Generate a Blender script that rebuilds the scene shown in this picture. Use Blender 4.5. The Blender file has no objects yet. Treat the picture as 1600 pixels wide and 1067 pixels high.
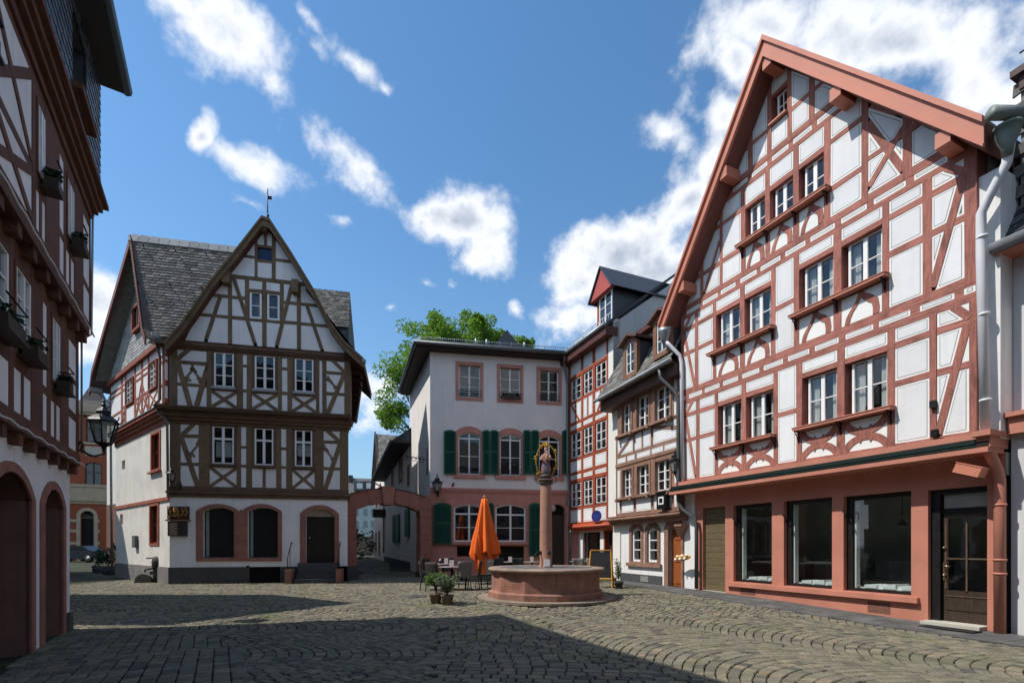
import bpy, math, random
from mathutils import Vector, Matrix
random.seed(7)
S = bpy.context.scene
COL = S.collection
R = math.radians

# ------------------------------------------------------------------ camera
FPX, CX, HY, EYE = 760.0, 800.0, 853.0, 1.6
cam = bpy.data.cameras.new("camera"); camo = bpy.data.objects.new("camera", cam); COL.objects.link(camo)
camo.location = (0, 0, EYE); camo.rotation_euler = (R(90), 0, 0)
cam.sensor_width = 36; cam.lens = FPX / 1600 * 36
cam.shift_y = (HY - 533.5) / 1600
cam.clip_end = 3000; cam.clip_start = 0.05
S.camera = camo

# ------------------------------------------------------------------ light
SUN_EL, SUN_AZ = R(55), R(8.5)      # azimuth: how far the rays turn from +X towards +Y
sd = Vector((math.cos(SUN_AZ) * math.cos(SUN_EL), math.sin(SUN_AZ) * math.cos(SUN_EL), -math.sin(SUN_EL)))
sl = bpy.data.lights.new("sun", 'SUN'); slo = bpy.data.objects.new("sun", sl); COL.objects.link(slo)
slo.rotation_euler = sd.to_track_quat('-Z', 'Y').to_euler()
sl.energy = 4.0; sl.angle = R(0.53); sl.color = (1.0, 0.95, 0.88)
S.view_settings.view_transform = 'Standard'; S.view_settings.look = 'None'
S.view_settings.exposure = 0.30; S.view_settings.gamma = 1.0
S.view_settings.use_curve_mapping = False

wd = bpy.data.worlds.new("World"); S.world = wd; wd.use_nodes = True
nt = wd.node_tree; nt.nodes.clear()
def wn(t, **k):
    n = nt.nodes.new(t)
    for a, b in k.items(): setattr(n, a, b)
    return n
def wl(a, b): nt.links.new(a, b)
def wmath(op, a, b=None, c=None, clamp=False):
    n = wn('ShaderNodeMath', operation=op); n.use_clamp = clamp
    for i, x in enumerate((a, b, c)):
        if x is None: continue
        if isinstance(x, (int, float)): n.inputs[i].default_value = x
        else: wl(x, n.inputs[i])
    return n.outputs[0]
sky = wn('ShaderNodeTexSky', sky_type='NISHITA'); sky.sun_disc = False
sky.sun_elevation = SUN_EL
sky.sun_rotation = math.atan2(-sd.x, -sd.y)
sky.air_density = 1.0; sky.dust_density = 0.3; sky.ozone_density = 1.6; sky.altitude = 100
geo = wn('ShaderNodeTexCoord')
sep = wn('ShaderNodeSeparateXYZ'); wl(geo.outputs['Generated'], sep.inputs[0])
yy = wmath('MAXIMUM', sep.outputs[1], 0.04)
gx = wmath('DIVIDE', sep.outputs[0], yy); gz_ = wmath('DIVIDE', sep.outputs[2], yy)
comb = wn('ShaderNodeCombineXYZ'); wl(gx, comb.inputs[0]); wl(gz_, comb.inputs[1])
nz1 = wn('ShaderNodeTexNoise'); nz1.inputs['Scale'].default_value = 5.0; nz1.inputs['Detail'].default_value = 9; nz1.inputs['Roughness'].default_value = 0.58
wl(geo.outputs['Generated'], nz1.inputs['Vector'])
nz2 = wn('ShaderNodeTexNoise'); nz2.inputs['Scale'].default_value = 17.0; nz2.inputs['Detail'].default_value = 9; nz2.inputs['Roughness'].default_value = 0.60
wl(geo.outputs['Generated'], nz2.inputs['Vector'])
# warp
vs = wn('ShaderNodeVectorMath', operation='SUBTRACT'); wl(nz1.outputs['Color'], vs.inputs[0]); vs.inputs[1].default_value = (.5, .5, .5)
vsc = wn('ShaderNodeVectorMath', operation='SCALE'); wl(vs.outputs[0], vsc.inputs[0]); vsc.inputs['Scale'].default_value = 0.13
va = wn('ShaderNodeVectorMath', operation='ADD'); wl(comb.outputs[0], va.inputs[0]); wl(vsc.outputs[0], va.inputs[1])
CLOUDS = [  # px, py, rx, ry, rotation (deg, clockwise in the picture), strength
 (360, 55, 130, 70, 48, 1.15), (420, 130, 60, 34, 60, .8), (300, 15, 70, 35, 20, .8), (548, 92, 90, 24, 42, .6), (490, 30, 50, 13, 50, .5), (592, 128, 25, 12, 60, .7),
 (312, 203, 26, 32, 20, .95), (405, 258, 84, 32, 28, 1.0), (390, 320, 30, 10, 20, .35), (540, 248, 100, 42, 40, 1.05), (590, 290, 42, 34, 70, .9),
 (725, 338, 84, 66, 20, 1.45), (765, 392, 56, 50, 0, 1.25), (675, 325, 40, 30, 0, .9),
 (985, 385, 118, 66, -28, 1.45), (925, 440, 50, 38, -20, 1.2), (1075, 320, 95, 50, -25, 1.2), (1040, 420, 120, 60, 0, 1.35), (960, 490, 90, 30, -20, .8), (1105, 250, 90, 60, -60, 1.15), (1045, 200, 70, 34, 20, .9),
 (1140, 85, 70, 70, 20, 1.2), (1120, 190, 90, 60, 40, 1.2), (1130, 280, 80, 70, 0, 1.2), (1380, 60, 250, 100, 8, 1.35), (1200, 30, 130, 70, 0, 1.3), (1520, 140, 150, 90, 20, 1.0), (1700, 60, 180, 120, 0, 1.0),
 (160, 480, 62, 56, 35, 1.3), (140, 540, 80, 40, 0, 1.2), (95, 440, 60, 40, 0, 1.0),
 (590, 615, 52, 46, 0, 1.2), (560, 660, 60, 20, 0, .5), (660, 445, 22, 10, 20, .6), (888, 518, 20, 10, -10, .7), (705, 450, 10, 7, 0, .4), (540, 345, 18, 10, 0, .4), (820, 495, 16, 10, 60, .5), (610, 485, 10, 8, 0, .5),
]
m = None
for (px, py, rx, ry, an, st) in CLOUDS:
    mp = wn('ShaderNodeMapping', vector_type='TEXTURE')
    mp.inputs['Location'].default_value = ((px - CX) / FPX, (HY - py) / FPX, 0)
    mp.inputs['Rotation'].default_value = (0, 0, R(-an))
    mp.inputs['Scale'].default_value = (rx * 1.12 / FPX, ry * 1.12 / FPX, 1e6)
    wl(va.outputs[0], mp.inputs['Vector'])
    ln = wn('ShaderNodeVectorMath', operation='LENGTH'); wl(mp.outputs[0], ln.inputs[0])
    one = wmath('SUBTRACT', 1.0, ln.outputs['Value'])
    v = wmath('MULTIPLY', one, st * 1.12)
    m = v if m is None else wmath('MAXIMUM', m, v)
front = wmath('GREATER_THAN', sep.outputs[1], 0.05)
# elsewhere in the sky: scattered cumulus of the same kind
nz3 = wn('ShaderNodeTexNoise'); nz3.inputs['Scale'].default_value = 2.2; nz3.inputs['Detail'].default_value = 3
wl(geo.outputs['Generated'], nz3.inputs['Vector'])
gen = wmath('MULTIPLY', wmath('SUBTRACT', nz3.outputs['Fac'], 0.47), 5.0)
side = wmath('GREATER_THAN', wmath('ABSOLUTE', gx), 1.35)
notf = wmath('MAXIMUM', wmath('SUBTRACT', 1.0, front), side)
mm = wmath('ADD', wmath('MULTIPLY', wmath('MAXIMUM', m, -1.0), wmath('SUBTRACT', 1.0, notf)), wmath('MULTIPLY', gen, notf))
fb = wmath('ADD', wmath('MULTIPLY', wmath('SUBTRACT', nz1.outputs['Fac'], .5), 1.8), wmath('MULTIPLY', wmath('SUBTRACT', nz2.outputs['Fac'], .5), 2.3))
field = wmath('ADD', mm, fb)
mr = wn('ShaderNodeMapRange', interpolation_type='SMOOTHSTEP'); wl(field, mr.inputs['Value'])
mr.inputs['From Min'].default_value = 0.04; mr.inputs['From Max'].default_value = 1.05
core = wn('ShaderNodeMapRange', interpolation_type='SMOOTHSTEP'); wl(wmath('ADD', field, wmath('MULTIPLY', nz3.outputs['Fac'], 0.6)), core.inputs['Value'])
core.inputs['From Min'].default_value = 1.15; core.inputs['From Max'].default_value = 2.3
crgb = wn('ShaderNodeMix', data_type='RGBA'); wl(core.outputs[0], crgb.inputs[0])
crgb.inputs[6].default_value = (0.86, 0.88, 0.92, 1); crgb.inputs[7].default_value = (0.40, 0.46, 0.56, 1)
hs = wn('ShaderNodeHueSaturation'); wl(sky.outputs[0], hs.inputs['Color']); hs.inputs['Saturation'].default_value = 1.12; hs.inputs['Value'].default_value = 1.0
tint = wn('ShaderNodeMix', data_type='RGBA', blend_type='MULTIPLY'); tint.inputs[0].default_value = 1.0; wl(hs.outputs[0], tint.inputs[6]); tint.inputs[7].default_value = (0.88, 1.10, 1.12, 1)
hz = wn('ShaderNodeMix', data_type='RGBA'); wl(wmath('POWER', wmath('SUBTRACT', 1.0, wmath('ABSOLUTE', sep.outputs[2]), clamp=True), 4.0), hz.inputs[0]); wl(tint.outputs[2], hz.inputs[6]); hz.inputs[7].default_value = (2.0, 2.75, 3.7, 1)
bg1 = wn('ShaderNodeBackground'); wl(hz.outputs[2], bg1.inputs[0]); bg1.inputs[1].default_value = 0.14
bg2 = wn('ShaderNodeBackground'); wl(crgb.outputs[2], bg2.inputs[0]); bg2.inputs[1].default_value = 1.0
above = wmath('GREATER_THAN', sep.outputs[2], 0.0)
mx = wn('ShaderNodeMixShader'); wl(wmath('MULTIPLY', wmath('MULTIPLY', mr.outputs[0], 0.97), above), mx.inputs[0]); wl(bg1.outputs[0], mx.inputs[1]); wl(bg2.outputs[0], mx.inputs[2])
wo = wn('ShaderNodeOutputWorld'); wl(mx.outputs[0], wo.inputs[0])

# ------------------------------------------------------------------ materials
MATS = {}
def mat(name, col, rough=.8, var=.12, scale=3.0, bump=.15, bscale=60., metal=0., spec=.35, stretch=(1, 1, 1), col2=None, c2=.55, c2s=1.2, attr=False, dirt=0., detail=6, stain=None, ov=0.):
    if name in MATS: return MATS[name]
    m = bpy.data.materials.new(name); m.use_nodes = True; t = m.node_tree; t.nodes.clear(); MATS[name] = m
    N = t.nodes.new; L = t.links.new
    out = N('ShaderNodeOutputMaterial'); b = N('ShaderNodeBsdfPrincipled'); L(b.outputs[0], out.inputs[0])
    b.inputs['Roughness'].default_value = rough; b.inputs['Metallic'].default_value = metal; b.inputs['Specular IOR Level'].default_value = spec
    tc = N('ShaderNodeTexCoord'); mp = N('ShaderNodeMapping'); L(tc.outputs['Object'], mp.inputs[0]); mp.inputs['Scale'].default_value = stretch
    n1 = N('ShaderNodeTexNoise'); n1.inputs['Scale'].default_value = scale; n1.inputs['Detail'].default_value = detail; L(mp.outputs[0], n1.inputs[0])
    n2 = N('ShaderNodeTexNoise'); n2.inputs['Scale'].default_value = bscale; n2.inputs['Detail'].default_value = 4; L(mp.outputs[0], n2.inputs[0])
    def mix(f, a, c, blend='MIX'):
        x = N('ShaderNodeMix'); x.data_type = 'RGBA'; x.blend_type = blend
        if isinstance(f, (int, float)): x.inputs[0].default_value = f
        else: L(f, x.inputs[0])
        for i, v in ((6, a), (7, c)):
            if isinstance(v, tuple): x.inputs[i].default_value = (*v, 1) if len(v) == 3 else v
            else: L(v, x.inputs[i])
        return x.outputs[2]
    cur = tuple(col)
    def mrange(src, a, c, lo=0., hi=1.):
        r = N('ShaderNodeMapRange'); L(src, r.inputs[0]); r.inputs[1].default_value = a; r.inputs[2].default_value = c
        r.inputs[3].default_value = lo; r.inputs[4].default_value = hi; return r.outputs[0]
    if attr:
        at = N('ShaderNodeAttribute'); at.attribute_name = 'rnd'
        oi = N('ShaderNodeObjectInfo'); ad = N('ShaderNodeMath'); ad.operation = 'ADD'; L(at.outputs['Fac'], ad.inputs[0]); L(oi.outputs['Random'], ad.inputs[1])
        fr = N('ShaderNodeMath'); fr.operation = 'FRACT'; L(ad.outputs[0], fr.inputs[0])
        cr = N('ShaderNodeValToRGB'); L(fr.outputs[0], cr.inputs[0]); cr.color_ramp.interpolation = 'LINEAR'
        els = attr
        while len(cr.color_ramp.elements) < len(els): cr.color_ramp.elements.new(.5)
        for e, (p, c) in zip(cr.color_ramp.elements, els): e.position = p; e.color = (*c, 1)
        cur = cr.outputs[0]
    if col2:
        n3 = N('ShaderNodeTexNoise'); n3.inputs['Scale'].default_value = c2s; n3.inputs['Detail'].default_value = 8; n3.inputs['Roughness'].default_value = .65; L(tc.outputs['Object'], n3.inputs[0])
        cur = mix(mrange(n3.outputs['Fac'], c2 - .08, c2 + .14), cur, tuple(col2))
    g = mrange(n1.outputs['Fac'], .3, .7, 1 - var, 1 + var * .6)
    rgb = N('ShaderNodeCombineColor')
    for i in range(3): L(g, rgb.inputs[i])
    cur = mix(1.0, cur, rgb.outputs[0], 'MULTIPLY')
    if ov:
        oi2 = N('ShaderNodeObjectInfo'); c2_ = N('ShaderNodeCombineColor'); q_ = mrange(oi2.outputs['Random'], 0, 1, 1 - ov, 1 + ov * .5)
        for i in range(3): L(q_, c2_.inputs[i])
        cur = mix(1.0, cur, c2_.outputs[0], 'MULTIPLY')
    if stain:
        mp2 = N('ShaderNodeMapping'); L(tc.outputs['Object'], mp2.inputs[0]); mp2.inputs['Scale'].default_value = (7, 7, .5)
        n4 = N('ShaderNodeTexNoise'); n4.inputs['Scale'].default_value = 1.3; n4.inputs['Detail'].default_value = 7; L(mp2.outputs[0], n4.inputs[0])
        cur = mix(mrange(n4.outputs['Fac'], .52, .78, 0, .55), cur, tuple(stain))
    L(cur, b.inputs['Base Color'])
    rr = mrange(n1.outputs['Fac'], .3, .7, rough - .06, min(1, rough + .08)); L(rr, b.inputs['Roughness'])
    if bump:
        bp = N('ShaderNodeBump'); bp.inputs['Strength'].default_value = bump; bp.inputs['Distance'].default_value = .02
        am = N('ShaderNodeMath'); am.operation = 'ADD'; L(n1.outputs['Fac'], am.inputs[0]); L(n2.outputs['Fac'], am.inputs[1])
        L(am.outputs[0], bp.inputs['Height']); L(bp.outputs[0], b.inputs['Normal'])
    return m
def timber(name, col, d=(1, 1, 1)):
    k = dict(rough=.75, var=.34, scale=2.2, bump=.8, bscale=9, ov=.16)
    dark = tuple(c * .55 for c in col)
    return (mat(name + '_horizontal', col, stretch=(1.2, 8, 16), col2=dark, c2=.6, c2s=2.5, **k), mat(name + '_vertical', col, stretch=(16, 8, 1.2), col2=dark, c2=.6, c2s=2.5, **k))
plaster_w = mat('white_plaster', (.74, .73, .71), .9, .08, 1.4, .18, 25, stain=(.50, .48, .45))
plaster_A = mat('cool_white_plaster', (.77, .755, .75), .9, .07, 1.6, .2, 25, stain=(.54, .53, .52), ov=.05)
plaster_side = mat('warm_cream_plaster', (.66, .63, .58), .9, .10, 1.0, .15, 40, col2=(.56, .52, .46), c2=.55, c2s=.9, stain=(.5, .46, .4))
plaster_D = mat('pale_house_plaster', (.76, .72, .69), .9, .08, .8, .15, 30, stain=(.55, .52, .49))
panel_fill = mat('infill_plaster', (.73, .73, .73), .85, .06, 1.4, .22, 12, ov=.07, stain=(.62, .61, .60))
panel_edge = mat('infill_border_paint', (.80, .80, .76), .85, .04, 2, .1, 20, ov=.04)
panel_line = mat('infill_dark_line', (.14, .155, .145), .8, .1, 9, 0)
yellow_line = mat('infill_ochre_line', (.45, .28, .05), .8, .1, 9, 0)
E_t = timber('salmon_timber', (.43, .165, .125))
E_paint = mat('salmon_paint', (.50, .20, .135), .62, .12, 1.6, .12, 30, col2=(.43, .18, .125), c2=.6, c2s=1.0, stain=(.38, .17, .125))
E_paint2 = mat('salmon_board_paint', (.52, .19, .12), .5, .08, 1.6, .1, 30)
A_t = timber('olive_brown_timber', (.20, .132, .075))
A_beam = timber('brown_moulding', (.155, .092, .058))
As_t = timber('red_timber', (.34, .10, .06))
B_t = timber('rust_red_timber', (.36, .07, .03))
C_t = timber('taupe_timber', (.30, .165, .115))
L_t = timber('dark_red_timber', (.165, .070, .045))
stone_red = mat('red_sandstone', (.33, .145, .105), .85, .18, 3.5, .3, 30, col2=(.24, .11, .085), c2=.55, c2s=2.0, stain=(.16, .09, .075))
stone_D = mat('pink_sandstone_paint', (.52, .235, .18), .8, .12, 2.5, .2, 30, stain=(.36, .18, .145))
stone_col = mat('column_sandstone', (.36, .185, .125), .85, .14, 4, .25, 30, stain=(.25, .14, .10))
stone_F = mat('fountain_sandstone', (.33, .150, .105), .9, .25, 3.2, .6, 20, col2=(.25, .135, .105), c2=.48, c2s=2.0, stain=(.14, .085, .07))
stone_grey = mat('dark_basalt', (.07, .07, .072), .85, .2, 4, .3, 30)
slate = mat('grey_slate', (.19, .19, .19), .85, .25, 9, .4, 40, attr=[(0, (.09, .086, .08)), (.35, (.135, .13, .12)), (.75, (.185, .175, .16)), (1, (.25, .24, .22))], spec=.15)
slate_light = mat('pale_grey_slate', (.19, .19, .19), .6, .2, 9, .3, 40, attr=[(0, (.26, .26, .25)), (.5, (.36, .35, .34)), (1, (.46, .45, .43))])  # paler slate for the side gable and the ridge row
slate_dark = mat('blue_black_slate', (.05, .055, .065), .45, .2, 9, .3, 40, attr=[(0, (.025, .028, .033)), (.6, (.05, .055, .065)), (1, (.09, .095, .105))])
white_wood = mat('white_window_paint', (.80, .80, .78), .5, .05, 4, .05, 30)
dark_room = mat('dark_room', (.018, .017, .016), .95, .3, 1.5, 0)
green_sh = mat('green_shutter_paint', (.012, .085, .05), .5, .12, 4, .1, 30)
zinc = mat('zinc', (.30, .31, .32), .45, .12, 5, .08, 30, metal=.6)
white_pipe = mat('painted_pipe', (.66, .66, .67), .45, .06, 3, .05, 30)
iron = mat('black_iron', (.012, .013, .014), .5, .2, 8, .15, 40, metal=.4)
gold = mat('gilding', (.60, .36, .06), .38, .2, 14, .2, 40, metal=.75)
copper = mat('green_copper', (.20, .235, .21), .6, .25, 5, .15, 30, metal=.3)
brown_wood = mat('dark_door_wood', (.045, .028, .018), .5, .25, 2.5, .25, 12, stretch=(12, 12, 1))
orange_wood = mat('orange_door_wood', (.30, .085, .022), .45, .25, 2.5, .2, 12, stretch=(12, 12, 1))
curtain_m = mat('curtain_cloth', (.55, .56, .55), .95, .2, 3, 0, 30, stretch=(14, 1, 1))
def glass_mat(nm='window_glass', bs=.12, base=.075):
    m = bpy.data.materials.new(nm); m.use_nodes = True; t = m.node_tree; t.nodes.clear(); N = t.nodes.new; L = t.links.new
    o = N('ShaderNodeOutputMaterial'); tr = N('ShaderNodeBsdfTransparent'); tr.inputs[0].default_value = (.80, .84, .83, 1)
    gl = N('ShaderNodeBsdfGlossy'); gl.inputs['Roughness'].default_value = .015; gl.inputs[0].default_value = (.95, .97, 1, 1)
    tc = N('ShaderNodeTexCoord'); nz = N('ShaderNodeTexNoise'); nz.inputs['Scale'].default_value = 1.6; nz.inputs['Detail'].default_value = 2; L(tc.outputs['Object'], nz.inputs[0])
    bp = N('ShaderNodeBump'); bp.inputs['Strength'].default_value = bs; bp.inputs['Distance'].default_value = .04; L(nz.outputs['Fac'], bp.inputs['Height']); L(bp.outputs[0], gl.inputs['Normal'])
    fr = N('ShaderNodeLayerWeight'); fr.inputs['Blend'].default_value = .5
    pw = N('ShaderNodeMath'); pw.operation = 'POWER'; pw.inputs[1].default_value = 3.6; L(fr.outputs['Facing'], pw.inputs[0])
    ad = N('ShaderNodeMath'); ad.operation = 'MULTIPLY_ADD'; ad.inputs[1].default_value = .8; ad.inputs[2].default_value = base; L(pw.outputs[0], ad.inputs[0])
    mx = N('ShaderNodeMixShader'); L(ad.outputs[0], mx.inputs[0]); L(tr.outputs[0], mx.inputs[1]); L(gl.outputs[0], mx.inputs[2]); L(mx.outputs[0], o.inputs[0])
    return m
glass = glass_mat(); shop_glass = glass_mat('shop_glass', .008, .085)
def leaf_mat(name, col, tip):
    m = bpy.data.materials.new(name); m.use_nodes = True; t = m.node_tree; t.nodes.clear(); N = t.nodes.new; L = t.links.new
    o = N('ShaderNodeOutputMaterial'); b = N('ShaderNodeBsdfPrincipled'); b.inputs['Roughness'].default_value = .5
    at = N('ShaderNodeAttribute'); at.attribute_name = 'rnd'; mx = N('ShaderNodeMix'); mx.data_type = 'RGBA'; L(at.outputs['Fac'], mx.inputs[0])
    mx.inputs[6].default_value = (*col, 1); mx.inputs[7].default_value = (*tip, 1); L(mx.outputs[2], b.inputs['Base Color'])
    tl = N('ShaderNodeBsdfTranslucent'); L(mx.outputs[2], tl.inputs[0]); ms = N('ShaderNodeMixShader'); ms.inputs[0].default_value = .5
    L(b.outputs[0], ms.inputs[1]); L(tl.outputs[0], ms.inputs[2]); L(ms.outputs[0], o.inputs[0]); return m
leaf_tree = leaf_mat('plane_tree_leaf', (.06, .155, .012), (.23, .39, .035))
leaf_pot = leaf_mat('potted_leaf', (.05, .12, .015), (.16, .28, .05))
leaf_grey = leaf_mat('grey_green_leaf', (.06, .10, .05), (.25, .30, .18))
leaf_dark = leaf_mat('dark_hedge_leaf', (.012, .03, .012), (.03, .06, .02))

# ------------------------------------------------------------------ geometry helpers
def area(p): return .5 * sum(p[i][0] * p[(i + 1) % len(p)][1] - p[(i + 1) % len(p)][0] * p[i][1] for i in range(len(p)))
def ccw(p): return list(p) if area(p) > 0 else list(reversed(p))
def clip_half(poly, a, b, c):           # keep a*x+b*y<=c
    out = []
    for i in range(len(poly)):
        p, q = poly[i], poly[(i + 1) % len(poly)]
        dp, dq = a * p[0] + b * p[1] - c, a * q[0] + b * q[1] - c
        if dp <= 0: out.append(p)
        if dp * dq < 0:
            t = dp / (dp - dq); out.append((p[0] + t * (q[0] - p[0]), p[1] + t * (q[1] - p[1])))
    return out
def clip_poly(poly, cl, inset=0.):
    cl = ccw(cl)
    for i in range(len(cl)):
        p, q = cl[i], cl[(i + 1) % len(cl)]
        dx, dy = q[0] - p[0], q[1] - p[1]; l = math.hypot(dx, dy)
        if l < 1e-6: continue
        a, b = dy / l, -dx / l           # outward normal of a ccw polygon
        poly = clip_half(poly, a, b, a * p[0] + b * p[1] - inset)
        if len(poly) < 3: return []
    return poly
def inset(poly, d): return clip_poly(poly, poly, d)
def dedupe(p):
    o = []
    for q in p:
        if not o or math.hypot(q[0] - o[-1][0], q[1] - o[-1][1]) > .004: o.append(q)
    if len(o) > 1 and math.hypot(o[0][0] - o[-1][0], o[0][1] - o[-1][1]) < .004: o.pop()
    return o

class MB:
    def __init__(s): s.v = []; s.f = []; s.m = []; s.sm = []; s.rnd = []
    def add(s, vs, fs, mi=0, smooth=False, rnd=None):
        k = len(s.v); s.v += [tuple(x) for x in vs]
        for f in fs: s.f.append(tuple(k + i for i in f)); s.m.append(mi); s.sm.append(smooth); s.rnd.append(rnd if rnd is not None else 0.)
        return s
    def box(s, a, b, mi=0, rnd=None):
        x0, y0, z0 = a; x1, y1, z1 = b
        if x0 > x1: x0, x1 = x1, x0
        if y0 > y1: y0, y1 = y1, y0
        if z0 > z1: z0, z1 = z1, z0
        return s.add([(x0, y0, z0), (x1, y0, z0), (x1, y1, z0), (x0, y1, z0), (x0, y0, z1), (x1, y0, z1), (x1, y1, z1), (x0, y1, z1)],
              [(0, 3, 2, 1), (4, 5, 6, 7), (0, 1, 5, 4), (1, 2, 6, 5), (2, 3, 7, 6), (3, 0, 4, 7)], mi, rnd=rnd)
    def prism(s, poly, y0, y1, mi=0, mside=None, back=True):
        poly = ccw(dedupe(poly)); n = len(poly)
        if n < 3: return s
        vs = [(x, y0, z) for x, z in poly] + [(x, y1, z) for x, z in poly]
        s.add(vs, [tuple(range(n))] + ([tuple(range(2 * n - 1, n - 1, -1))] if back else []), mi)
        k = len(s.v) - 2 * n
        for i in range(n):
            j = (i + 1) % n
            s.f.append((k + i, k + n + i, k + n + j, k + j)); s.m.append(mi if mside is None else mside); s.sm.append(False); s.rnd.append(0.)
        return s
    def ring(s, outer, inner, y0, y1, mi=0):
        n = len(outer); vs = [(x, y0, z) for x, z in outer] + [(x, y0, z) for x, z in inner] + [(x, y1, z) for x, z in outer] + [(x, y1, z) for x, z in inner]
        fs = []
        for i in range(n):
            j = (i + 1) % n
            fs += [(i, j, n + j, n + i), (i, 2 * n + i, 2 * n + j, j), (n + i, n + j, 3 * n + j, 3 * n + i)]
        return s.add(vs, fs, mi)
    def tube(s, pts, r, seg=8, mi=0, smooth=True, caps=True):
        pts = [Vector(p) for p in pts]; n = len(pts); vs = []; fs = []
        a = None
        for i, p in enumerate(pts):
            d = (pts[min(i + 1, n - 1)] - pts[max(i - 1, 0)]).normalized()
            if a is None: a = d.cross(Vector((0, 0, 1)) if abs(d.z) < .9 else Vector((1, 0, 0))).normalized()
            else:
                a = a - d * a.dot(d)
                a = a.normalized() if a.length > 1e-4 else d.orthogonal().normalized()
            b = d.cross(a)
            rr = r[i] if isinstance(r, (list, tuple)) else r
            for k in range(seg):
                t = 2 * math.pi * k / seg; vs.append(p + a * (math.cos(t) * rr) + b * (math.sin(t) * rr))
        for i in range(n - 1):
            for k in range(seg):
                k2 = (k + 1) % seg; fs.append((i * seg + k, i * seg + k2, (i + 1) * seg + k2, (i + 1) * seg + k))
        if caps: fs += [tuple(range(seg - 1, -1, -1)), tuple(range((n - 1) * seg, n * seg))]
        return s.add(vs, fs, mi, smooth)
    def lathe(s, prof, c=(0, 0, 0), seg=16, mi=0, smooth=True, rot=0., sx=1., sy=1., wob=None):
        vs = []; fs = []; n = len(prof)
        for i, (r, z) in enumerate(prof):
            for k in range(seg):
                t = 2 * math.pi * k / seg + rot; w = 1 if wob is None else wob(i, k)
                vs.append((c[0] + r * w * math.cos(t) * sx, c[1] + r * w * math.sin(t) * sy, c[2] + z))
        for i in range(n - 1):
            for k in range(seg):
                k2 = (k + 1) % seg; fs.append((i * seg + k, i * seg + k2, (i + 1) * seg + k2, (i + 1) * seg + k))
        fs += [tuple(range(seg - 1, -1, -1)), tuple(range((n - 1) * seg, n * seg))]
        return s.add(vs, fs, mi, smooth)
    def strip(s, pts, w, y0, y1, mi=0):    # thick curved band in the x-z plane
        n = len(pts); L_ = []; R_ = []
        for i, p in enumerate(pts):
            a = pts[max(i - 1, 0)]; b = pts[min(i + 1, n - 1)]; dx, dz = b[0] - a[0], b[1] - a[1]; l = math.hypot(dx, dz) or 1
            ww = w[i] if isinstance(w, (list, tuple)) else w
            L_.append((p[0] - dz / l * ww / 2, p[1] + dx / l * ww / 2)); R_.append((p[0] + dz / l * ww / 2, p[1] - dx / l * ww / 2))
        for i in range(n - 1): s.prism([L_[i], L_[i + 1], R_[i + 1], R_[i]], y0, y1, mi, back=False)
        return s
    def build(s, name, mats, parent=None, M=None):
        me = bpy.data.meshes.new(name); me.from_pydata(s.v, [], s.f)
        if not isinstance(mats, (list, tuple)): mats = [mats]
        for x in mats: me.materials.append(x)
        if len(mats) > 1: me.polygons.foreach_set('material_index', s.m)
        if any(s.sm): me.polygons.foreach_set('use_smooth', s.sm)
        if any(s.rnd):
            at = me.attributes.new('rnd', 'FLOAT', 'FACE'); at.data.foreach_set('value', s.rnd)
        me.update()
        o = bpy.data.objects.new(name, me); COL.objects.link(o)
        if parent is not None: o.parent = parent
        if M is not None: o.matrix_local = M
        return o
def thing(name, label, cat, M=None, group=None):
    o = bpy.data.objects.new(name, None); COL.objects.link(o); o.empty_display_size = .3
    if M is not None: o.matrix_world = M
    o['label'] = label; o['category'] = cat
    if group: o['group'] = group
    return o
def tag(o, label, cat, group=None, kind=None):
    o['label'] = label; o['category'] = cat
    if group: o['group'] = group
    if kind: o['kind'] = kind
    return o
def gz(x, y):
    t = min(1, max(0, (y - 8) / 8)); return .2 * t * t * (3 - 2 * t)
def at(px, py):        # the ground point seen at a picture position
    z = 0.
    for _ in range(8):
        Y = (EYE - z) * FPX / (py - HY); X = (px - CX) / FPX * Y; z = gz(X, Y)
    return Vector((X, Y, z))
def pt(px, py, Y): return Vector(((px - CX) / FPX * Y, Y, EYE + (HY - py) / FPX * Y))
def T(x, y, z, rz=0, s=1): return Matrix.Translation((x, y, z)) @ Matrix.Rotation(rz, 4, 'Z') @ Matrix.Scale(s, 4)

class Fac:       # a vertical facade plane; local x runs to the right along it, local y goes into the wall, z is up
    def __init__(s, xa, Za, xb, Zb):
        s.a = Vector(((xa - CX) / FPX * Za, Za)); s.b = Vector(((xb - CX) / FPX * Zb, Zb))
        s.d = (s.b - s.a).normalized(); s.L = (s.b - s.a).length; s.n = Vector((s.d.y, -s.d.x))
        s.M = Matrix(((s.d.x, -s.n.x, 0, s.a.x), (s.d.y, -s.n.y, 0, s.a.y), (0, 0, 1, 0), (0, 0, 0, 1)))
    def P(s, px, py, off=0.):
        r = Vector(((px - CX) / FPX, 1.)); o = s.a + s.n * off
        t = o.dot(s.n) / r.dot(s.n); q = r * t
        return ((q - s.a).dot(s.d), EYE + (HY - py) / FPX * t)
    def U(s, px, off=0.): return s.P(px, 0, off)[0]
    def W(s, u, y, z): return s.M @ Vector((u, y, z))
    def sub(s, u, y, z, rz=0): return s.M @ T(u, y, z, rz)

def arch_pts(u0, u1, zs, rise, n=10):
    c = (u0 + u1) / 2; h = (u1 - u0) / 2
    if rise <= 0: return [(u1, zs), (u0, zs)]
    r = (h * h + rise * rise) / (2 * rise); zc = zs + rise - r; a = math.asin(min(1, h / r))
    if rise > h: a = math.pi - a
    return [(c + r * math.sin(a - 2 * a * i / n), zc + r * math.cos(a - 2 * a * i / n)) for i in range(n + 1)]
def opening(u0, u1, z0, zs, rise=0., n=10): return [(u0, z0), (u1, z0)] + arch_pts(u0, u1, zs, rise, n)

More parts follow.
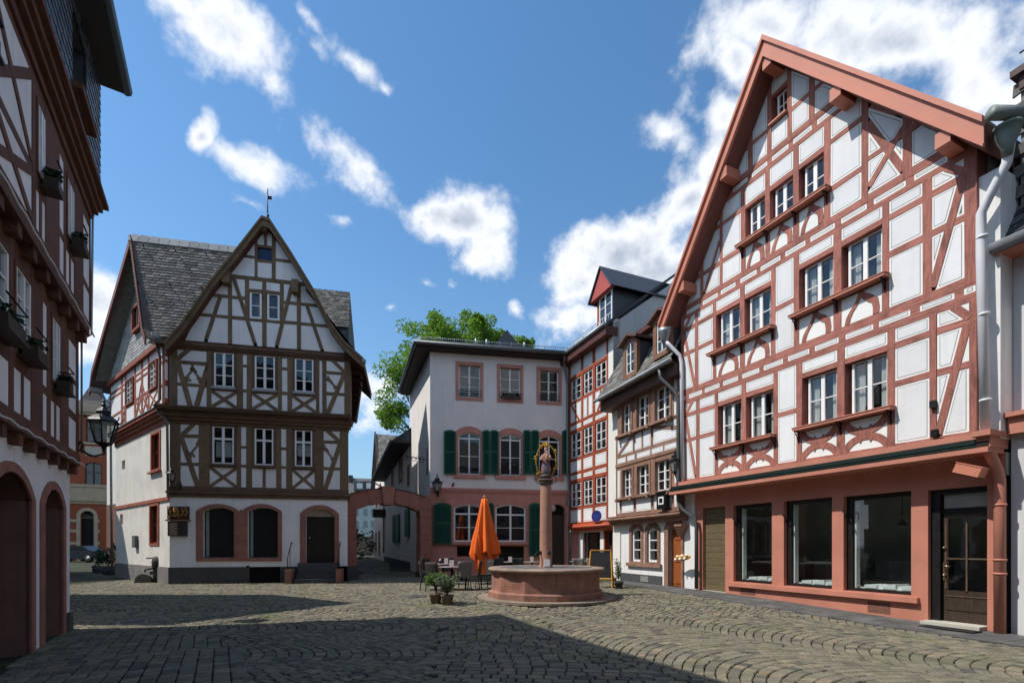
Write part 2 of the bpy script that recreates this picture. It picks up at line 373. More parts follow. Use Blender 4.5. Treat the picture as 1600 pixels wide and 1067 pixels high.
def window(par, u0, u1, z0, z1, y, cols=2, rows=3, fr=.055, mull=.07, bar=.024, rise=0., mt=None, transom=None, curtain=None, name='window', mw=None, gm=None):
    mt = mt or white_wood; b = MB(); o = opening(u0, u1, z0, z1 - rise, rise)
    i_ = opening(u0 + fr, u1 - fr, z0 + fr, z1 - rise - fr * .3, max(0, rise - fr * .5))
    b.ring(o, i_, y, y + .06)
    zs = [z0 + fr]; top = z1 - fr
    if transom is not None: zs += [transom - .035, transom + .035]
    zs.append(top); panes = []
    segs = [(zs[k], zs[k + 1]) for k in range(0, len(zs), 2)]
    inn = inset(ccw(i_), .001)
    if transom is not None: b.box((u0 + fr, y + .002, transom - .035), (u1 - fr, y + .05, transom + .035))
    W_ = (u1 - u0 - 2 * fr); cw = (W_ - mull * (cols - 1)) / cols
    us = [(u0 + fr + k * (cw + mull), u0 + fr + k * (cw + mull) + cw) for k in range(cols)]
    for k in range(cols - 1):
        b.prism(clip_poly([(us[k][1], z0 + fr), (us[k + 1][0], z0 + fr), (us[k + 1][0], z1), (us[k][1], z1)], inn), y - .008, y + .05)
    for si, (a, c) in enumerate(segs):
        rws = rows if not isinstance(rows, (list, tuple)) else rows[si]
        for (ua, ub) in us:
            for r_ in range(rws):
                za = a + (c - a) * r_ / rws; zb = a + (c - a) * (r_ + 1) / rws
                if r_ > 0: b.box((ua, y + .012, za - bar / 2), (ub, y + .045, za + bar / 2))
                p = clip_poly([(ua, za), (ub, za), (ub, zb), (ua, zb)], inn)
                if len(p) >= 3: panes.append(p)
    if mw:
        for (ua, ub) in us: b.prism(clip_poly([((ua + ub) / 2 - bar / 2, z0 + fr), ((ua + ub) / 2 + bar / 2, z0 + fr), ((ua + ub) / 2 + bar / 2, z1), ((ua + ub) / 2 - bar / 2, z1)], inn), y + .012, y + .045)
    w = b.build(name, mt, par)
    for p in panes:
        q = MB(); p = ccw(dedupe(p)); q.add([(x_, y + .03, z_) for x_, z_ in p], [tuple(range(len(p)))]); q.build('pane', gm or glass, w)
    if curtain:
        c = MB(); n = 16
        for (ca, cb, zt, zb) in curtain:
            A, B_ = u0 + (u1 - u0) * ca, u0 + (u1 - u0) * cb; z_a, z_b = z0 + (z1 - z0) * zb, z0 + (z1 - z0) * zt
            vs = []; fs = []
            for k in range(n + 1):
                yy_ = y + .12 + .02 * math.sin(k * 1.9); uu = A + (B_ - A) * k / n; vs += [(uu, yy_, z_a), (uu, yy_, z_b)]
            for k in range(n): fs.append((2 * k, 2 * k + 2, 2 * k + 3, 2 * k + 1))
            c.add(vs, fs, 0, True)
        c.build('curtain', curtain_m, w)
    return w

def wall_holes(b, u0, u1, z0, z1, holes, y=0., depth=.28, mi=0, mrev=None, poly=None):
    """flat wall front with openings (u0,u1,z0,zspring,rise) plus their reveals"""
    us = sorted({u0, u1, *[h[0] for h in holes], *[h[1] for h in holes]}); zs = sorted({z0, z1, *[h[2] for h in holes], *[h[3] + h[4] for h in holes]})
    us = [u for u in us if u0 <= u <= u1]; zs = [z for z in zs if z0 <= z <= z1]
    for i in range(len(us) - 1):
        for j in range(len(zs) - 1):
            cu, cz = (us[i] + us[i + 1]) / 2, (zs[j] + zs[j + 1]) / 2
            if any(h[0] < cu < h[1] and h[2] < cz < h[3] + h[4] for h in holes): continue
            p = [(us[i], zs[j]), (us[i + 1], zs[j]), (us[i + 1], zs[j + 1]), (us[i], zs[j + 1])]
            if poly: p = clip_poly(p, poly)
            if len(p) >= 3: b.add([(x, y, z) for x, z in ccw(p)], [tuple(range(len(p)))], mi)
    mr = mi if mrev is None else mrev
    for (a, c, d, e, r) in holes:
        n = 10; o = opening(a, c, d, e, r, n); k = len(o)
        for i in range(k):
            p, q = o[i], o[(i + 1) % k]
            b.add([(p[0], y, p[1]), (q[0], y, q[1]), (q[0], y + depth, q[1]), (p[0], y + depth, p[1])], [(3, 2, 1, 0)], mr)
        if r > 0:
            ap = arch_pts(a, c, e, r, n)        # from right to left
            for i in range(n):
                p, q = ap[i], ap[i + 1]; t = e + r
                b.add([(p[0], y, p[1]), (p[0], y, t), (q[0], y, t), (q[0], y, q[1])], [(0, 1, 2, 3)], mi)

class TF:        # timber framing on a facade
    def __init__(s, root, y, tm, pm, clip=None, line=None, back=.28, win=None, jit=.0):
        s.r = root; s.y = y; s.th, s.tv = tm; s.pm = pm; s.clip = clip; s.line = line; s.back = back; s.win = win; s.cells = []; s.br = []; s.jit = jit
    def beam(s, u0, u1, z0, z1, vert=None, dy=0., name='timber_beam', m=None):
        if vert is None: vert = (z1 - z0) > (u1 - u0)
        j = s.jit; p = [(u0 + random.uniform(-j, j), z0), (u1 + random.uniform(-j, j), z0), (u1 + random.uniform(-j, j), z1), (u0 + random.uniform(-j, j), z1)]
        if not vert: p = [(u0, z0 + random.uniform(-j, j)), (u1, z0 + random.uniform(-j, j)), (u1, z1 + random.uniform(-j, j)), (u0, z1 + random.uniform(-j, j))]
        if s.clip: p = clip_poly(ccw(p), s.clip)
        if len(p) < 3 or area(p) < .004: return
        MB().prism(p, s.y + dy - (.003 if vert else 0), s.back, back=False).build(name, m or (s.tv if vert else s.th), s.r)
    def brace(s, p, q, w=.13, dy=-.006):
        s.br.append((p, q, w))
        dx, dz = q[0] - p[0], q[1] - p[1]; l = math.hypot(dx, dz); nx, nz = -dz / l * w / 2, dx / l * w / 2
        poly = [(p[0] + nx, p[1] + nz), (p[0] - nx, p[1] - nz), (q[0] - nx, q[1] - nz), (q[0] + nx, q[1] + nz)]
        poly = ccw(poly)
        if s.clip: poly = clip_poly(poly, s.clip)
        if len(poly) >= 3: MB().prism(poly, s.y + dy - random.uniform(0, .002), s.y + .1, back=False).build('brace', s.tv if abs(dz) > abs(dx) else s.th, s.r)
    def inbr(s, cell, p, q, w, dy):        # a brace limited to its own cell
        u0, u1, z0, z1 = cell; dx, dz = q[0] - p[0], q[1] - p[1]; l = math.hypot(dx, dz); a, b = -dz / l, dx / l; c = a * p[0] + b * p[1]
        poly = clip_half(clip_half([(u0, z0), (u1, z0), (u1, z1), (u0, z1)], a, b, c + w / 2), -a, -b, -c + w / 2)
        if s.clip: poly = clip_poly(ccw(poly), s.clip)
        if len(poly) >= 3: MB().prism(poly, s.y + dy, s.y + .1, back=False).build('brace', s.tv if abs(dz) > abs(dx) else s.th, s.r)
    def cell(s, u0, u1, z0, z1, kind='p', w=.12):
        if kind == 'w':
            if s.win: s.win(u0, u1, z0, z1)
            return
        if kind == 'o': return
        loc = []
        if kind in ('x', '/'): loc.append(((u0, z0), (u1, z1)))
        if kind in ('x', '\\'): loc.append(((u0, z1), (u1, z0)))
        if kind == 'v': mid = (u0 + u1) / 2; s.beam(mid - .05, mid + .05, z0, z1); s.cells.append((u0, mid - .05, z0, z1, [], w)); s.cells.append((mid + .05, u1, z0, z1, [], w)); return
        for k, (p, q) in enumerate(loc): s.inbr((u0, u1, z0, z1), p, q, w, -.005 - .003 * k)
        s.cells.append((u0, u1, z0, z1, loc, w))
    def bay(s, u0, u1, z0, z1, spec, w=.12):
        cur = z0
        for (a, b, k) in spec:
            if a - cur > .02: s.beam(u0, u1, cur, a, False)
            s.cell(u0, u1, a, b, k, w); cur = b
        if z1 - cur > .02: s.beam(u0, u1, cur, z1, False)
    def storey(s, z0, z1, posts, bays, w=.12):
        for (a, b) in posts: s.beam(a, b, z0, z1, True)
        for i, sp in enumerate(bays):
            if sp is not None: s.bay(posts[i][1], posts[i + 1][0], z0, z1, sp, w)
    def finish(s):
        for (u0, u1, z0, z1, loc, w) in s.cells:
            polys = [[(u0, z0), (u1, z0), (u1, z1), (u0, z1)]]
            br = [(p, q, w) for p, q in loc]
            for (p, q, bw) in s.br:        # a long brace counts where it really runs through this cell
                hits = 0
                for k in range(41):
                    t = k / 40; x, z = p[0] + (q[0] - p[0]) * t, p[1] + (q[1] - p[1]) * t
                    if u0 < x < u1 and z0 < z < z1: hits += 1
                if hits >= 2: br.append((p, q, bw))
            for (p, q, bw) in br:
                dx, dz = q[0] - p[0], q[1] - p[1]; l = math.hypot(dx, dz); a, b = -dz / l, dx / l; c = a * p[0] + b * p[1]; nw = []
                for po in polys:
                    for pp in (clip_half(po, a, b, c - bw / 2), clip_half(po, -a, -b, -c - bw / 2)):
                        if len(pp) >= 3 and area(ccw(pp)) > .002: nw.append(pp)
                polys = nw
            for po in polys:
                po = ccw(dedupe(po))
                if s.clip: po = clip_poly(po, s.clip)
                po = dedupe(po)
                if len(po) < 3 or area(po) < .004: continue
                b = MB()
                if s.line:
                    wb, wln = s.line; i1 = dedupe(inset(po, wb)); y = s.y + .008
                    b.prism(po, y, s.y + .1, 1, back=False)
                    if len(i1) >= 3 and area(i1) > .004:
                        b.add([(x, y - .0015, z) for x, z in i1], [tuple(range(len(i1)))], 2)
                        i2 = dedupe(inset(po, wb + wln))
                        if len(i2) >= 3 and area(i2) > .002: b.add([(x, y - .003, z) for x, z in i2], [tuple(range(len(i2)))], 0)
                else: b.prism(po, s.y + .012, s.y + .1, 0, back=False)
                b.build('plaster_panel', s.pm, s.r)

def slates(par, F3, poly, w=.28, h=.17, mt=None, name='slate_shingles', skew=0., lift=.012):
    """F3(a,b,c) -> local position; poly in (a across, b up the slope); c = outward. One joined covering."""
    b = MB(); poly = ccw(poly); a0 = min(p[0] for p in poly); a1 = max(p[0] for p in poly); b0 = min(p[1] for p in poly); b1 = max(p[1] for p in poly)
    r = 0; z = b0
    while z < b1:
        x = a0 - w * (.5 if r % 2 else 0) - random.uniform(0, .05)
        while x < a1:
            ww = w * random.uniform(.85, 1.15); dz = random.uniform(-.008, .008)
            p = clip_poly([(x + .004, z + dz), (x + ww * .72, z + dz), (x + ww - .003, z + dz + h * .28), (x + ww - .003, z + h * 1.12), (x + .004, z + h * 1.12)], poly)
            if len(p) >= 3:
                ps = []
                for (aa, bb) in p:
                    t = (bb - z) / h; ps.append(F3(aa, bb, .026 - lift * t + .004 * r % 1 * 0 + random.uniform(0, .004)))
                lo = [F3(aa, bb, -.01) for (aa, bb) in p]; n = len(p)
                b.add(ps + lo, [tuple(range(n))] + [(i, n + i, n + (i + 1) % n, (i + 1) % n) for i in range(n)], 0, rnd=random.uniform(.02, .98))
            x += ww
        z += h; r += 1
    o = b.build(name, mt or slate, par); o['kind'] = 'stuff'
    return o
def leaves(b, c, rad, n, size, flat=1., hollow=.35, mi=0):
    for _ in range(n):
        while True:
            v = Vector((random.uniform(-1, 1), random.uniform(-1, 1), random.uniform(-1, 1)))
            if v.length <= 1 and v.length > hollow: break
        p = Vector(c) + Vector((v.x * rad[0], v.y * rad[1], v.z * rad[2]))
        a = Vector((random.uniform(-1, 1), random.uniform(-1, 1), random.uniform(-.6, .6))).normalized(); d = a.cross(Vector((random.uniform(-1, 1), random.uniform(-1, 1), random.uniform(-1, 1)))).normalized()
        sz = size * random.uniform(.6, 1.3)
        b.add([p - a * sz, p + d * sz * .55, p + a * sz, p - d * sz * .55], [(0, 1, 2, 3)], mi, rnd=random.uniform(.02, 1.))
# ------------------------------------------------------------------ facade planes
FE = Fac(1062, 9846 / 602, 1560, 9846 / 1100)          # big gabled house on the right
FC = Fac(957, 20.4, 1083, 15.8)
FB = Fac(888, 23.9, 957, 20.4)
FD = Fac(672, 22.7, 888, 23.9)
FDs = Fac(641, 29.0, 672, 22.7)
FA = Fac(265, 18.0, 545, 19.34)
FAs = Fac(182, 22.6, 265, 18.0)
pL1 = Vector((-8.456, 9.3)); dL = Vector((-.522, .853)).normalized(); LL = 19.0
FL = Fac(0, 1, 1, 1); FL.b = pL1; FL.a = pL1 - dL * LL; FL.d = dL; FL.L = LL; FL.n = Vector((dL.y, -dL.x))
FL.M = Matrix(((FL.d.x, -FL.n.x, 0, FL.a.x), (FL.d.y, -FL.n.y, 0, FL.a.y), (0, 0, 1, 0), (0, 0, 0, 1)))

# ------------------------------------------------------------------ the big gabled house on the right
def house_E():
    KS = .9746; root = thing('timber_house', 'tall white half-timbered house with salmon beams, steep gable and shop windows, on the right', 'house', FE.M)
    OFF = .3; Y = -OFF
    U = lambda px: FE.U(px, OFF)
    z = lambda v: 1.6 + (v - 1.6) * KS
    # roof outline in its own plane
    RO = .85
    eL, ap, eR = FE.P(1030, 508, RO), FE.P(1193, 60, RO), FE.P(1537, 188, RO)
    th = .34
    gab = [(U(1063), z(3.5)), (U(1536), z(3.5)), (U(1536), eR[1] - .1), (ap[0], ap[1] - .55), (U(1063), eL[1] + .15)]
    # make the gable follow the roof lines
    def roofz(u): return eL[1] + (ap[1] - eL[1]) * (u - eL[0]) / (ap[0] - eL[0]) if u < ap[0] else ap[1] + (eR[1] - ap[1]) * (u - ap[0]) / (eR[0] - ap[0])
    uL, uR = U(1064), U(1526)
    gab = [(uL, z(3.5)), (uR, z(3.5)), (uR, roofz(uR) - .40), (ap[0], ap[1] - .48), (uL, roofz(uL) - .40)]
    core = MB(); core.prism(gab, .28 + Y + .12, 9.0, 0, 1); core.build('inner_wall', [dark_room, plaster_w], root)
    def win(u0, u1, z0, z1):
        cur = [(.04, .30, .98, .02), (.72, .96, .98, .02)] if z0 < z(9) else None
        window(root, u0 + .10, u1 - .02, z0 + .02, z1 - .02, Y + .10, 2 if u1 - u0 > .62 else 1, 2, .05, .09, .022, curtain=cur, mw=(u1 - u0 <= .62))
        if u1 - u0 <= .62: pass
    tf = TF(root, Y, E_t, [panel_fill, panel_edge, panel_line], gab, (.040, .010), .28 + Y + .12, win, .012)
    def PP(*l): return [(U(a), U(b)) for a, b in l]
    zz = [z(3.80), z(5.03), z(5.16), z(5.86), z(5.99), z(6.29)]
    # storey 1
    posts = PP((1064, 1071), (1087.5, 1093), (1117, 1122), (1158.7, 1165.7), (1208.5, 1215), (1244, 1253), (1307.5, 1320), (1386.8, 1398), (1452.5, 1464), (1514, 1527))
    z0, z1 = z(3.72), z(6.31)
    pan3 = [(z(3.80), z(5.03), 'p'), (z(5.16), z(5.86), 'p'), (z(5.99), z(6.29), 'p')]
    wb = [(z(3.80), z(4.52), 'o'), (z(4.62), z(5.87), 'w'), (z(6.0), z(6.29), 'p')]
    pan2 = [(z(3.80), z(5.05), 'p'), (z(5.17), z(6.29), 'p')]
    tf.storey(z0, z1, posts, [pan3, pan3, wb, wb, pan2, wb, wb, pan3, pan3])
    bz = [(posts[8][1] + .02, z(3.85)), (posts[9][0] - .02, z(5.9))]; tf.brace(bz[0], bz[1], .13)
    tf.brace((posts[8][1] + .25, z(6.32)), (posts[9][0] + .02, z(5.98)), .13)
    tf.brace((posts[0][1] + .02, z(5.85)), (posts[1][0] - .02, z(3.9)), .11); tf.brace((posts[0][1] + .03, z(5.98)), (posts[0][1] + .3, z(6.32)), .1)
    # storey 2
    posts2 = PP((1064, 1069), (1086, 1091), (1113.7, 1119), (1156, 1163.5), (1204.7, 1211.5), (1240, 1248), (1302, 1314.5), (1378, 1389), (1441.6, 1455), (1507, 1526))
    a3 = [(z(6.78), z(7.88), 'p'), (z(8.02), z(8.68), 'p'), (z(8.82), z(9.10), 'p')]
    w2 = [(z(6.78), z(7.44), 'o'), (z(7.54), z(8.69), 'w'), (z(8.82), z(9.10), 'p')]
    a2 = [(z(6.78), z(7.92), 'p'), (z(8.05), z(9.10), 'p')]
    tf.storey(z(6.62), z(9.12), posts2, [a3, a3, w2, w2, a2, w2, w2, a3, a3])
    tf.brace((posts2[8][1] + .02, z(6.85)), (posts2[9][0] - .02, z(8.75)), .13); tf.brace((posts2[8][1] + .25, z(9.12)), (posts2[9][0] + .02, z(8.8)), .13)
    tf.brace((posts2[0][1] + .02, z(8.6)), (posts2[1][0] - .02, z(6.8)), .11); tf.brace((posts2[0][1] + .03, z(8.8)), (posts2[0][1] + .28, z(9.12)), .1)
    # storey 3
    posts3 = PP((1064, 1068), (1094, 1099), (1124.5, 1129), (1157.3, 1164.6), (1195.5, 1202.5), (1239.3, 1248), (1288, 1297), (1345.5, 1356), (1411, 1424), (1475, 1489))
    l3 = [(z(9.54), z(10.15), 'p'), (z(10.29), z(11.29), 'p'), (z(11.42), z(11.9), 'p')]
    w3 = [(z(9.54), z(10.18), 'o'), (z(10.28), z(11.26), 'w'), (z(11.39), z(11.88), 'p')]
    x3 = [(z(9.54), z(10.22), '\\'), (z(10.34), z(11.2), 'p'), (z(11.3), z(12.2), 'p')]
    x3 = [(z(9.54), z(10.28), 'p'), (z(10.40), z(11.9), 'p')]
    tf.storey(z(9.38), z(11.92), posts3, [l3, l3, l3, w3, w3, w3, l3, x3, x3])
    tf.brace((posts3[7][1], z(11.15)), (posts3[8][0], z(9.6)), .13); tf.brace((posts3[7][1] + .02, z(9.7)), (posts3[8][0], z(10.5)), .12)
    tf.brace((posts3[1][1] + .05, z(9.6)), (posts3[2][0], z(10.9)), .1)
    tf.brace((posts3[8][0] - .1, z(10.9)), (posts3[8][0] - .6, z(11.5)), .12); tf.brace((posts3[8][1], z(10.3)), (posts3[8][1] + .3, z(10.75)), .12)
    # storey 4
    posts4 = PP((1130, 1134), (1168.5, 1176), (1198.5, 1205.5), (1230, 1236.5), (1263.7, 1272), (1312, 1320), (1360, 1370))
    l4 = [(z(12.34), z(12.92), 'p'), (z(13.04), z(15), 'p')]
    w4 = [(z(12.34), z(12.95), 'p'), (z(13.06), z(13.75), 'w'), (z(13.85), z(15), 'p')]
    tf.storey(z(12.2), z(14.9), posts4, [l4, l4, w4, l4, l4, l4])
    # floor strips and the beams above and below them
    for (a, b, c, d) in ((6.29, 6.44, 6.59, 6.64), (9.10, 9.23, 9.36, 9.40), (11.90, 12.02, 12.15, 12.22)):
        tf.beam(uL, uR, z(a) + .003, z(b), False, .002); tf.beam(uL, uR, z(c), z(d) + .13, False, .002)
    S12 = [(1067, 1071), (1076.5, 1096.5), (1101, 1124), (1129.5, 1153), (1159.6, 1186), (1193, 1223), (1231, 1264), (1273, 1310), (1321, 1364), (1373, 1422), (1437, 1491), (1506, 1524)]
    S23 = [(1073, 1093), (1098, 1121), (1126, 1149), (1156.5, 1182), (1188, 1219), (1226.7, 1258), (1266, 1304), (1314, 1354), (1365, 1415), (1428, 1480)]
    S34 = [(1145, 1168), (1174.5, 1198.5), (1206, 1231.6), (1239, 1268), (1276.6, 1312), (1322, 1360)]
    for (s_, a, b) in ((S12, z(6.44), z(6.59)), (S23, z(9.23), z(9.36)), (S34, z(12.02), z(12.15))):
        cur = uL
        for (p, q) in s_:
            if U(p) - cur > .03: tf.beam(cur, U(p), a, b, False, .004)
            tf.cells.append((U(p), U(q), a, b, [], .1)); cur = U(q)
        tf.beam(cur, uR, a, b, False, .004)
    tf.finish()
    # shelves, iron brackets and curved ornament under the windows
    def orn(u0, u1, za, zb, kind):
        MB().prism([(u0, za), (u1, za), (u1, zb), (u0, zb)], Y + .008, Y + .1).build('plaster_panel', panel_edge, root)
        b = MB(); y0, y1 = Y - .006, Y + .05; w_, h_ = u1 - u0, zb - za; cu = (u0 + u1) / 2
        if kind == 1:
            mid = (za + zb) / 2
            for sg in (1, -1):
                pts = []
                for i in range(13):
                    a = -1.25 + 2.5 * i / 12; pts.append((cu + w_ * .52 * math.sin(a) / math.sin(1.25), mid + sg * (.055 + (1 - math.cos(a)) / (1 - math.cos(1.25)) * (h_ / 2 - .03))))
                b.strip(pts, .15, y0 - (.002 if sg > 0 else 0), y1)
                # little notched lobes
                for t in (-.13, .13): b.strip([(cu + t * w_, mid + sg * .09), (cu + t * w_ * .9, mid + sg * .19)], [.10, .02], y0 - .004, y1)
        else:
            f = lambda a, c: (u0 + w_ * a, za + h_ * c)
            b.strip([f(.50, 1), f(.46, .82), f(.38, .6), f(.27, .42), f(.19, .22), f(.15, 0)], [.10, .09, .08, .085, .1, .11], y0, y1)
            b.strip([f(.48, 1), f(.56, .82), f(.70, .66), (u0 + w_ * .84, za + h_ * .48), f(.87, .22), f(.86, 0)], [.10, .12, .15, .14, .13, .12], y0 - .002, y1)
        b.build('curved_brace', E_t[1], root)
    def shelf(pxa, pxb, zt, posts, ids, za, zb, kind):
        a, b_ = U(pxa), U(pxb)
        MB().box((a, Y - .20, zt - .06), (b_, Y - .004, zt)).box((a - .02, Y - .215, zt), (b_ + .02, Y - .004, zt + .018)).build('window_shelf', E_paint, root)
        ks = [posts[i] for i in ids]
        for (p, q) in ks:
            c = (p + q) / 2; t = MB()
            t.box((c - .012, Y - .18, zt - .085), (c + .012, Y - .006, zt - .062)); t.box((c - .012, Y - .03, zt - .34), (c + .012, Y - .008, zt - .085))
            t.tube([(c, Y - .17, zt - .08), (c, Y - .07, zt - .2), (c, Y - .02, zt - .33)], .012, 6); t.build('iron_bracket', iron, root)
        for i in range(len(ids) - 1): orn(posts[ids[i]][1], posts[ids[i + 1]][0], za, zb, kind)
    shelf(1116, 1212, z(4.60), posts, [2, 3, 4], z(3.80), z(4.5), 1); shelf(1246, 1399, z(4.60), posts, [5, 6, 7], z(3.80), z(4.5), 1)
    shelf(1111, 1212, z(7.52), posts2, [2, 3, 4], z(6.78), z(7.42), 2); shelf(1240, 1390, z(7.52), posts2, [5, 6, 7], z(6.78), z(7.42), 2)
    shelf(1156, 1298, z(10.26), posts3, [3, 4, 5, 6], z(9.54), z(10.16), 2)
    MB().box((U(1204), Y - .1, z(12.98)), (U(1231), Y - .01, z(13.03))).build('window_shelf', E_paint, root)
    # roof
    def rl(p, q, t0, t1):  # strip of thickness under the line p-q
        return [p, q, (q[0], q[1] - t1), (p[0], p[1] - t0)]
    l_und = [eL, ap, (ap[0], ap[1] - .45), (eL[0] + .05, eL[1] - .42)]; r_und = [ap, eR, (eR[0] - .05, eR[1] - .42), (ap[0], ap[1] - .45)]
    for (q, nm) in ((l_und, 'roof'), (r_und, 'roof')):
        b = MB(); b.prism(q, -RO + .06, 9.0, 0); b.build('roof', [mat('soffit_board', (.20, .075, .055), .7, .3, 2, .3, 10, stretch=(1, 14, 1))], root)
    b = MB(); b.prism([(eL[0], eL[1]), ap, (ap[0], ap[1] + .06), (eL[0] - .03, eL[1] + .06)], -RO + .05, 9.0).prism([ap, eR, (eR[0], eR[1] + .06), (ap[0], ap[1] + .06)], -RO + .05, 9.0); b.build('roof_covering', slate, root)
    def barge(p, q, s):
        b = MB(); b.prism(rl((p[0], p[1] + .08), (q[0], q[1] + .08), .13, .13), -RO - .06, -RO + .09); b.prism(rl((p[0], p[1] - .05), (q[0], q[1] - .05), .36, .36), -RO, -RO + .05)
        b.prism(rl((p[0], p[1] - .41), (q[0], q[1] - .41), .06, .06), -RO - .035, -RO + .05); b.build('barge_board', E_paint2, root)
    barge((eL[0], eL[1]), ap, 1); barge(ap, (eR[0], eR[1]), 1)
    for (px, py) in ((1131, 299), (1065, 487), (1199, 98), (1306, 152), (1474, 227)):
        u_, v_ = FE.P(px, py, RO - .05); v_ = roofz(u_) - .62 if px != 1199 else ap[1] - .66
        MB().box((u_ - .12, -RO + .02, v_ - .13), (u_ + .12, Y + .1, v_ + .15)).build('purlin_end', E_paint2, root)
    # firewall strip at the right end, from cornice to eave
    MB().box((uR + .005, Y + .06, z(3.6)), (FE.U(1560, 0) + .12, 8.0, z(8.6))).build('side_wall', plaster_w, root)
    # cornice above the shop
    b = MB(); a0, a1 = uL - .25, FE.U(1556, .3)
    b.box((a0, Y - .10, z(3.60)), (a1, Y + .3, z(3.735))); b.box((a0, Y - .28, z(3.33)), (a1, Y + .3, z(3.42))); b.box((a0, Y - .14, z(3.42)), (a1, Y + .3, z(3.44)))
    b.build('cornice', E_paint, root)
    b = MB(); b.box((a0, Y - .26, z(3.44)), (a1, Y + .28, z(3.475)), 0).box((a0, Y - .23, z(3.475)), (a1, Y + .28, z(3.50)), 1).box((a0, Y - .26, z(3.50)), (a1, Y + .28, z(3.53)), 0).box((a0, Y - .20, z(3.53)), (a1, Y + .28, z(3.60)), 0)
    b.build('moulding', [mat('dark_green_metal', (.012, .022, .018), .4, .1, 5, 0), mat('bright_green_line', (.03, .16, .09), .4, .1, 5, 0)], root)
    # shop front
    V = lambda px: FE.U(px, 0)
    holes = [(V(1098), V(1133), .0, 2.80, 0), (V(1146), V(1206), .56, 2.80, 0), (V(1224.7), V(1300), .56, 2.79, 0), (V(1318), V(1423.6), .56, 2.77, 0), (V(1450), V(1542.5), .0, 2.74, 0)]
    b = MB(); wall_holes(b, V(1086), V(1560) + .1, -.1, z(3.36), holes, 0, .24); b.add([(V(1086), 0, -.1), (V(1086), 1, -.1), (V(1086), 1, z(3.36)), (V(1086), 0, z(3.36))], [(3, 2, 1, 0)]); b.build('shop_wall', E_paint, root)
    b = MB(); b.box((V(1138), -.10, .42), (V(1437), .05, .535)); b.build('stone_sill', E_paint, root)
    b = MB(); b.box((V(1086), 0.02, 2.9), (V(1560) + .1, 2.6, z(3.36)), 0).box((V(1086), 2.6, -.1), (V(1560), 2.7, 3.3)).box((V(1140), .25, .45), (V(1430), 2.6, .60), 1).box((V(1086), .3, -.1), (V(1086) + .1, 2.6, 2.9)).box((V(1550), .3, -.1), (V(1560), 2.6, 2.9)); b.build('shop_room', [mat('dim_shop_wall', (.30, .31, .27), .9, .3, 1.5, 0), mat('shop_floor', (.16, .14, .11), .5, .2, 3, 0)], root)
    dk = mat('shopfront_bronze', (.022, .018, .016), .4, .2, 5, 0, metal=.3)
    for i in (1, 2, 3):
        h = holes[i]; w = MB(); w.ring([(h[0], h[2]), (h[1], h[2]), (h[1], h[3]), (h[0], h[3])], [(h[0] + .12, h[2] + .07), (h[1] - .03, h[2] + .07), (h[1] - .03, h[3] - .1), (h[0] + .12, h[3] - .1)], .12, .22)
        w = w.build('shop_window', dk, root); MB().add([(h[0] + .12, .185, h[2] + .07), (h[1] - .03, .185, h[2] + .07), (h[1] - .03, .185, h[3] - .1), (h[0] + .12, .185, h[3] - .1)], [(0, 1, 2, 3)]).build('pane', shop_glass, w)
        MB().box((h[0] + .125, .20, h[2] + .07), (h[0] + .17, .34, h[3] - .1)).build('frame_post', white_wood, w)
        b = MB()
        for k in range(5): c = h[0] + .3 + (h[1] - h[0] - .5) * k / 4.6; b.prism([(c, .64), (c + .26, .64), (c + .26, .72 + .02 * (k % 3)), (c, .71)], .28 + .05 * (k % 2), .8)
        b.box((h[0] + .2, .3, .60), (h[1] - .03, 1.0, .645)); b.build('white_display_sheets', mat('display_sheets', (.78, .82, .80), .7, .05, 5, 0), root)
        b = MB(); b.box((h[0] + .15, 1.5, .53), (h[1] - .1, 1.9, 1.25)); b.tube([(h[0] + .5, 1.4, 2.9), (h[0] + .5, 1.4, 2.2)], .01, 6); b.lathe([(.02, .12), (.12, 0)], (h[0] + .5, 1.4, 2.1), 12)
        b.tube([(h[1] - .35, 1.2, .5), (h[1] - .38, 1.2, 1.0), (h[1] - .35, 1.2, 1.5)], [.16, .12, .05], 10); b.build('shop_furnishing', mat('shop_goods', (.10, .095, .09), .6, .4, 3, 0), root)
    h = holes[0]; b = MB()
    for k in range(13): b.box((h[0] + .02, .10, .22 + k * .2), (h[1] - .02, .2, .22 + k * .2 + .192))
    b.build('plank_shutter', mat('olive_plank', (.14, .105, .055), .55, .25, 3, .3, 10, stretch=(2, 1, 14)), root)
    MB().box((h[0], .0, -.05), (h[1], .3, .215)).build('threshold', mat('pale_threshold', (.45, .43, .36), .8, .1), root)
    MB().box((V(1448), -.25, -.1), (V(1541), .3, gz(7.6, 9.8) + .07)).build('threshold', mat('pale_threshold', (.45, .43, .36), .8, .1), root)
    # shop door
    h = holes[4]; b = MB(); u0, u1 = h[0] + .16, h[1] - .01
    b.ring([(h[0], .0), (h[1], .0), (h[1], h[3]), (h[0], h[3])], [(u0, .08), (u1, .08), (u1, h[3] - .10), (u0, h[3] - .10)], .1, .26); b.box((u0, .16, 2.25), (u1, .24, 2.35))
    b.build('door_frame', mat('near_black_bronze', (.012, .011, .012), .4, .2, 5, 0), root)
    d = MB(); d.box((u0 + .03, .17, .08), (u1, .22, .72)); d.box((u0 + .03, .17, .72), (u0 + .1, .22, 2.25)); d.box((u1 - .06, .17, .72), (u1, .22, 2.25)); d.box((u0 + .1, .17, 2.17), (u1 - .06, .22, 2.25))
    um = (u0 + u1) / 2 + .02; br = 1
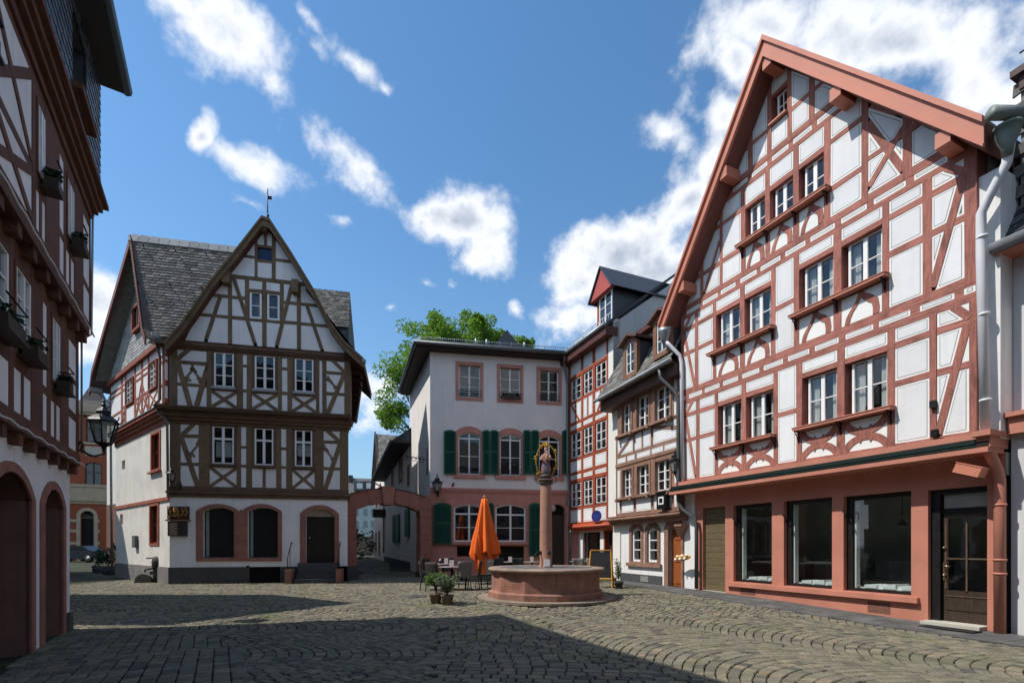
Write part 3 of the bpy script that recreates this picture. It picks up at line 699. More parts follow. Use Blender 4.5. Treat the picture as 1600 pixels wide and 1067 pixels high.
    d.box((um - .012, .15, .72), (um + .012, .18, 2.05), 1); d.box((u0 + .08, .15, 1.34), (u1, .18, 1.365), 1); d.box((u0 + .06, .15, .75), (u0 + .08, .18, 2.05), 1); d.box((u0 + .06, .155, .60), (u1, .18, .615), 1); d.box((u0 + .06, .155, .33), (u1, .18, .345), 0)
    d = d.build('door', [brown_wood, mat('brass_strip', (.30, .20, .13), .35, .1, 5, 0, metal=.7)], root)
    for q in ((u0 + .1, um - .01), (um + .01, u1 - .06)):
        for (za, zb) in ((.74, 1.33), (1.37, 2.16)): MB().add([(q[0], .19, za), (q[1], .19, za), (q[1], .19, zb), (q[0], .19, zb)], [(0, 1, 2, 3)]).build('pane', glass, d)
    MB().box((u0 + .03, .18, 2.36), (u1, .19, h[3] - .11)).build('pane', mat('frosted_transom', (.30, .30, .27), .5, .1, 4, 0), d)
    b = MB(); b.box((u0 + .035, .13, .92), (u0 + .06, .16, 1.28)).tube([(u0 + .05, .16, 1.2), (u0 + .05, .09, 1.2), (u0 + .16, .09, 1.2)], .012, 8).lathe([(.02, 0), (.03, .02), (.02, .04)], (u0 + .05, .13, 1.0), 10).lathe([(.02, 0), (.03, .02), (.02, .04)], (u0 + .05, .13, 1.55), 10)
    b.build('handle', mat('polished_brass', (.55, .42, .25), .25, .1, 5, 0, metal=.9), d)
    MB().box((V(1356), -.006, .12), (V(1391), .02, .36)).build('vent_grille', mat('rusty_grille', (.20, .09, .06), .8, .4, 30, .5, 60), root)
    MB().box((V(1157), -.006, .22), (V(1180), .02, .45)).build('vent_grille', mat('rusty_grille', (.20, .09, .06), .8, .4, 30, .5, 60), root)
    for px in (1147.5, 1226, 1320):
        b = MB(); u_ = V(px) - .02; b.tube([(u_, 0, 2.42), (u_, -.05, 2.42), (u_ + .06, -.07, 2.38), (u_ + .1, -.02, 2.2)], .018, 8); b.build('shutter_catch', iron, root)
    # box lamp (floodlight) by the corner
    u_, v_ = FE.P(1520, 735, .35); c = MB(); c.box((-.20, -.14, -.09), (.20, .13, .09)); c.box((-.17, -.13, -.105), (.17, .1, -.09), 1); c.box((-.21, -.15, .085), (.21, .14, .10))
    c.tube([(.08, .13, 0), (.08, .34, .02)], .03, 8)
    o = c.build('floodlight', [E_paint2, iron], None, FE.sub(u_, -.42, v_, 0) @ Matrix.Rotation(R(22), 4, 'Y')); tag(o, 'salmon painted box floodlight above the glazed shop door', 'floodlight')
    # little black hardware on the wall by the right bay
    for (px, py) in ((1460, 632), (1462, 677), (1470, 690)):
        u_, v_ = FE.P(px, py, .3); MB().box((u_ - .05, Y - .08, v_ - .07), (u_ + .05, Y - .002, v_ + .07)).build('wall_bracket', iron, root)
    # downpipes
    def pipe(pts, r, mt, nm, lab, clamps=()):
        o = thing(nm, lab, 'drainpipe', FE.M); MB().tube(pts, r, 12).build('pipe', mt, o)
        for c in clamps: MB().lathe([(r + .012, -.02), (r + .018, 0), (r + .012, .02)], c, 12).build('clamp', mt, o)
        return o
    g0 = FE.P(1560, 232, .55)
    up = [(FE.U(1578, .5), -.5, z(8.75)), (FE.U(1572, .5), -.48, z(8.45)), (FE.U(1545, .45), -.45, z(8.02)), (FE.U(1533, .42), -.42, z(7.8)), (FE.U(1533, .42), -.42, z(7.0)), (FE.U(1540, .42), -.42, z(3.75))]
    lo = [(FE.U(1540, .42), -.42, z(3.745)), (FE.U(1541, .42), -.42, z(3.45)), (FE.U(1552, .3), -.3, z(3.18)), (FE.U(1560, .12), -.14, z(3.0)), (FE.U(1563, .1), -.12, 2.8), (FE.U(1563, .1), -.12, .02)]
    o = pipe(up, .075, white_pipe, 'drainpipe', 'white drainpipe at the right edge of the big gable, salmon near the ground', [(FE.U(1535, .42), -.42, z(7.35)), (FE.U(1538, .42), -.42, z(5.9)), (FE.U(1540, .42), -.42, z(4.3))])
    MB().tube(lo, .085, 12).build('lower_pipe', E_paint, o)
    for zc in (2.35, 1.35, 1.1): MB().lathe([(.095, -.02), (.105, 0), (.095, .02)], (FE.U(1563, .1), -.12, zc), 12).build('clamp', E_paint, o)
    MB().box((uR + .05, Y - .35, z(3.62)), (FE.U(1560, 0) + .14, .1, z(3.72))).box((uR + .1, Y - .25, z(3.42)), (FE.U(1560, 0) + .1, .1, z(3.62))).build('cornice_end', E_paint, root)
    # the copper hopper at the eave
    MB().lathe([(.07, -.45), (.09, -.3), (.17, -.12), (.18, .0), (.20, .01), (.20, .05), (0, .05)], (FE.U(1574, .55), -.55, z(9.0)), 14).tube([(FE.U(1566, .55), -.95, z(9.2)), (FE.U(1590, .55), -.5, z(9.2)), (FE.U(1600, .3), 2.5, z(9.2))], .11, 10).build('rain_hopper', copper, root)
    pipe([(FE.U(1034, .8) + .1, -.75, eL[1] - .55), (FE.U(1036, .8) + .2, -.72, eL[1] - .75), (FE.U(1061, .45), -.42, eL[1] - 1.1), (FE.U(1064, .42), -.40, eL[1] - 1.35), (FE.U(1066, .42), -.40, z(3.8))], .06, white_pipe, 'drainpipe', 'pale drainpipe between the big gable and the taupe house')
    MB().lathe([(.07, -.4), (.14, -.2), (.22, 0), (.24, .1)], (FE.U(1034, .8) + .1, -.75, eL[1] - .3), 12).build('rain_hopper', zinc, root)
    return root
house_E()

# ------------------------------------------------------------------ neighbour at the right edge
def house_R():
    root = thing('plain_house', 'plain pale grey house with slate roof cut by the right edge of the picture', 'house', FE.M)
    u0 = FE.U(1560, 0) + .13; u1 = u0 + 6
    b = MB(); b.box((u0, .12, -.1), (u1, 8, 3.65)); b.box((u0, .2, 3.65), (u1, 8, 6.9)); b.build('wall', mat('pale_grey_plaster', (.60, .60, .60), .9, .06, 1, .1, 40, stain=(.45, .45, .45)), root)
    b = MB(); b.prism([(u0 + .02, 3.62), (u1, 3.62), (u1, 3.98), (u0 + .02, 3.98)], -.06, .3).box((u0, -.14, 3.92), (u1, .3, 4.0)); b.build('cornice', E_paint, root)
    b = MB(); b.tube([(u0 - .1, -.35, 6.95), (u1, -.35, 6.95)], .1, 10); b.build('gutter', zinc, root)
    b = MB(); b.box((u0 - .1, -.3, 6.85), (u1, .3, 6.93)); b.build('soffit', E_paint, root)
    # mansard slope above
    sl_ = 1.45
    def f3(a, b_, c): l = math.hypot(1, sl_); return (a, -.2 + b_ / l - c * sl_ / l, 6.98 + b_ * sl_ / l + c / l)
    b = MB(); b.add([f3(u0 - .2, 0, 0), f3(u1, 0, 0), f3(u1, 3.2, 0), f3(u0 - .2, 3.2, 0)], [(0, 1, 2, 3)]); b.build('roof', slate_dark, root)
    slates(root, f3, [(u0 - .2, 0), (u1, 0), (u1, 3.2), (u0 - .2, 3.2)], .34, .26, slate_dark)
    # slate hung dormer block and its railing
    ub = FE.P(1561, 160, .0); uu = u0 + .05
    b = MB(); b.box((uu, .35, 7.4), (u1, 4, 10.2)); b.build('dormer', slate, root)
    k = 0
    for r_ in range(14):
        for c in range(9):
            x = uu - .1 + c * .36 + (.18 if r_ % 2 else 0); zz_ = 7.6 + r_ * .19
            if x > u1: continue
            q = MB().add([(x, .30, zz_), (x + .30, .30, zz_ + .05), (x + .35, .335, zz_ + .24), (x + .0, .335, zz_ + .24), (x, .345, zz_), (x + .3, .345, zz_ + .05)], [(0, 1, 2, 3), (0, 4, 5, 1)], rnd=random.random() * .9 + .05)
            q.build('slate', slate, root)
    b = MB(); b.box((uu - .1, .2, 10.2), (u1, 4, 10.32)); b.box((uu - .0, .28, 9.95), (u1, 4, 10.2)); b.build('roof_cornice', mat('dark_maroon_board', (.06, .025, .022), .6, .2), root)
    b = MB(); b.tube([(uu, .3, 10.62), (u1, .3, 10.62)], .015, 6)
    for i in range(14): b.tube([(uu + .08 + i * .28, .3, 10.3), (uu + .08 + i * .28, .3, 10.62)], .013, 6)
    b.build('railing', iron, root)
house_R()
# ------------------------------------------------------------------ brown-timbered gabled house on the left of the square
def house_A():
    root = thing('timber_house', 'white half-timbered gabled house with olive brown beams left of the stone arch', 'house', FA.M)
    G = .2
    # ---- ground floor
    V = lambda px: FA.U(px, 0)
    def Q(px, py, off=0): return FA.P(px, py, off)
    t1 = Q(342, 776)[1]
    w1 = (V(317), V(366), Q(340, 871)[1], Q(317, 799)[1], .16); w2 = (V(387), V(434.5), Q(410, 871)[1], Q(387, 799)[1], .16)
    dr = (V(477.5), V(523), Q(500, 879)[1], Q(478, 803)[1], .22); ce = (V(390), V(438), G - .05, Q(410, 877)[1], 0)
    b = MB(); wall_holes(b, 0, V(543), Q(300, 886)[1], t1 + .1, [w1, w2, dr], 0, .3); b.build('ground_floor_wall', plaster_A, root)
    pz = Q(300, 886)[1]
    b = MB()
    for (a, c) in ((-.03, V(390)), (V(438), V(466))): b.prism([(a, 0), (c, 0), (c, pz), (a, pz)], -.035, .1)
    b.build('plinth', stone_grey, root)
    MB().box((V(390), .25, 0), (V(438), .3, pz + .1)).box((V(385), -.02, 0), (V(390), .25, pz + .05), 0).build('cellar_opening', dark_room, root)
    MB().box((V(418), -.02, 0), (V(418) + .02, .1, pz)).build('cellar_rail', iron, root)
    # sandstone surrounds
    def surround(h, wl_, wr_, bot, nm, extra=.12, pointed=False):
        o = opening(h[0] - wl_, h[1] + wr_, bot, h[3] + .02, h[4] + extra); i_ = opening(h[0], h[1], h[2] if bot < h[2] else bot, h[3], h[4])
        MB().ring(o, i_, -.035, .06).build(nm, stone_red, root)
    surround(w1, .22, .2, w1[2] - .13, 'window_surround'); surround(w2, .22, .14, w2[2] - .13, 'window_surround')
    MB().box((w1[1] + .2, -.036, w1[2] - .13), (w2[0] - .22, .06, w1[3] + .1)).build('stone_pier', stone_red, root)
    surround(dr, .20, .16, pz + .02, 'door_surround', .13)
    sg = mat('shopfront_dark_frame', (.03, .028, .025), .5, .2, 4, 0)
    for h, bl in ((w1, 0), (w2, 1)):
        w = window(root, h[0], h[1], h[2], h[3] + h[4], .16, 1, 1, .04, rise=h[4], mt=sg, name='shop_window', gm=shop_glass)
        MB().box((h[0] + .04, .2, h[2] + .02), (h[0] + .13, .26, h[3] + .04)).build('pale_jamb', mat('pale_green_jamb', (.42, .50, .46), .6, .1), w)
        if bl:
            b = MB()
            for k in range(6): b.box((h[0] + .14, .4, h[2] + .12 + k * .26), (h[1] - .05, .44, h[2] + .2 + k * .26))
            b.build('blind_slats', mat('grey_slat', (.10, .105, .10), .7, .2), w)
    # door with a pale transom
    b = MB(); b.prism(clip_poly([(dr[0], dr[3] - .08), (dr[1], dr[3] - .08), (dr[1], dr[3] + .5), (dr[0], dr[3] + .5)], opening(dr[0], dr[1], dr[2], dr[3], dr[4])), .16, .2); b.build('transom_panel', mat('beige_transom', (.34, .30, .24), .7, .1), root)
    d = MB(); d.box((dr[0], .2, dr[2]), (dr[1], .24, dr[3] - .08))
    for k in range(22): d.box((dr[0] + .07, .185, dr[2] + .10 + k * .083), (dr[1] - .07, .205, dr[2] + .15 + k * .083))
    d = d.build('door', mat('black_brown_door', (.022, .018, .014), .5, .3, 6, .2), root)
    MB().lathe([(.03, 0), (.04, .03), (.03, .06)], (dr[0] + .13, .15, dr[2] + .95), 10).build('handle', mat('polished_brass', (.55, .42, .25), .25, .1, 5, 0, metal=.9), d)
    for k in range(3): MB().box((V(467), -.25 - .26 * (2 - k), G - .1 if k == 0 else G + .16 * k), (V(530), .2, G + .16 * (k + 1) - .002)).build('step', stone_grey, root)
    MB().box((V(467), -.24, G + .48), (V(530), .25, dr[2])).build('step', stone_grey, root)
    for pxa, pxb in ((452.5, 462), (529, 537)): MB().box((V(pxa), -.8, G - .1), (V(pxb), .0, G + .52)).build('step_cheek', stone_red, root)
    for px in (456.5, 532):
        u_ = V(px); b = MB(); b.tube([(u_, -.7, G + .5), (u_, -.78, G + .9), (u_, -.72, G + 1.0), (u_, -.1, G + 1.55), (u_, -.02, G + 1.5)], .018, 8); b.tube([(u_, -.35, G + .5), (u_, -.35, G + 1.3)], .012, 6)
        b.build('handrail', iron, root)
    # ---- storey 1
    tf = TF(root, 0, A_t, [plaster_A], None, None, .3, None, .014)
    def win(tfy, u0, u1, z0, z1, tr=None, rows=3, cur=None, fill=None):
        f_ = .10
        window(root, u0 + f_, u1 - f_, z0 + .03, z1 - .06, tfy - .01, 2, rows, .05, .085, .03, transom=tr, curtain=cur)
        b = MB(); b.ring([(u0, z0), (u1, z0), (u1, z1), (u0, z1)], [(u0 + f_, z0 + .03), (u1 - f_, z0 + .03), (u1 - f_, z1 - .06), (u0 + f_, z1 - .06)], tfy - .004, tfy + .28); b.build('window_casing', A_beam[1], root)
        b = MB(); b.box((u0 + .03, tfy - .10, z0 - .06), (u1 - .03, tfy + .02, z0 + .025)); b.build('window_sill', fill or A_beam[0], root)
    a, c = Q(310, 759.5)[1], Q(310, 661.5)[1]
    zr1, zr2 = (5.64, 5.77), (4.60, 4.71)
    P1 = [(V(p), V(q)) for p, q in ((266, 282), (310.7, 327.5), (370, 376.6), (384.5, 393.5), (431.5, 439.3), (447.5, 456.5), (492, 505.6), (531, 543))]
    zt = Q(330, 663)[1]; zw0, zw1 = Q(350, 726)[1], zt - .02
    br = [(a, zr2[0], 'p'), (zr2[1], zr1[0], 'p'), (zr1[1], zt - .04, 'p')]
    ww = [(a, zw0 - .1, 'x'), (zw0, zw1, 'w')]; wv = [(a, zw0 - .1, 'v'), (zw0, zw1, 'w')]; nr = [(a, 4.6, 'p'), (4.7, 5.32, 'p'), (5.42, zt - .04, 'p')]
    cset = [[(.12, .5, .62, .2), (.5, .9, .62, .2)], None, [(.12, .5, .62, .3), (.5, .9, .62, .3)]]; ci = [0]
    def w_1(u0, u1, z0, z1):
        win(0, u0, u1, z0, z1, z0 + (z1 - z0) * .66, [1, 1] if 1 else 3, cset[ci[0] % 3]); ci[0] += 1
    tf.win = w_1
    tf.storey(a - .02, zt, P1, [br, ww, nr, wv, nr, ww, br], .11)
    tf.brace((P1[0][1], zt - .45), (P1[1][0] - .04, a), .17); tf.brace((P1[0][1], zt - .5), (P1[0][1] + .45, zt), .15)
    tf.brace((P1[7][0], zt - .55), (P1[6][1] + .06, a), .17); tf.brace((P1[7][0], zt - .45), (P1[6][1] + .12, zt), .15)
    def curl(pts, par_y, w=.07):
        b = MB(); b.strip(pts, w, par_y - .004, par_y + .05)
        for t in (.3, .75):
            i = int(t * (len(pts) - 1)); p = pts[i]; b.prism([(p[0] + .09 * math.cos(q * math.pi / 4), p[1] + .075 * math.sin(q * math.pi / 4)) for q in range(8)], par_y - .006, par_y + .05, back=False)
            b.prism([(p[0] + .05 * math.cos(q * math.pi / 3) + .10, p[1] - .08 + .05 * math.sin(q * math.pi / 3)) for q in range(6)], par_y - .006, par_y + .05, back=False)
        b.build('carved_brace', A_t[1], root)
    def sc(p0, p1, bend, n=8): return [(p0[0] + (p1[0] - p0[0]) * i / n + bend * math.sin(math.pi * 2 * i / n), p0[1] + (p1[1] - p0[1]) * i / n) for i in range(n + 1)]
    curl(sc((P1[1][0], 5.62), (P1[0][1] + .33, 4.85), .05), 0); curl(sc((P1[6][1] + .03, 5.6), (P1[7][0] - .22, 4.85), -.05), 0)
    # sill beam / ledge with mouldings, fully round the front
    def ledge(off, z0, z1, prof, name='ledge_beam', u1=None, u0=None):
        b = MB(); n = len(prof)
        for i, (za, zb, yo) in enumerate(prof): b.box(((-.0 - off if u0 is None else u0) - yo, -off - yo, z0 + (z1 - z0) * za), ((V(543) if u1 is None else u1) + yo, .3, z0 + (z1 - z0) * zb))
        b.build(name, A_beam[0], root)
    zl = Q(300, 776.5)[1]
    ledge(0, zl, a - .02, [(0, .35, .05), (.35, .55, .10), (.55, 1, .015)])
    O2 = .27
    z2 = FA.P(300, 634, O2)[1]; 
    ledge(.0, zt, z2, [(0, .18, .03), (.18, .38, .10), (.38, .58, .17), (.58, .66, .2)])
    ledge(O2, zt + (z2 - zt) * .66, z2, [(0, .2, -.02), (.2, .55, .09), (.55, .75, .12), (.75, 1, .02)])
    # ---- storey 2
    U = lambda px: FA.U(px, O2)
    P2 = [(U(p), U(q)) for p, q in ((264, 277), (322.5, 330), (370, 379), (385.5, 393.7), (434, 440.5), (449, 456.5), (494, 499), (503.5, 510), (538, 547.5))]
    z2t = FA.P(300, 546, O2)[1]
    zw0, zw1 = FA.P(350, 606, O2)[1], z2t - .0
    tf2 = TF(root, -O2, A_t, [plaster_A], None, None, .3, None, .014)
    tf2.win = lambda u0, u1, z0, z1: win(-O2, u0, u1, z0, z1, None, 3, None, mat('grey_sill', (.30, .31, .33), .6, .1))
    br = [(z2, zw0 - .02, 'p'), (zw0 + .09, z2t - .55, 'p'), (z2t - .43, z2t - .04, 'p')]
    wx = [(z2, zw0 - .12, 'x'), (zw0, zw1, 'w')]
    nr = [(z2, zw0 - .12, 'p'), (zw0, z2t - .52, 'p'), (z2t - .42, z2t - .06, 'p')]
    tf2.storey(z2, z2t, P2, [br, wx, nr, wx, nr, wx, [(z2, z2t - .05, 'p')], br], .12)
    q0 = P2[0][1]; q1 = P2[1][0]; W_ = q1 - q0
    tf2.brace((q0, z2t - .45), (q0 + W_ * .44, z2), .17); tf2.brace((q1, z2t - .75), (q0 + W_ * .66, z2), .17)
    tf2.brace((q0, z2t - .4), (q0 + .38, z2t), .15)
    curl(sc((q0 + W_ * .5, z2t - .55), (q0 + W_ * .34, zw0 + .12), .05), -O2); curl(sc((q0 + W_ * .52, z2t - .55), (q0 + W_ * .76, zw0 + .12), -.05), -O2)
    q0 = P2[7][1]; q1 = P2[8][0]; tf2.brace((q1, z2t - .5), (q0 + .05, z2), .16); tf2.brace((q1, z2t - .42), (q0 + (q1 - q0) * .35, z2t), .14)
    curl(sc((q0 + .06, z2t - .62), (q1 - .3, zw0 + .15), -.05), -O2)
    tf.finish(); tf2.finish()
    # ---- gable
    O3 = .38
    z3 = FA.P(350, 536, O3)[1]
    ledge(O2 + .0, z2t, z3, [(0, .2, .01), (.2, .45, .06), (.45, .7, .10), (.7, 1.0, .06)], u0=U(265), u1=U(548))
    def Z3(px, py): return FA.P(px, py, O3)
    RO = O3 + .35
    pr = [FA.P(x, y, RO) for x, y in ((257, 536), (268, 524), (280, 511), (305, 476), (329, 440), (366, 395), (409, 340))]
    pl = [FA.P(x, y, RO) for x, y in ((409, 340), (421, 344), (455, 396), (489, 452), (515, 504), (538, 535), (568, 562))]
    apx = FA.P(414, 339, RO)
    # shift gable clip inward from the roof line
    def low(pts, d): return [(x, z_ - d) for x, z_ in pts]
    outline = low(pr, .33)[1:-1] + [(FA.P(413, 340, RO)[0], apx[1] - .42)] + low(pl, .33)[2:-1]
    gab = [(outline[0][0] + .12, z3)] + [(p[0], p[1]) for p in outline if p[1] > z3 + .25] + [(outline[-1][0] - .12, z3)]
    # convex hull piece for clipping (the flare at the foot is covered by the beam)
    gl = Z3(287, 529)[0]; gr = Z3(545, 552)[0]
    ga = [(gl, z3 - .1), (gr, z3 - .1), FA.P(515, 507, RO - .1), FA.P(489, 458, RO - .1), FA.P(455, 402, RO - .1), (FA.P(413, 348, RO)[0], apx[1] - .25), FA.P(366, 401, RO - .1), FA.P(329, 447, RO - .1), FA.P(305, 484, RO - .1)]
    gc = ccw(ga)
    # hull
    def hull(pts):
        pts = sorted(pts); lo = []
        def cr(o, a_, b_): return (a_[0] - o[0]) * (b_[1] - o[1]) - (a_[1] - o[1]) * (b_[0] - o[0])
        for p in pts:
            while len(lo) > 1 and cr(lo[-2], lo[-1], p) <= 0: lo.pop()
            lo.append(p)
        up = []
        for p in reversed(pts):
            while len(up) > 1 and cr(up[-2], up[-1], p) <= 0: up.pop()
            up.append(p)
        return lo[:-1] + up[:-1]
    gc = hull(ga)
    def wg(u0, u1, z0, z1): window(root, u0 + .02, u1 - .02, z0 + .02, z1 - .02, -O3 + .03, 1, 2, .07, bar=.03)
    tf3 = TF(root, -O3, A_t, [plaster_A], gc, None, .3, wg, .012)
    X = lambda px: FA.U(px, O3)
    zb = Z3(309, 491)[1]; zc = Z3(331, 461)[1]; zd = Z3(365, 432)[1]; ze = Z3(380, 400)[1]; zf = Z3(410, 381)[1]
    # lower zone: verticals run from the base to the collar
    posts = [(gl - .3, gl - .25), (X(356), X(362.5)), (X(382.5), X(388.7)), (X(409.5), X(416)), (X(437.5), X(443.3)), (X(463.8), X(470)), (gr + .2, gr + .25)]
    lo3 = [(z3, zb - .06, 'p'), (zb + .06, zc - .06, 'p'), (zc + .06, zd - .07, 'p')]
    wz0, wz1 = Z3(400, 498)[1], Z3(400, 456)[1]
    wl3 = [(z3, wz0 - .12, 'p'), (wz0, wz1, 'w'), (wz1 + .1, zd - .07, 'p')]
    md = [(z3, zb - .06, 'p'), (zb + .06, zc - .06, 'p'), (zc + .06, zd - .07, 'p')]
    for i, (p, q) in enumerate(posts):
        if i in (1, 3, 5): tf3.beam(p, q, z3, zd, True)
        if i in (2, 4): tf3.beam(p, q, wz0 - .1, zd, True)
    tf3.bay(posts[0][1], posts[1][0], z3, zd, lo3); tf3.bay(posts[5][1], posts[6][0], z3, zd, lo3)
    tf3.bay(posts[1][1], posts[2][0], z3, zd, md); tf3.bay(posts[4][1], posts[5][0], z3, zd, md)
    # window bays
    tf3.bay(posts[2][1], posts[3][0], wz0 - .1, zd, [(wz0, wz1, 'w'), (wz1 + .1, zd - .07, 'p')]); tf3.bay(posts[3][1], posts[4][0], wz0 - .1, zd, [(wz0, wz1, 'w'), (wz1 + .1, zd - .07, 'p')])
    tf3.cell(posts[2][0], posts[3][0], z3, wz0 - .1, 'p'); tf3.cell(posts[3][1], posts[4][1], z3, wz0 - .1, 'p')
    tf3.brace(Z3(364.3, 432), Z3(398, 536), .13); tf3.brace(Z3(345, 461), Z3(322, 530), .13)
    tf3.brace(Z3(457, 441), Z3(432.5, 540), .13); tf3.brace(Z3(478.5, 474), Z3(503, 546), .13)
    # upper zone
    up = [(X(398), X(402.3)), (X(425), X(430.3))]
    tf3.beam(gl, gr, zd - .07, zd + .08, False, .002)
    top = apx[1]
    for p, q in up: tf3.beam(p, q, zd + .08, top, True)
    tf3.bay(gl, up[0][0], zd + .08, top, [(zd + .08, ze - .05, 'p'), (ze + .05, top, 'p')]); tf3.bay(up[1][1], gr, zd + .08, top, [(zd + .08, ze - .05, 'p'), (ze + .05, top, 'p')])
    bw = (Z3(403, 405)[1], Z3(403, 386)[1])
    def w4(u0, u1, z0, z1):
        MB().box((u0, -O3 + .06, z0), (u1, -O3 + .07, z1)).build('pane', mat('blue_glass', (.008, .02, .07), .15, .2, 3, 0), root)
    tf3.win = w4
    tf3.bay(up[0][1], up[1][0], zd + .08, top, [(zd + .08, bw[0] - .09, 'p'), (bw[0], bw[1], 'w'), (bw[1] + .09, top, 'p')])
    cu = X(414.5); tf3.beam(cu - .05, cu + .05, bw[1] + .09, top - .3, True, -.01); 
    tf3.finish()
    # purlin ends in the gable
    for (px, py, w_) in ((356, 437, .12), (463, 452, .12)):
        u_, v_ = Z3(px, py); MB().box((u_ - w_, -RO + .06, v_ - .24), (u_ + w_, -O3 + .05, v_ + .24)).build('purlin_end', A_t[1], root)
    u_, v_ = Z3(414.5, 362); MB().box((u_ - .09, -RO + .1, v_ - .1), (u_ + .09, -O3 + .05, v_ + .35)).box((u_ - .12, -RO + .08, v_ + .0), (u_ + .12, -O3 + .05, v_ + .12)).build('purlin_end', A_t[1], root)
    # inner core with gable
    inv = FA.M.inverted(); bl = inv @ FAs.W(.25, .35, 0); xr = V(541)
    def block(b, z0, z1, xl, xr_, ex=0):
        f = [(xl, .31), (xr_, .31), (xr_ - .13 * 7, 7.3), (bl.x, bl.y), (inv @ FAs.W(FAs.L - .3, .35, 0)).to_tuple()[:2]]
        n = len(f); b.add([(x, y, z0) for x, y in f] + [(x, y, z1) for x, y in f], [tuple(range(n - 1, -1, -1)), tuple(range(n, 2 * n))] + [(i, (i + 1) % n, n + (i + 1) % n, n + i) for i in range(n)])
    core = MB(); block(core, 0, t1, .1, xr); block(core, t1 - .05, z3, .1, V(543)); core.prism([p for p in gc], -O3 + .14, 3.4, 0); core.build('inner_wall', [dark_room], root)
    b = MB()
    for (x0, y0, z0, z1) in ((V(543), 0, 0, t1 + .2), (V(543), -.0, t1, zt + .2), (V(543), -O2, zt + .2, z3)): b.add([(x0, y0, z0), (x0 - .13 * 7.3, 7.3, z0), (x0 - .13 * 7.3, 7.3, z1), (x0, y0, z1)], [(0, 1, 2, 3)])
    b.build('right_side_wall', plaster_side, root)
    # ---- front gable roof: rake boards following the curve + slate planes behind
    full = pr + pl
    b = MB()
    for i in range(len(full) - 1):
        p, q = full[i], full[i + 1]
        b.prism([p, q, (q[0], q[1] - .30), (p[0], p[1] - .30)], -RO, -RO + .07)
        b.prism([(p[0], p[1] + .05), (q[0], q[1] + .05), (q[0], q[1] - .06), (p[0], p[1] - .06)], -RO - .05, -RO + .1)
    b.build('barge_board', A_t[0], root)
    b = MB(); bk = MB()
    for i in range(len(full) - 1):
        p, q = full[i], full[i + 1]
        b.prism([(p[0], p[1] + .04), (q[0], q[1] + .04), (q[0], q[1] + .08), (p[0], p[1] + .08)], -RO + .0, 3.9)
        bk.prism([(p[0], p[1] - .28), (q[0], q[1] - .28), (q[0], q[1] + .03), (p[0], p[1] + .03)], -RO + .08, 3.6)
    b.build('roof', slate, root); bk.build('roof_soffit', mat('maroon_soffit', (.085, .032, .022), .75, .3, 3, .2), root)
    # weather rod
    u_ = X(416); b = MB(); zt_ = top; b.tube([(u_, -.2, zt_ - .1), (u_, -.2, zt_ + 1.4)], .022, 6); b.tube([(u_, -.2, zt_ + .35), (u_ + .03, -.2, zt_ + .4), (u_, -.2, zt_ + .45)], .04, 6); b.tube([(u_, -.2, zt_ + .1), (u_, -.2, zt_ - .1)], [.03, .12], 8)
    b.box((u_, -.21, zt_ + 1.02), (u_ + .15, -.19, zt_ + 1.14)); b.build('weather_vane', iron, root)
    # eave on the right (underside seen against the sky)
    e = full[-1]
    b = MB(); b.tube([(e[0] + .02, -RO - .05, e[1] - .05), (e[0] + .02 - 1.25, 9, e[1] - .05)], .08, 8); b.build('gutter', zinc, root)
    b = MB(); xw = V(541); b.add([(e[0], -RO + .1, e[1] - .12), (e[0] - 1.25, 9, e[1] - .12), (xw - 1.2, 9, e[1] + .15), (xw, -RO + .1, e[1] + .15)], [(0, 1, 2, 3)]); b.add([(e[0], -RO + .1, e[1] - .0), (e[0] - 1.25, 9, e[1] - .0), (xw - 2.6, 9, e[1] + 2.6), (xw - 1.4, -RO + .1, e[1] + 2.6)], [(0, 1, 2, 3)]); b.build('side_eave', mat('maroon_soffit', (.085, .032, .022), .75, .3, 3, .2), root)
    for k in range(9): MB().box((xw - .12 * k - .05, .2 + k, e[1] - .2), (e[0] - .14 * k - .05, .32 + k, e[1] - .08)).build('rafter_end', mat('maroon_soffit', (.085, .032, .022), .75, .3, 3, .2), root)
    # ---- main roof with its ridge running left to right behind the gable
    Rz = FA.P(300, 380, 0)
    ua_, za_ = FAs.P(202, 367, .85); e1 = inv @ FAs.W(ua_, -.85, za_)
    zE, zR, yR = 9.15, za_ - .03, e1.y
    def f3(a_, b_, c_):
        sl_ = (zR - zE) / (yR + .45); l = math.hypot(1, sl_); return (a_, -.45 + b_ / l - c_ * sl_ / l, zE + b_ * sl_ / l + c_ / l)
    Ls = math.hypot(zR - zE, yR + .45)
    e0 = inv @ FAs.W(FAs.L - .05, -.85, zE)
    poly = [(e0.x - .02, 0), (pr[1][0] + .1, 0), (apx[0] - .2, Ls), (e1.x - .02, Ls)]
    b = MB(); b.add([f3(*p, 0) for p in poly], [(0, 1, 2, 3)]); b.add([f3(poly[0][0], 0, -.18), f3(poly[1][0], 0, -.18), f3(poly[2][0], Ls, -.18), f3(poly[3][0], Ls, -.18)], [(3, 2, 1, 0)]); b.build('roof', slate, root)
    slates(root, f3, poly, .25, .125, slate, lift=.02)
    # ridge cap of pale slates
    k = 0; x = e1.x
    while x < V(400) :
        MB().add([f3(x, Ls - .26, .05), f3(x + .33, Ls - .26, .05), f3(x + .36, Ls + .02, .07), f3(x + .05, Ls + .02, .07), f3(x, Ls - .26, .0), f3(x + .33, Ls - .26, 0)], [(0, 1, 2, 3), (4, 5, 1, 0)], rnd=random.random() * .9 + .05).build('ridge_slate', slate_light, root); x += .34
    # slate hooks
    b = MB()
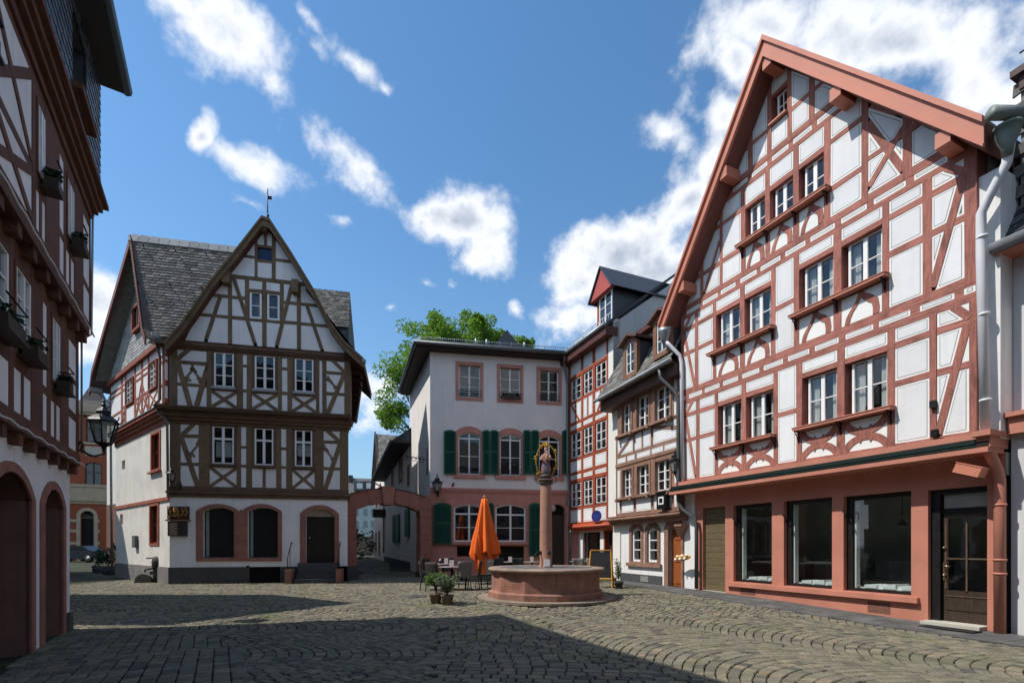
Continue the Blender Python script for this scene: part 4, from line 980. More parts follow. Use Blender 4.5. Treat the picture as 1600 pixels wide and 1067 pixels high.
    for i, bb in ((0, .87), (0, .5)):
        for kx in range(5): p = f3(e1.x + .6 + kx * 1.05, Ls * bb, .05); b.tube([p, (p[0] + .02, p[1] - .1, p[2] - .02), (p[0], p[1] - .16, p[2] + .06)], .02, 5)
    b.build('roof_hook', iron, root)
    # rear slope
    b = MB(); b.add([(e1.x, yR, zR), (V(440), yR, zR), (V(440), yR + 3.6, zE), (inv @ FAs.W(-.3, -.7, zE)).to_tuple()], [(3, 2, 1, 0)]); b.build('roof', slate, root)
    # the lower roof block seen to the right, behind the gable
    ua, ub = FA.U(480, -4.0), FA.U(547, -4.0); zt_ = FA.P(520, 456, -4.2)[1]; zm = FA.P(520, 511, -3.4)[1]
    b = MB(); b.prism([(ua - 1.5, zm - 1.5), (ub, zm - 1.5), (ub, zm + .05), (ua - 1.5, zm + .05)], 3.42, 6.5); b.build('dormer', slate_dark, root)
    def g3(a_, b_, c_): l = math.hypot(.8, zt_ - zm); return (a_, 3.3 + b_ * .8 / l - c_ * (zt_ - zm) / l, zm + b_ * (zt_ - zm) / l + c_ * .8 / l)
    l_ = math.hypot(.8, zt_ - zm); pp = [(ua - 1.5, 0), (ub + .02, 0), (ub - .02, l_), (ua - 1.5, l_)]
    b = MB(); b.add([g3(*p, 0) for p in pp], [(0, 1, 2, 3)]); b.add([g3(ub, 0, 0), (ub, 6.4, zm), (ub - .02, 4.1, zt_)], [(0, 1, 2)]); b.build('roof', slate, root); slates(root, g3, pp, .24, .12, slate)
    b = MB(); 
    def h3(a_, b_, c_): return (a_, 3.415 - c_, zm - 1.5 + b_)
    slates(root, h3, [(ua - 1.5, 0), (ub, 0), (ub, 1.55), (ua - 1.5, 1.55)], .3, .17, slate_dark)
    return root
root_A = house_A()

# the side of the same house, turned towards the alley
def house_A_side():
    root = thing('house_side', 'cream alley side of the brown-timbered house with red upper timber and slate gable', 'house', FAs.M)
    Q = FAs.P; V = lambda px, o=0: FAs.U(px, o)
    LL_ = FAs.L
    OFF = .22
    zt = Q(250, 655)[1] - .05; zt = 6.2
    holes = [(V(236), V(251.5), Q(244, 736)[1], Q(244, 674)[1], 0), (V(234), V(249), Q(242, 852)[1], Q(242, 786)[1], 0)]
    small = [(V(190.5), V(195.5), Q(193, 733)[1], Q(193, 719)[1], 0), (V(187.5), V(192), Q(190, 819)[1], Q(190, 803)[1], 0)]
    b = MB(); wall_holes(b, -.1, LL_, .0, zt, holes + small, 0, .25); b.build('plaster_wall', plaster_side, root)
    MB().box((0, .25, 0), (LL_ - .3, .5, zt)).build('inner_wall', dark_room, root)
    MB().box((-.1, -.03, 0), (LL_ + .02, .1, Q(265, 886)[1])).build('plinth', mat('stained_grey_plinth', (.17, .16, .15), .9, .2, 2, .3, 30), root)
    for h in holes:
        b = MB(); b.ring([(h[0] - .0, h[2]), (h[1], h[2]), (h[1], h[3]), (h[0], h[3])], [(h[0] + .13, h[2] + .09), (h[1] - .13, h[2] + .09), (h[1] - .13, h[3] - .1), (h[0] + .13, h[3] - .1)], -.03, .1); b.build('window_surround', As_t[1], root)
        window(root, h[0] + .13, h[1] - .13, h[2] + .09, h[3] - .1, .08, 2, 2, .05, .05, mt=mat('maroon_frame', (.13, .035, .025), .5, .1))
    h = holes[0]; MB().box((h[0] - .08, -.12, h[2] - .06), (h[1] + .08, 0, h[2])).build('window_sill', As_t[0], root)
    MB().box((-.1, -.05, Q(240, 781)[1] - .11), (LL_, .0, Q(240, 781)[1] + .02)).build('string_course', As_t[0], root)
    u_, v_ = Q(214, 846); MB().box((u_ - .2, -.13, v_ - .25), (u_ + .2, -.002, v_ + .25)).build('meter_box', mat('grey_box', (.12, .12, .12), .5, .1), root)
    # jetty and timber storey
    b = MB()
    for (z0, z1, o) in ((6.2, 6.38, .05), (6.38, 6.52, .12), (6.52, 6.64, .2), (6.64, 6.76, .28)): b.box((-.1 - o * .5, -o, z0), (LL_ + .02, .3, z1))
    b.build('moulding', As_t[0], root); MB().box((-.2, -.32, 6.76), (LL_ + .05, .3, 6.80)).build('lead_flashing', zinc, root)
    b0, b1 = 6.80, 8.95
    def w(u0, u1, z0, z1): window(root, u0 + .08, u1 - .08, z0 + .07, z1 - .05, -OFF + .0, 2, 4, .05, .04); MB().ring([(u0, z0), (u1, z0), (u1, z1), (u0, z1)], [(u0 + .08, z0 + .07), (u1 - .08, z0 + .07), (u1 - .08, z1 - .05), (u0 + .08, z1 - .05)], -OFF - .05, -OFF + .2).build('window_casing', As_t[1], root)
    tf = TF(root, -OFF, As_t, [panel_fill], None, None, .3, w, .012)
    ps = [(-.1, .05), (V(189, OFF), V(191.5, OFF)), (V(195, OFF), V(197, OFF)), (V(209.5, OFF), V(212, OFF)), (V(220.5, OFF), V(223, OFF)), (V(231, OFF), V(233, OFF)), (V(246.5, OFF), V(249, OFF)), (V(255, OFF), V(257, OFF)), (LL_ - .03, LL_ + .08)]
    p3 = [(b0 + .08, b0 + .65, 'p'), (b0 + .75, b0 + 1.5, 'p'), (b0 + 1.6, b1 - .42, 'p'), (b1 - .32, b1, 'p')]
    x3 = [(b0 + .08, b0 + .75, 'x'), (b0 + .85, b0 + 1.5, 'p'), (b0 + 1.6, b1 - .42, 'p'), (b1 - .32, b1, 'p')]
    w3 = [(b0 + .08, b0 + .68, 'p'), (b0 + .76, b0 + 1.82, 'w'), (b1 - .32, b1, 'p')]
    wx = [(b0 + .08, b0 + .68, 'x'), (b0 + .76, b0 + 1.82, 'w'), (b1 - .32, b1, 'p')]
    tf.storey(b0, b1, ps, [p3, x3, w3, x3, x3, wx, p3, x3], .08)
    tf.brace((ps[3][1], b0 + .1), (ps[4][1], b0 + 1.6), .09); tf.brace((ps[5][0], b0 + .1), (ps[4][0] - .05, b0 + 1.6), .09)
    tf.finish()
    MB().box((-.15, -OFF - .12, b1), (LL_ + .0, .3, b1 + .18)).build('eave_beam', As_t[0], root)
    # slate gable
    OG = .3; zE = b1 + .18; ua_, za_ = Q(202, 367, .85); apx = (ua_ + .1, za_ - .28)
    tri = [(-.15, zE), (LL_ + .1, zE), (apx[0], apx[1])]
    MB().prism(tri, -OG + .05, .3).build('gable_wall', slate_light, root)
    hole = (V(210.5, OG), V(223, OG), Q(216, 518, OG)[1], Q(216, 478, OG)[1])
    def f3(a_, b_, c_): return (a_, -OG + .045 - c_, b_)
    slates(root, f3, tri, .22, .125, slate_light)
    MB().ring([(hole[0], hole[2]), (hole[1], hole[2]), (hole[1], hole[3]), (hole[0], hole[3])], [(hole[0] + .1, hole[2] + .1), (hole[1] - .1, hole[2] + .1), (hole[1] - .1, hole[3] - .1), (hole[0] + .1, hole[3] - .1)], -OG - .12, -OG + .05).build('window_surround', As_t[1], root)
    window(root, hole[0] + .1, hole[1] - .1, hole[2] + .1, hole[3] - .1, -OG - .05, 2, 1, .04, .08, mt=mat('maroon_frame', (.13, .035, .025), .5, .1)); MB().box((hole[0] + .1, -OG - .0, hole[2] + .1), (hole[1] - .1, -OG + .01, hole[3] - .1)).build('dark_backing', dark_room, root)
    # barge boards + overhanging roof edge
    OB = .85
    pL = [(-.75, zE - .3), (-.35, zE + .45), (apx[0], apx[1] + .25)]; pR = [(apx[0], apx[1] + .25), (LL_ + .05, zE + .25), (LL_ + .35, zE - .15)]
    b = MB(); s_ = MB()
    for P_ in (pL, pR):
        for i in range(2):
            p, q = P_[i], P_[i + 1]; b.prism([p, q, (q[0], q[1] - .3), (p[0], p[1] - .3)], -OB, -OB + .06); s_.prism([p, q, (q[0], q[1] - .06), (p[0], p[1] - .06)], -OB + .01, -OG + .3)
    b.build('barge_board', mat('maroon_board', (.16, .05, .035), .65, .2, 3, .2), root); s_.build('roof_edge', slate, root)
    b = MB(); b.box((-.85, -OB, zE - .42), (-.55, -.4, zE - .22)); b.build('gutter_box', zinc, root)
    MB().tube([(-.6, -.5, zE - .5), (-.35, -.15, zE - .9), (-.3, -.1, .3)], .05, 8).build('drainpipe', zinc, root)
    c = MB(); c.box((LL_ - .25, -.62, zE - .15), (LL_ + .25, -.2, zE + .12)); c.build('gutter_box', mat('pale_lead', (.33, .35, .36), .6, .15), root)
    MB().tube([(LL_ - .05, -.4, zE - .1), (LL_ - .02, -.36, zE - .35), (LL_ + .0, -.30, zE - .6), (LL_ + .0, -.30, 6.95), (LL_ - .15, -.40, 6.8), (LL_ - .1, -.32, 6.5), (LL_ + .02, -.08, 6.2), (LL_ + .04, -.06, 3.4)], .045, 10).build('drainpipe', mat('grey_brown_pipe', (.16, .15, .14), .5, .1), root)
    # carved relief board and notice case at the corner
    ru, rz = FA.P(279.5, 803)
    M_ = FA.sub(ru, 0, rz)
    b = MB(); b.box((-.36, -.06, -.20), (.36, -.002, .28), 0)
    for i in range(26):
        a_, r_ = random.uniform(-.3, .3), random.uniform(-.14, .22); b.lathe([(.0, -.04), (.04, -.02), (.045, .01), (.02, .04)], (a_, -.075, r_), 6, 1)
    for k in range(5): b.tube([(-.3 + k * .14, -.08, -.1), (-.25 + k * .14, -.1, .05), (-.28 + k * .14, -.08, .2)], .02, 5, 1)
    b.box((-.40, -.12, -.26), (.40, -.002, -.21), 2)
    o = b.build('relief_board', [mat('relief_wood', (.07, .035, .02), .7, .3, 6, .4), mat('relief_gilt_figures', (.32, .17, .05), .5, .3, 8, .3, metal=.3), stone_red], None, M_); tag(o, 'small carved and gilt relief board under a lantern at the corner of the brown-timbered house', 'relief')
    b = MB(); b.box((-.34, -.08, -.82), (.30, -.002, -.27), 0).box((-.30, -.085, -.78), (-.02, -.075, -.31), 1).box((.02, -.085, -.78), (.26, -.075, -.31), 2)
    o = b.build('notice_case', [mat('case_wood', (.06, .04, .03), .6, .2), mat('notice_sheet_tan', (.22, .17, .12), .7, .3, 8, 0), mat('notice_sheet_dark', (.05, .045, .04), .4, .2, 4, 0)], None, M_); tag(o, 'shallow dark notice case hanging below the carved relief board', 'notice case')
    return root
side_A = house_A_side()
_rel = FA.M.inverted() @ FAs.M
for _c in list(side_A.children):          # the side belongs to the same house
    _m = _c.matrix_basis.copy(); _c.parent = root_A; _c.matrix_basis = _rel @ _m
bpy.data.objects.remove(side_A)
# ------------------------------------------------------------------ house with green shutters
def house_D():
    root = thing('shuttered_house', 'pale three-storey house with green shutters and pink stone ground floor behind the fountain', 'house', FD.M)
    Q = FD.P; V = FD.U
    W_ = FD.L
    zs = Q(780, 767)[1]; ze = Q(680, 551)[1] + .0
    holes = []; 
    g1 = (V(709), V(757), Q(730, 846)[1], Q(709, 793)[1], .17); g2 = (V(774), V(821.5), Q(800, 846)[1], Q(774, 793)[1], .17)
    dr = (V(860), V(883), .0, Q(870, 794)[1], .2)
    c1 = (V(714), V(757), Q(730, 869)[1] , Q(730, 853)[1], 0); c2 = (V(779), V(819), .1, Q(800, 853)[1], 0)
    b = MB(); wall_holes(b, 0, W_, 0, zs, [g1, g2, dr, c1, c2], 0, .3); b.build('ground_floor_wall', stone_D, root)
    MB().box((0, -.07, zs - .02), (W_, .2, zs + .10)).box((0, -.04, zs - .1), (W_, .2, zs - .02)).build('string_course', stone_D, root)
    M1 = []; 
    for a, c in ((716, 750.5), (781, 814), (842, 874)): M1.append((V(a), V(c), Q(733, 741)[1], Q(733, 676)[1] - .14, .16))
    T1 = []
    for a, c in ((716.5, 750.5), (781, 813), (842.5, 873)): T1.append((V(a), V(c), Q(733, 621)[1], Q(733, 571)[1], 0))
    b = MB(); wall_holes(b, 0, W_, zs + .1, ze + .5, M1 + T1, 0, .3); b.build('plaster_wall', plaster_D, root)
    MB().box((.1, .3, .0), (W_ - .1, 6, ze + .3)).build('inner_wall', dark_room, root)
    for i, h in enumerate(T1):
        MB().ring([(h[0] - .14, h[2] - .14), (h[1] + .14, h[2] - .14), (h[1] + .14, h[3] + .16), (h[0] - .14, h[3] + .16)], [(h[0], h[2]), (h[1], h[2]), (h[1], h[3]), (h[0], h[3])], -.04, .08).build('window_surround', stone_D, root)
        window(root, h[0], h[1], h[2], h[3], .08, 2, 3, .06, .07)
        r = MB(); r.box((h[0] - .04, -.10, h[2] + .28), (h[1] + .04, -.085, h[2] + .30)); r.box((h[0] - .04, -.10, h[2] + .04), (h[1] + .04, -.085, h[2] + .055))
        for k in range(9): u_ = h[0] + (h[1] - h[0]) * k / 8; r.tube([(u_, -.09, h[2] + .05), (u_ + .05, -.09, h[2] + .12), (u_ - .03, -.09, h[2] + .2), (u_, -.09, h[2] + .29)], .01, 4)
        r.build('window_guard', iron, root)
    pb = MB(); h = T1[1]; pb.box((h[0] + .05, -.22, h[2] + .0), (h[1] - .05, -.11, h[2] + .14), 0)
    for i in range(40): leaves(pb, (random.uniform(h[0] + .1, h[1] - .1), -.16, h[2] + .2), (.05, .06, .08), 4, .05, mi=1)
    pb.build('window_box', [brown_wood, leaf_dark], root)
    for h in M1:
        n = 10; MB().ring(opening(h[0] - .17, h[1] + .17, h[2] - .0, h[3] + .12, h[4] + .16), opening(h[0], h[1], h[2], h[3], h[4]), -.045, .06).build('window_surround', stone_D, root)
        MB().box((h[0] - .22, -.09, h[2] - .19), (h[1] + .22, .0, h[2] - .01)).build('window_sill', stone_D, root)
        window(root, h[0], h[1], h[2], h[3] + h[4], .08, 2, [2, 1], .06, .07, rise=h[4], transom=h[3] - .12)
        r = MB(); r.box((h[0] - .02, -.09, h[2] + .25), (h[1] + .02, -.075, h[2] + .27)); r.box((h[0] - .02, -.09, h[2] + .06), (h[1] + .02, -.075, h[2] + .07))
        for k in range(10): u_ = h[0] + (h[1] - h[0]) * k / 9; r.tube([(u_, -.08, h[2] + .04), (u_, -.08, h[2] + .27)], .008, 4)
        r.build('window_guard', iron, root)
    def shutter(pa, pb_, ya, yb, arch=0.1):
        u0, u1 = V(pa), V(pb_); z0, z1 = Q((pa + pb_) / 2, yb)[1], Q((pa + pb_) / 2, ya)[1]
        o = opening(u0, u1, z0, z1 - arch, arch, 6); i_ = opening(u0 + .07, u1 - .07, z0 + .08, z1 - arch - .06, max(arch - .02, .0) if arch else 0, 6)
        b = MB(); b.ring(o, i_, -.13, -.075); zm = (z0 + z1) / 2; b.box((u0 + .07, -.125, zm - .04), (u1 - .07, -.08, zm + .04)); b.prism(o, -.085, -.07)
        s = b.build('shutter', green_sh, root); k = 0; z_ = z0 + .1; sl_ = MB()
        while z_ < z1 - arch - .05:
            if abs(z_ - zm) > .06: sl_.add([(u0 + .07, -.12, z_), (u1 - .07, -.12, z_), (u1 - .07, -.09, z_ + .035), (u0 + .07, -.09, z_ + .035)], [(0, 1, 2, 3)])
            z_ += .042
        sl_.build('louvre_slats', green_sh, s)['kind'] = 'stuff'
    for pa, pb_ in ((693.4, 712.2), (753.5, 765), (765.4, 778.5), (817, 828.5), (829, 841.5), (877.5, 888)): shutter(pa, pb_, 672.5, 741.3, .07)
    shutter(677.2, 705, 785.5, 850, .12); shutter(761, 771.5, 785.5, 850, .12); shutter(826.5, 844, 785.5, 868.5, .12)
    window(root, g1[0], g1[1], g1[2], g1[3] + g1[4], .06, 2, [2, 1], .07, .09, rise=g1[4], transom=Q(730, 802.5)[1])
    w = window(root, g2[0], g2[1], g2[2], g2[3] + g2[4], .06, 2, [2, 1], .07, .09, rise=g2[4], transom=Q(800, 804)[1])
    for g in (g1, g2): MB().box((g[0] - .1, -.14, g[2] - .14), (g[1] + .1, .0, g[2] - .0)).build('window_sill', stone_D, root)
    for px in (699, 733, 792, 845):
        MB().prism([(V(px) - .14, zs - .45), (V(px) + .14, zs - .45), (V(px) + .2, zs - .1), (V(px) - .2, zs - .1)], -.012, .05).build('keystone', stone_D, root)
    # dark entrance on the right with a fabric-like blind above, and a pillar
    MB().box((dr[0], .22, 0), (dr[1], .28, dr[3] - .3), 0).build('door', brown_wood, root)
    MB().box((V(884), -.12, .0), (V(889), .2, Q(886, 790)[1])).build('pilaster', stone_D, root)
    u_, v_ = Q(866, 794); MB().lathe([(.0, -.03), (.17, -.03), (.17, .03), (.0, .03)], (0, 0, 0), 20).build('round_sign', mat('cream_disc', (.42, .36, .30), .6, .05), root, T(V(862), -.12, v_) @ Matrix.Rotation(R(90), 4, 'X'))
    u_, v_ = Q(885, 787)
    pl = MB(); pl.box((V(882.3), -.14, v_ - .06), (V(888), -.125, v_ + .06), 0)
    for k, (x0, bars) in enumerate(((-.07, 'l8'), (.03, 'l8'))):
        c = V(885.2) + x0 + .02
        for (a_, b_, c_, d_) in ((-.025, -.03, .025, -.022), (-.025, .03, .025, .022), (-.025, -.004, .025, .004), (-.025, -.03, -.017, .03), (.017, -.03, .025, .03)):
            if k == 0 and a_ == -.025 and b_ == -.03 and c_ == -.017: continue
            pl.box((c + a_, -.142, v_ + b_), (c + c_, -.14, v_ + d_), 1)
    pl.build('number_plate', [mat('plate_blue', (.02, .04, .15), .4, .1), white_wood], root)
    # small spotlight
    u_, v_ = Q(707.5, 757.5); MB().tube([(u_ + .05, 0, v_ + .08), (u_, -.15, v_ + .03), (u_ - .02, -.2, v_ - .07)], [.03, .06, .05], 8).build('spotlight', iron, root)
    # ---- side wall towards the lane (local frame of the side)
    inv = FD.M.inverted(); B = FDs
    side = MB()
    a0, a1 = B.W(0, 0, 0), B.W(B.L, 0, 0)
    def loc(p): return inv @ p
    side.add([loc(B.W(-.3, 0, 0)), loc(B.W(B.L, 0, 0)), loc(B.W(B.L, 0, ze + .5)), loc(B.W(-.3, 0, ze + .5))], [(0, 1, 2, 3)]); side.build('side_wall', plaster_D, root)
    # eaves and hipped roof
    oe = .55
    c = [Vector((W_ + .1, -oe)), Vector((-oe * .8, -oe))]
    s0 = loc(B.W(-.3, -oe, 0)); s1 = loc(B.W(B.L, -oe, 0)); 
    foot = [(W_ + .4, -oe), (s1.x - .05, -oe), (s0.x, s0.y), (W_ + .4, s0.y)]
    zz = ze + .02
    b = MB(); b.add([(x, y, zz) for x, y in foot] + [(x, y, zz + .16) for x, y in foot], [(3, 2, 1, 0) if False else (0, 1, 2, 3), (0, 4, 5, 1), (1, 5, 6, 2)]); b.build('soffit', mat('black_brown_soffit', (.03, .02, .018), .7, .2), root)
    b = MB(); g_ = .12
    b.tube([(foot[0][0], -oe - .08, zz + .16), (foot[1][0] - .08, -oe - .08, zz + .16), (foot[2][0] - .08, foot[2][1], zz + .16)], .10, 10); b.build('gutter', mat('lead_grey_gutter', (.12, .125, .13), .5, .1, metal=.3), root)
    zr = zz + 1.9; cx_, cy_ = W_ * .55, 4.2
    pk = [(W_ * .35, 3.6, zr), (W_ + .4, 3.6, zr)]
    f = [(x, y, zz + .18) for x, y in foot]
    b = MB(); b.add(f + pk, [(1, 0, 5, 4), (2, 1, 4)]); b.build('roof', slate_dark, root)
    def f3(a_, b_, c_):
        l = math.hypot(3.6 + oe, zr - zz - .18); return (a_, -oe + b_ * (3.6 + oe) / l - c_ * .4, zz + .18 + b_ * (zr - zz - .18) / l + c_ * .9)
    l = math.hypot(3.6 + oe, zr - zz - .18)
    slates(root, f3, [(foot[1][0], 0), (W_ + .4, 0), (W_ + .4, l), (W_ * .35, l)], .3, .17, slate_dark)
    # small dormer vent and snow guard
    b = MB(); q = W_ * .56; b.add([(q - .7, .6, zz + .75), (q + .7, .6, zz + .75), (q, .6, zz + 1.6), (q - .7, 3, zz + 1.5), (q + .7, 3, zz + 1.5), (q, 3, zz + 1.62)], [(0, 1, 2), (1, 4, 5, 2), (0, 2, 5, 3)]); b.build('dormer', slate_dark, root)
    b = MB()
    def fence(p, q_, n):
        for t in (.06, .30): b.tube([(p[0], p[1], p[2] + t), (q_[0], q_[1], q_[2] + t)], .012, 4)
        for i in range(n + 1): s = i / n; x, y, z_ = [p[k] + (q_[k] - p[k]) * s for k in range(3)]; b.tube([(x, y, z_), (x, y, z_ + .33)], .008 if i % 6 else .018, 4)
    fence((foot[1][0] + .1, -oe + .15, zz + .2), (W_ + .3, -oe + .15, zz + .2), 84); fence((foot[1][0] + .15, -oe + .2, zz + .2), (s0.x + .2, s0.y, zz + .2), 40)
    b.build('snow_guard', zinc, root)
    for px, cc in ((745, 0), (762, 0), (822, 0)):
        u_ = V(px); MB().tube([(u_, .4, zz + .6), (u_, .4, zz + .95)], .05, 8).build('roof_vent', zinc, root)
    MB().tube([(V(877), -oe, zz + .1), (V(880), -.25, zz - .35), (V(884), -.1, zz - .75), (V(885.5), -.1, zz - 1.2), (V(885.5), -.1, 5.2), (V(887.5), -.1, 4.9), (V(888), -.1, 4.5), (V(888), -.1, .2)], .055, 10).build('drainpipe', mat('patina_pipe', (.20, .23, .22), .5, .1, metal=.3), root)
    # wrought iron bracket on the side wall
    u_, v_ = FDs.P(668, 718); bb = MB()
    A_ = lambda y, z_: loc(B.W(u_, y, z_))
    bb.tube([A_(-.02, v_ + .55), A_(-.02, v_ - .75)], .025, 6); bb.tube([A_(-.02, v_), A_(-1.1, v_ + .1)], .018, 6)
    for k in range(5):
        c_ = -.25 - k * .2; bb.tube([A_(c_ + .09 * math.cos(t * .9), v_ + .0 + (.16 - .02 * k) * math.sin(t * .9)) for t in range(8)], .012, 5)
    bb.build('wrought_iron_bracket', iron, root)
    return root
house_D()

# ------------------------------------------------------------------ narrow red-timbered house and taupe-timbered house
def house_B():
    root = thing('timber_house', 'narrow white half-timbered house with rust red beams between the green-shuttered and taupe houses', 'house', FB.M)
    Q = FB.P; V = FB.U; W_ = FB.L
    zt = Q(955, 507)[1] - .1
    def w(u0, u1, z0, z1): window(root, u0 + .05, u1 - .05, z0 + .04, z1 - .05, .03, 2, 3, .045, .06, .03); r = MB(); r.box((u0 + .05, -.06, z0 + .3), (u1 - .05, -.045, z0 + .32)); r.box((u0 + .05, -.06, z0 + .18), (u1 - .05, -.05, z0 + .19)); r.build('window_guard', zinc, root)
    tf = TF(root, 0, B_t, [panel_fill, panel_edge, panel_line], None, (.05, .014), .28, w, .012)
    ps = [(0, .22), (V(908), V(911.3)), (V(926), V(930)), (V(947.5), V(950.5))]
    rows = []
    def zz(px, py): return Q(px, py)[1]
    w1 = (zz(937, 605), zz(937, 567)); w2 = (zz(940, 702), zz(940, 657)); w3 = (zz(943, 786), zz(943, 743))
    w0 = [(zz(943, 812), w3[0] - .15, 'p'), (w3[0], w3[1], 'w'), (w3[1] + .13, w3[1] + .33, 'p')]
    base = zz(943, 817)
    m1 = w3[1] + .40
    sp = [(zz(943, 812), w3[0] - .12, 'p'), (w3[0], w3[1], 'w'), (w3[1] + .16, w3[1] + .36, 'p'), (w3[1] + .52, w2[0] - .14, 'p'), (w2[0], w2[1], 'w'), (w2[1] + .14, w2[1] + .34, 'p'), (w2[1] + .50, w1[0] - .12, 'v'), (w1[0], w1[1], 'w'), (w1[1] + .16, zt - .1, 'p')]
    tf.storey(base, zt, ps, [sp, sp, sp])
    tf.brace((ps[0][1] + .02, w2[1] + .55 + .9), (ps[0][1] + .8, w2[1] + .5), .12); tf.brace((ps[3][0] - .02, w1[0] - .12), (ps[2][1] + .2, w2[1] + .5), .12)
    tf.finish()
    MB().box((ps[3][1], -.0, base), (W_ + .08, .3, zt + .3)).build('side_strip_wall', mat('cream_plaster', (.74, .72, .66), .9, .05, 2, .1), root)  # strip in plain cream plaster
    b = MB(); b.box((V(899), -.22, base - .12), (W_ + .1, .3, base + .05)); b.box((V(899), -.12, base - .3), (W_ + .1, .3, base - .12)); b.tube([(V(899), -.2, base - .1), (W_ + .1, -.2, base - .1)], .07, 8); b.build('cornice', mat('bright_rust_paint', (.50, .10, .05), .5, .1), root)
    MB().box((0, -.1, base - .2), (V(899), .3, base)).build('beam', B_t[0], root)
    # ground floor
    sh = (V(907), V(934), .35, Q(920, 831)[1], 0); dr = (V(940), V(961), .1, Q(950, 826)[1], 0)
    b = MB(); wall_holes(b, 0, W_ + .1, 0, base - .2, [sh, dr], .12, .3); b.build('ground_floor_wall', plaster_w, root)
    MB().box((0, .1, 0), (V(901), .15, base - .3)).build('painted_pier', stone_D, root)
    window(root, sh[0], sh[1], sh[2], sh[3], .2, 1, 1, .07, mt=mat('maroon_frame', (.13, .035, .025), .5, .1), name='shop_window')
    MB().box((sh[0] + .1, .55, sh[2]), (sh[0] + .45, .6, sh[3])).build('pale_blind', mat('pale_green_blind', (.35, .45, .40), .8, .1), root)
    MB().ring([(dr[0], 0.1), (dr[1], .1), (dr[1], dr[3]), (dr[0], dr[3])], [(dr[0] + .1, .12), (dr[1] - .1, .12), (dr[1] - .1, dr[3] - .1), (dr[0] + .1, dr[3] - .1)], .1, .25).build('door_frame', B_t[1], root)
    MB().box((dr[0] + .1, .3, .1), (dr[1] - .1, .34, dr[3] - .1)).build('door', mat('dark_red_door', (.05, .015, .01), .5, .2), root)
    b = MB(); 
    MB().box((0, .45, 0), (W_, 5, zt)).build('inner_wall', dark_room, root)
    # fire wall rising to the right above the taupe house
    e0 = (W_ + .08, -.1, Q(957, 507)[1]); 
    zE = Q(957, 505)[1]
    b = MB(); b.add([(W_ + .08, -.02, 5), (W_ + .08, 5.5, 5), (W_ + .08, 5.5, zE + 5.5 * .82), (W_ + .08, 2.8, zE + 2.8 * .74), (W_ + .08, -.02, zE - .05)], [(0, 1, 2, 3, 4)]); b.build('fire_wall', mat('grey_firewall_plaster', (.50, .50, .50), .9, .1, 1, .1, stain=(.38, .38, .37)), root)
    b = MB(); b.add([(W_ + .12, -.35, zE - .2), (W_ + .12, 5.5, zE + 5.5 * .8), (W_ + .12, 5.5, zE + .12 + 5.5 * .8), (W_ + .12, -.35, zE - .05), (-.6, -.35, zE - .05), (-.6, 5.5, zE + .12 + 5.5 * .8), (-.6, -.35, zE - .2)], [(0, 1, 2, 3), (3, 2, 5, 4), (0, 3, 4, 6)]); b.build('roof', slate_dark, root)
    b = MB(); b.box((-.6, -.40, zE - .55), (W_ + .1, .2, zE - .18)); b.build('eave_board', mat('dark_rust_board', (.10, .03, .02), .6, .2), root)
    MB().tube([(-.6, -.45, zE - .14), (W_ + .1, -.45, zE - .14)], .08, 8).build('gutter', zinc, root)
    b = MB(); 
    for i in range(30): x = -.5 + i * (W_ + .5) / 29; b.tube([(x, -.2, zE), (x, -.2, zE + .35)], .01, 4)
    b.tube([(-.5, -.2, zE + .33), (W_, -.2, zE + .33)], .012, 4); b.build('snow_guard', zinc, root)
    MB().box((-.7, .9, zE + .0), (-.1, 3, zE + 1.0)).box((-.8, .8, zE + 1.0), (0, 3.1, zE + 1.08)).build('chimney', mat('chimney_plaster', (.5, .5, .48), .9, .1), root)
    # dormer with red pediment
    d0 = FB.P(949, 478, -.2)[0]; u0, u1 = W_ - 1.35, W_ - .15; yb = .15; z0, z1 = zE + .15, zE + 1.55
    b = MB(); b.box((u0, yb, z0 - .3), (u1, 4.0, z1)); b.build('dormer', slate_dark, root)
    MB().box((u0 - .02, yb - .03, z0 - .2), (u0 + .2, yb, z1)).build('dormer_post', B_t[1], root)
    window(root, u0 + .2, u1 - .03, z0 - .05, z1, yb - .06, 2, 3, .06, .07)
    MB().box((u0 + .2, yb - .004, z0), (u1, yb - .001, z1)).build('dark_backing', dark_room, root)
    MB().prism([(u0 - .25, z1), (u1 + .2, z1), ((u0 + u1) / 2, z1 + 1.05)], yb - .25, yb - .05).build('pediment', mat('red_pediment', (.42, .08, .06), .5, .1), root)
    b = MB(); c = (u0 + u1) / 2
    b.prism([(u0 - .3, z1 - .03), (c, z1 + 1.15), (c, z1 + 1.22), (u0 - .38, z1 - .03)], yb - .32, 4.5).prism([(u1 + .25, z1 - .03), (c, z1 + 1.15), (c, z1 + 1.22), (u1 + .33, z1 - .03)], yb - .32, 4.5); b.build('dormer_roof', slate_dark, root)
    # oval blue sign
    u_, v_ = Q(933.5, 806, .25); o = MB(); o.lathe([(0, -.02), (.36, -.02), (.37, 0), (.36, .02), (0, .02)], (0, 0, 0), 28, 0, sy=.68).build
    m_ = MB(); m_.lathe([(0, -.02), (.37, -.02), (.37, .02), (0, .02)], (0, 0, 0), 28, 0, False, sy=.66)
    for i in range(9): a_ = -.24 + i * .053; m_.box((a_, -.03, .0205), (a_ + .032, .03 + .015 * (i % 3), .0215), 1)
    m_.box((-.2, -.10, .0205), (.2, -.085, .0215), 1)
    s = m_.build('oval_sign', [mat('sign_blue', (.02, .03, .16), .4, .1), mat('sign_faded_letters', (.06, .07, .28), .5, .1)], None, FB.sub(u_, -.30, v_) @ Matrix.Rotation(R(90), 4, 'X')); tag(s, 'oval dark blue sign hanging above the shop of the red-timbered house', 'sign')
    return root
house_B()

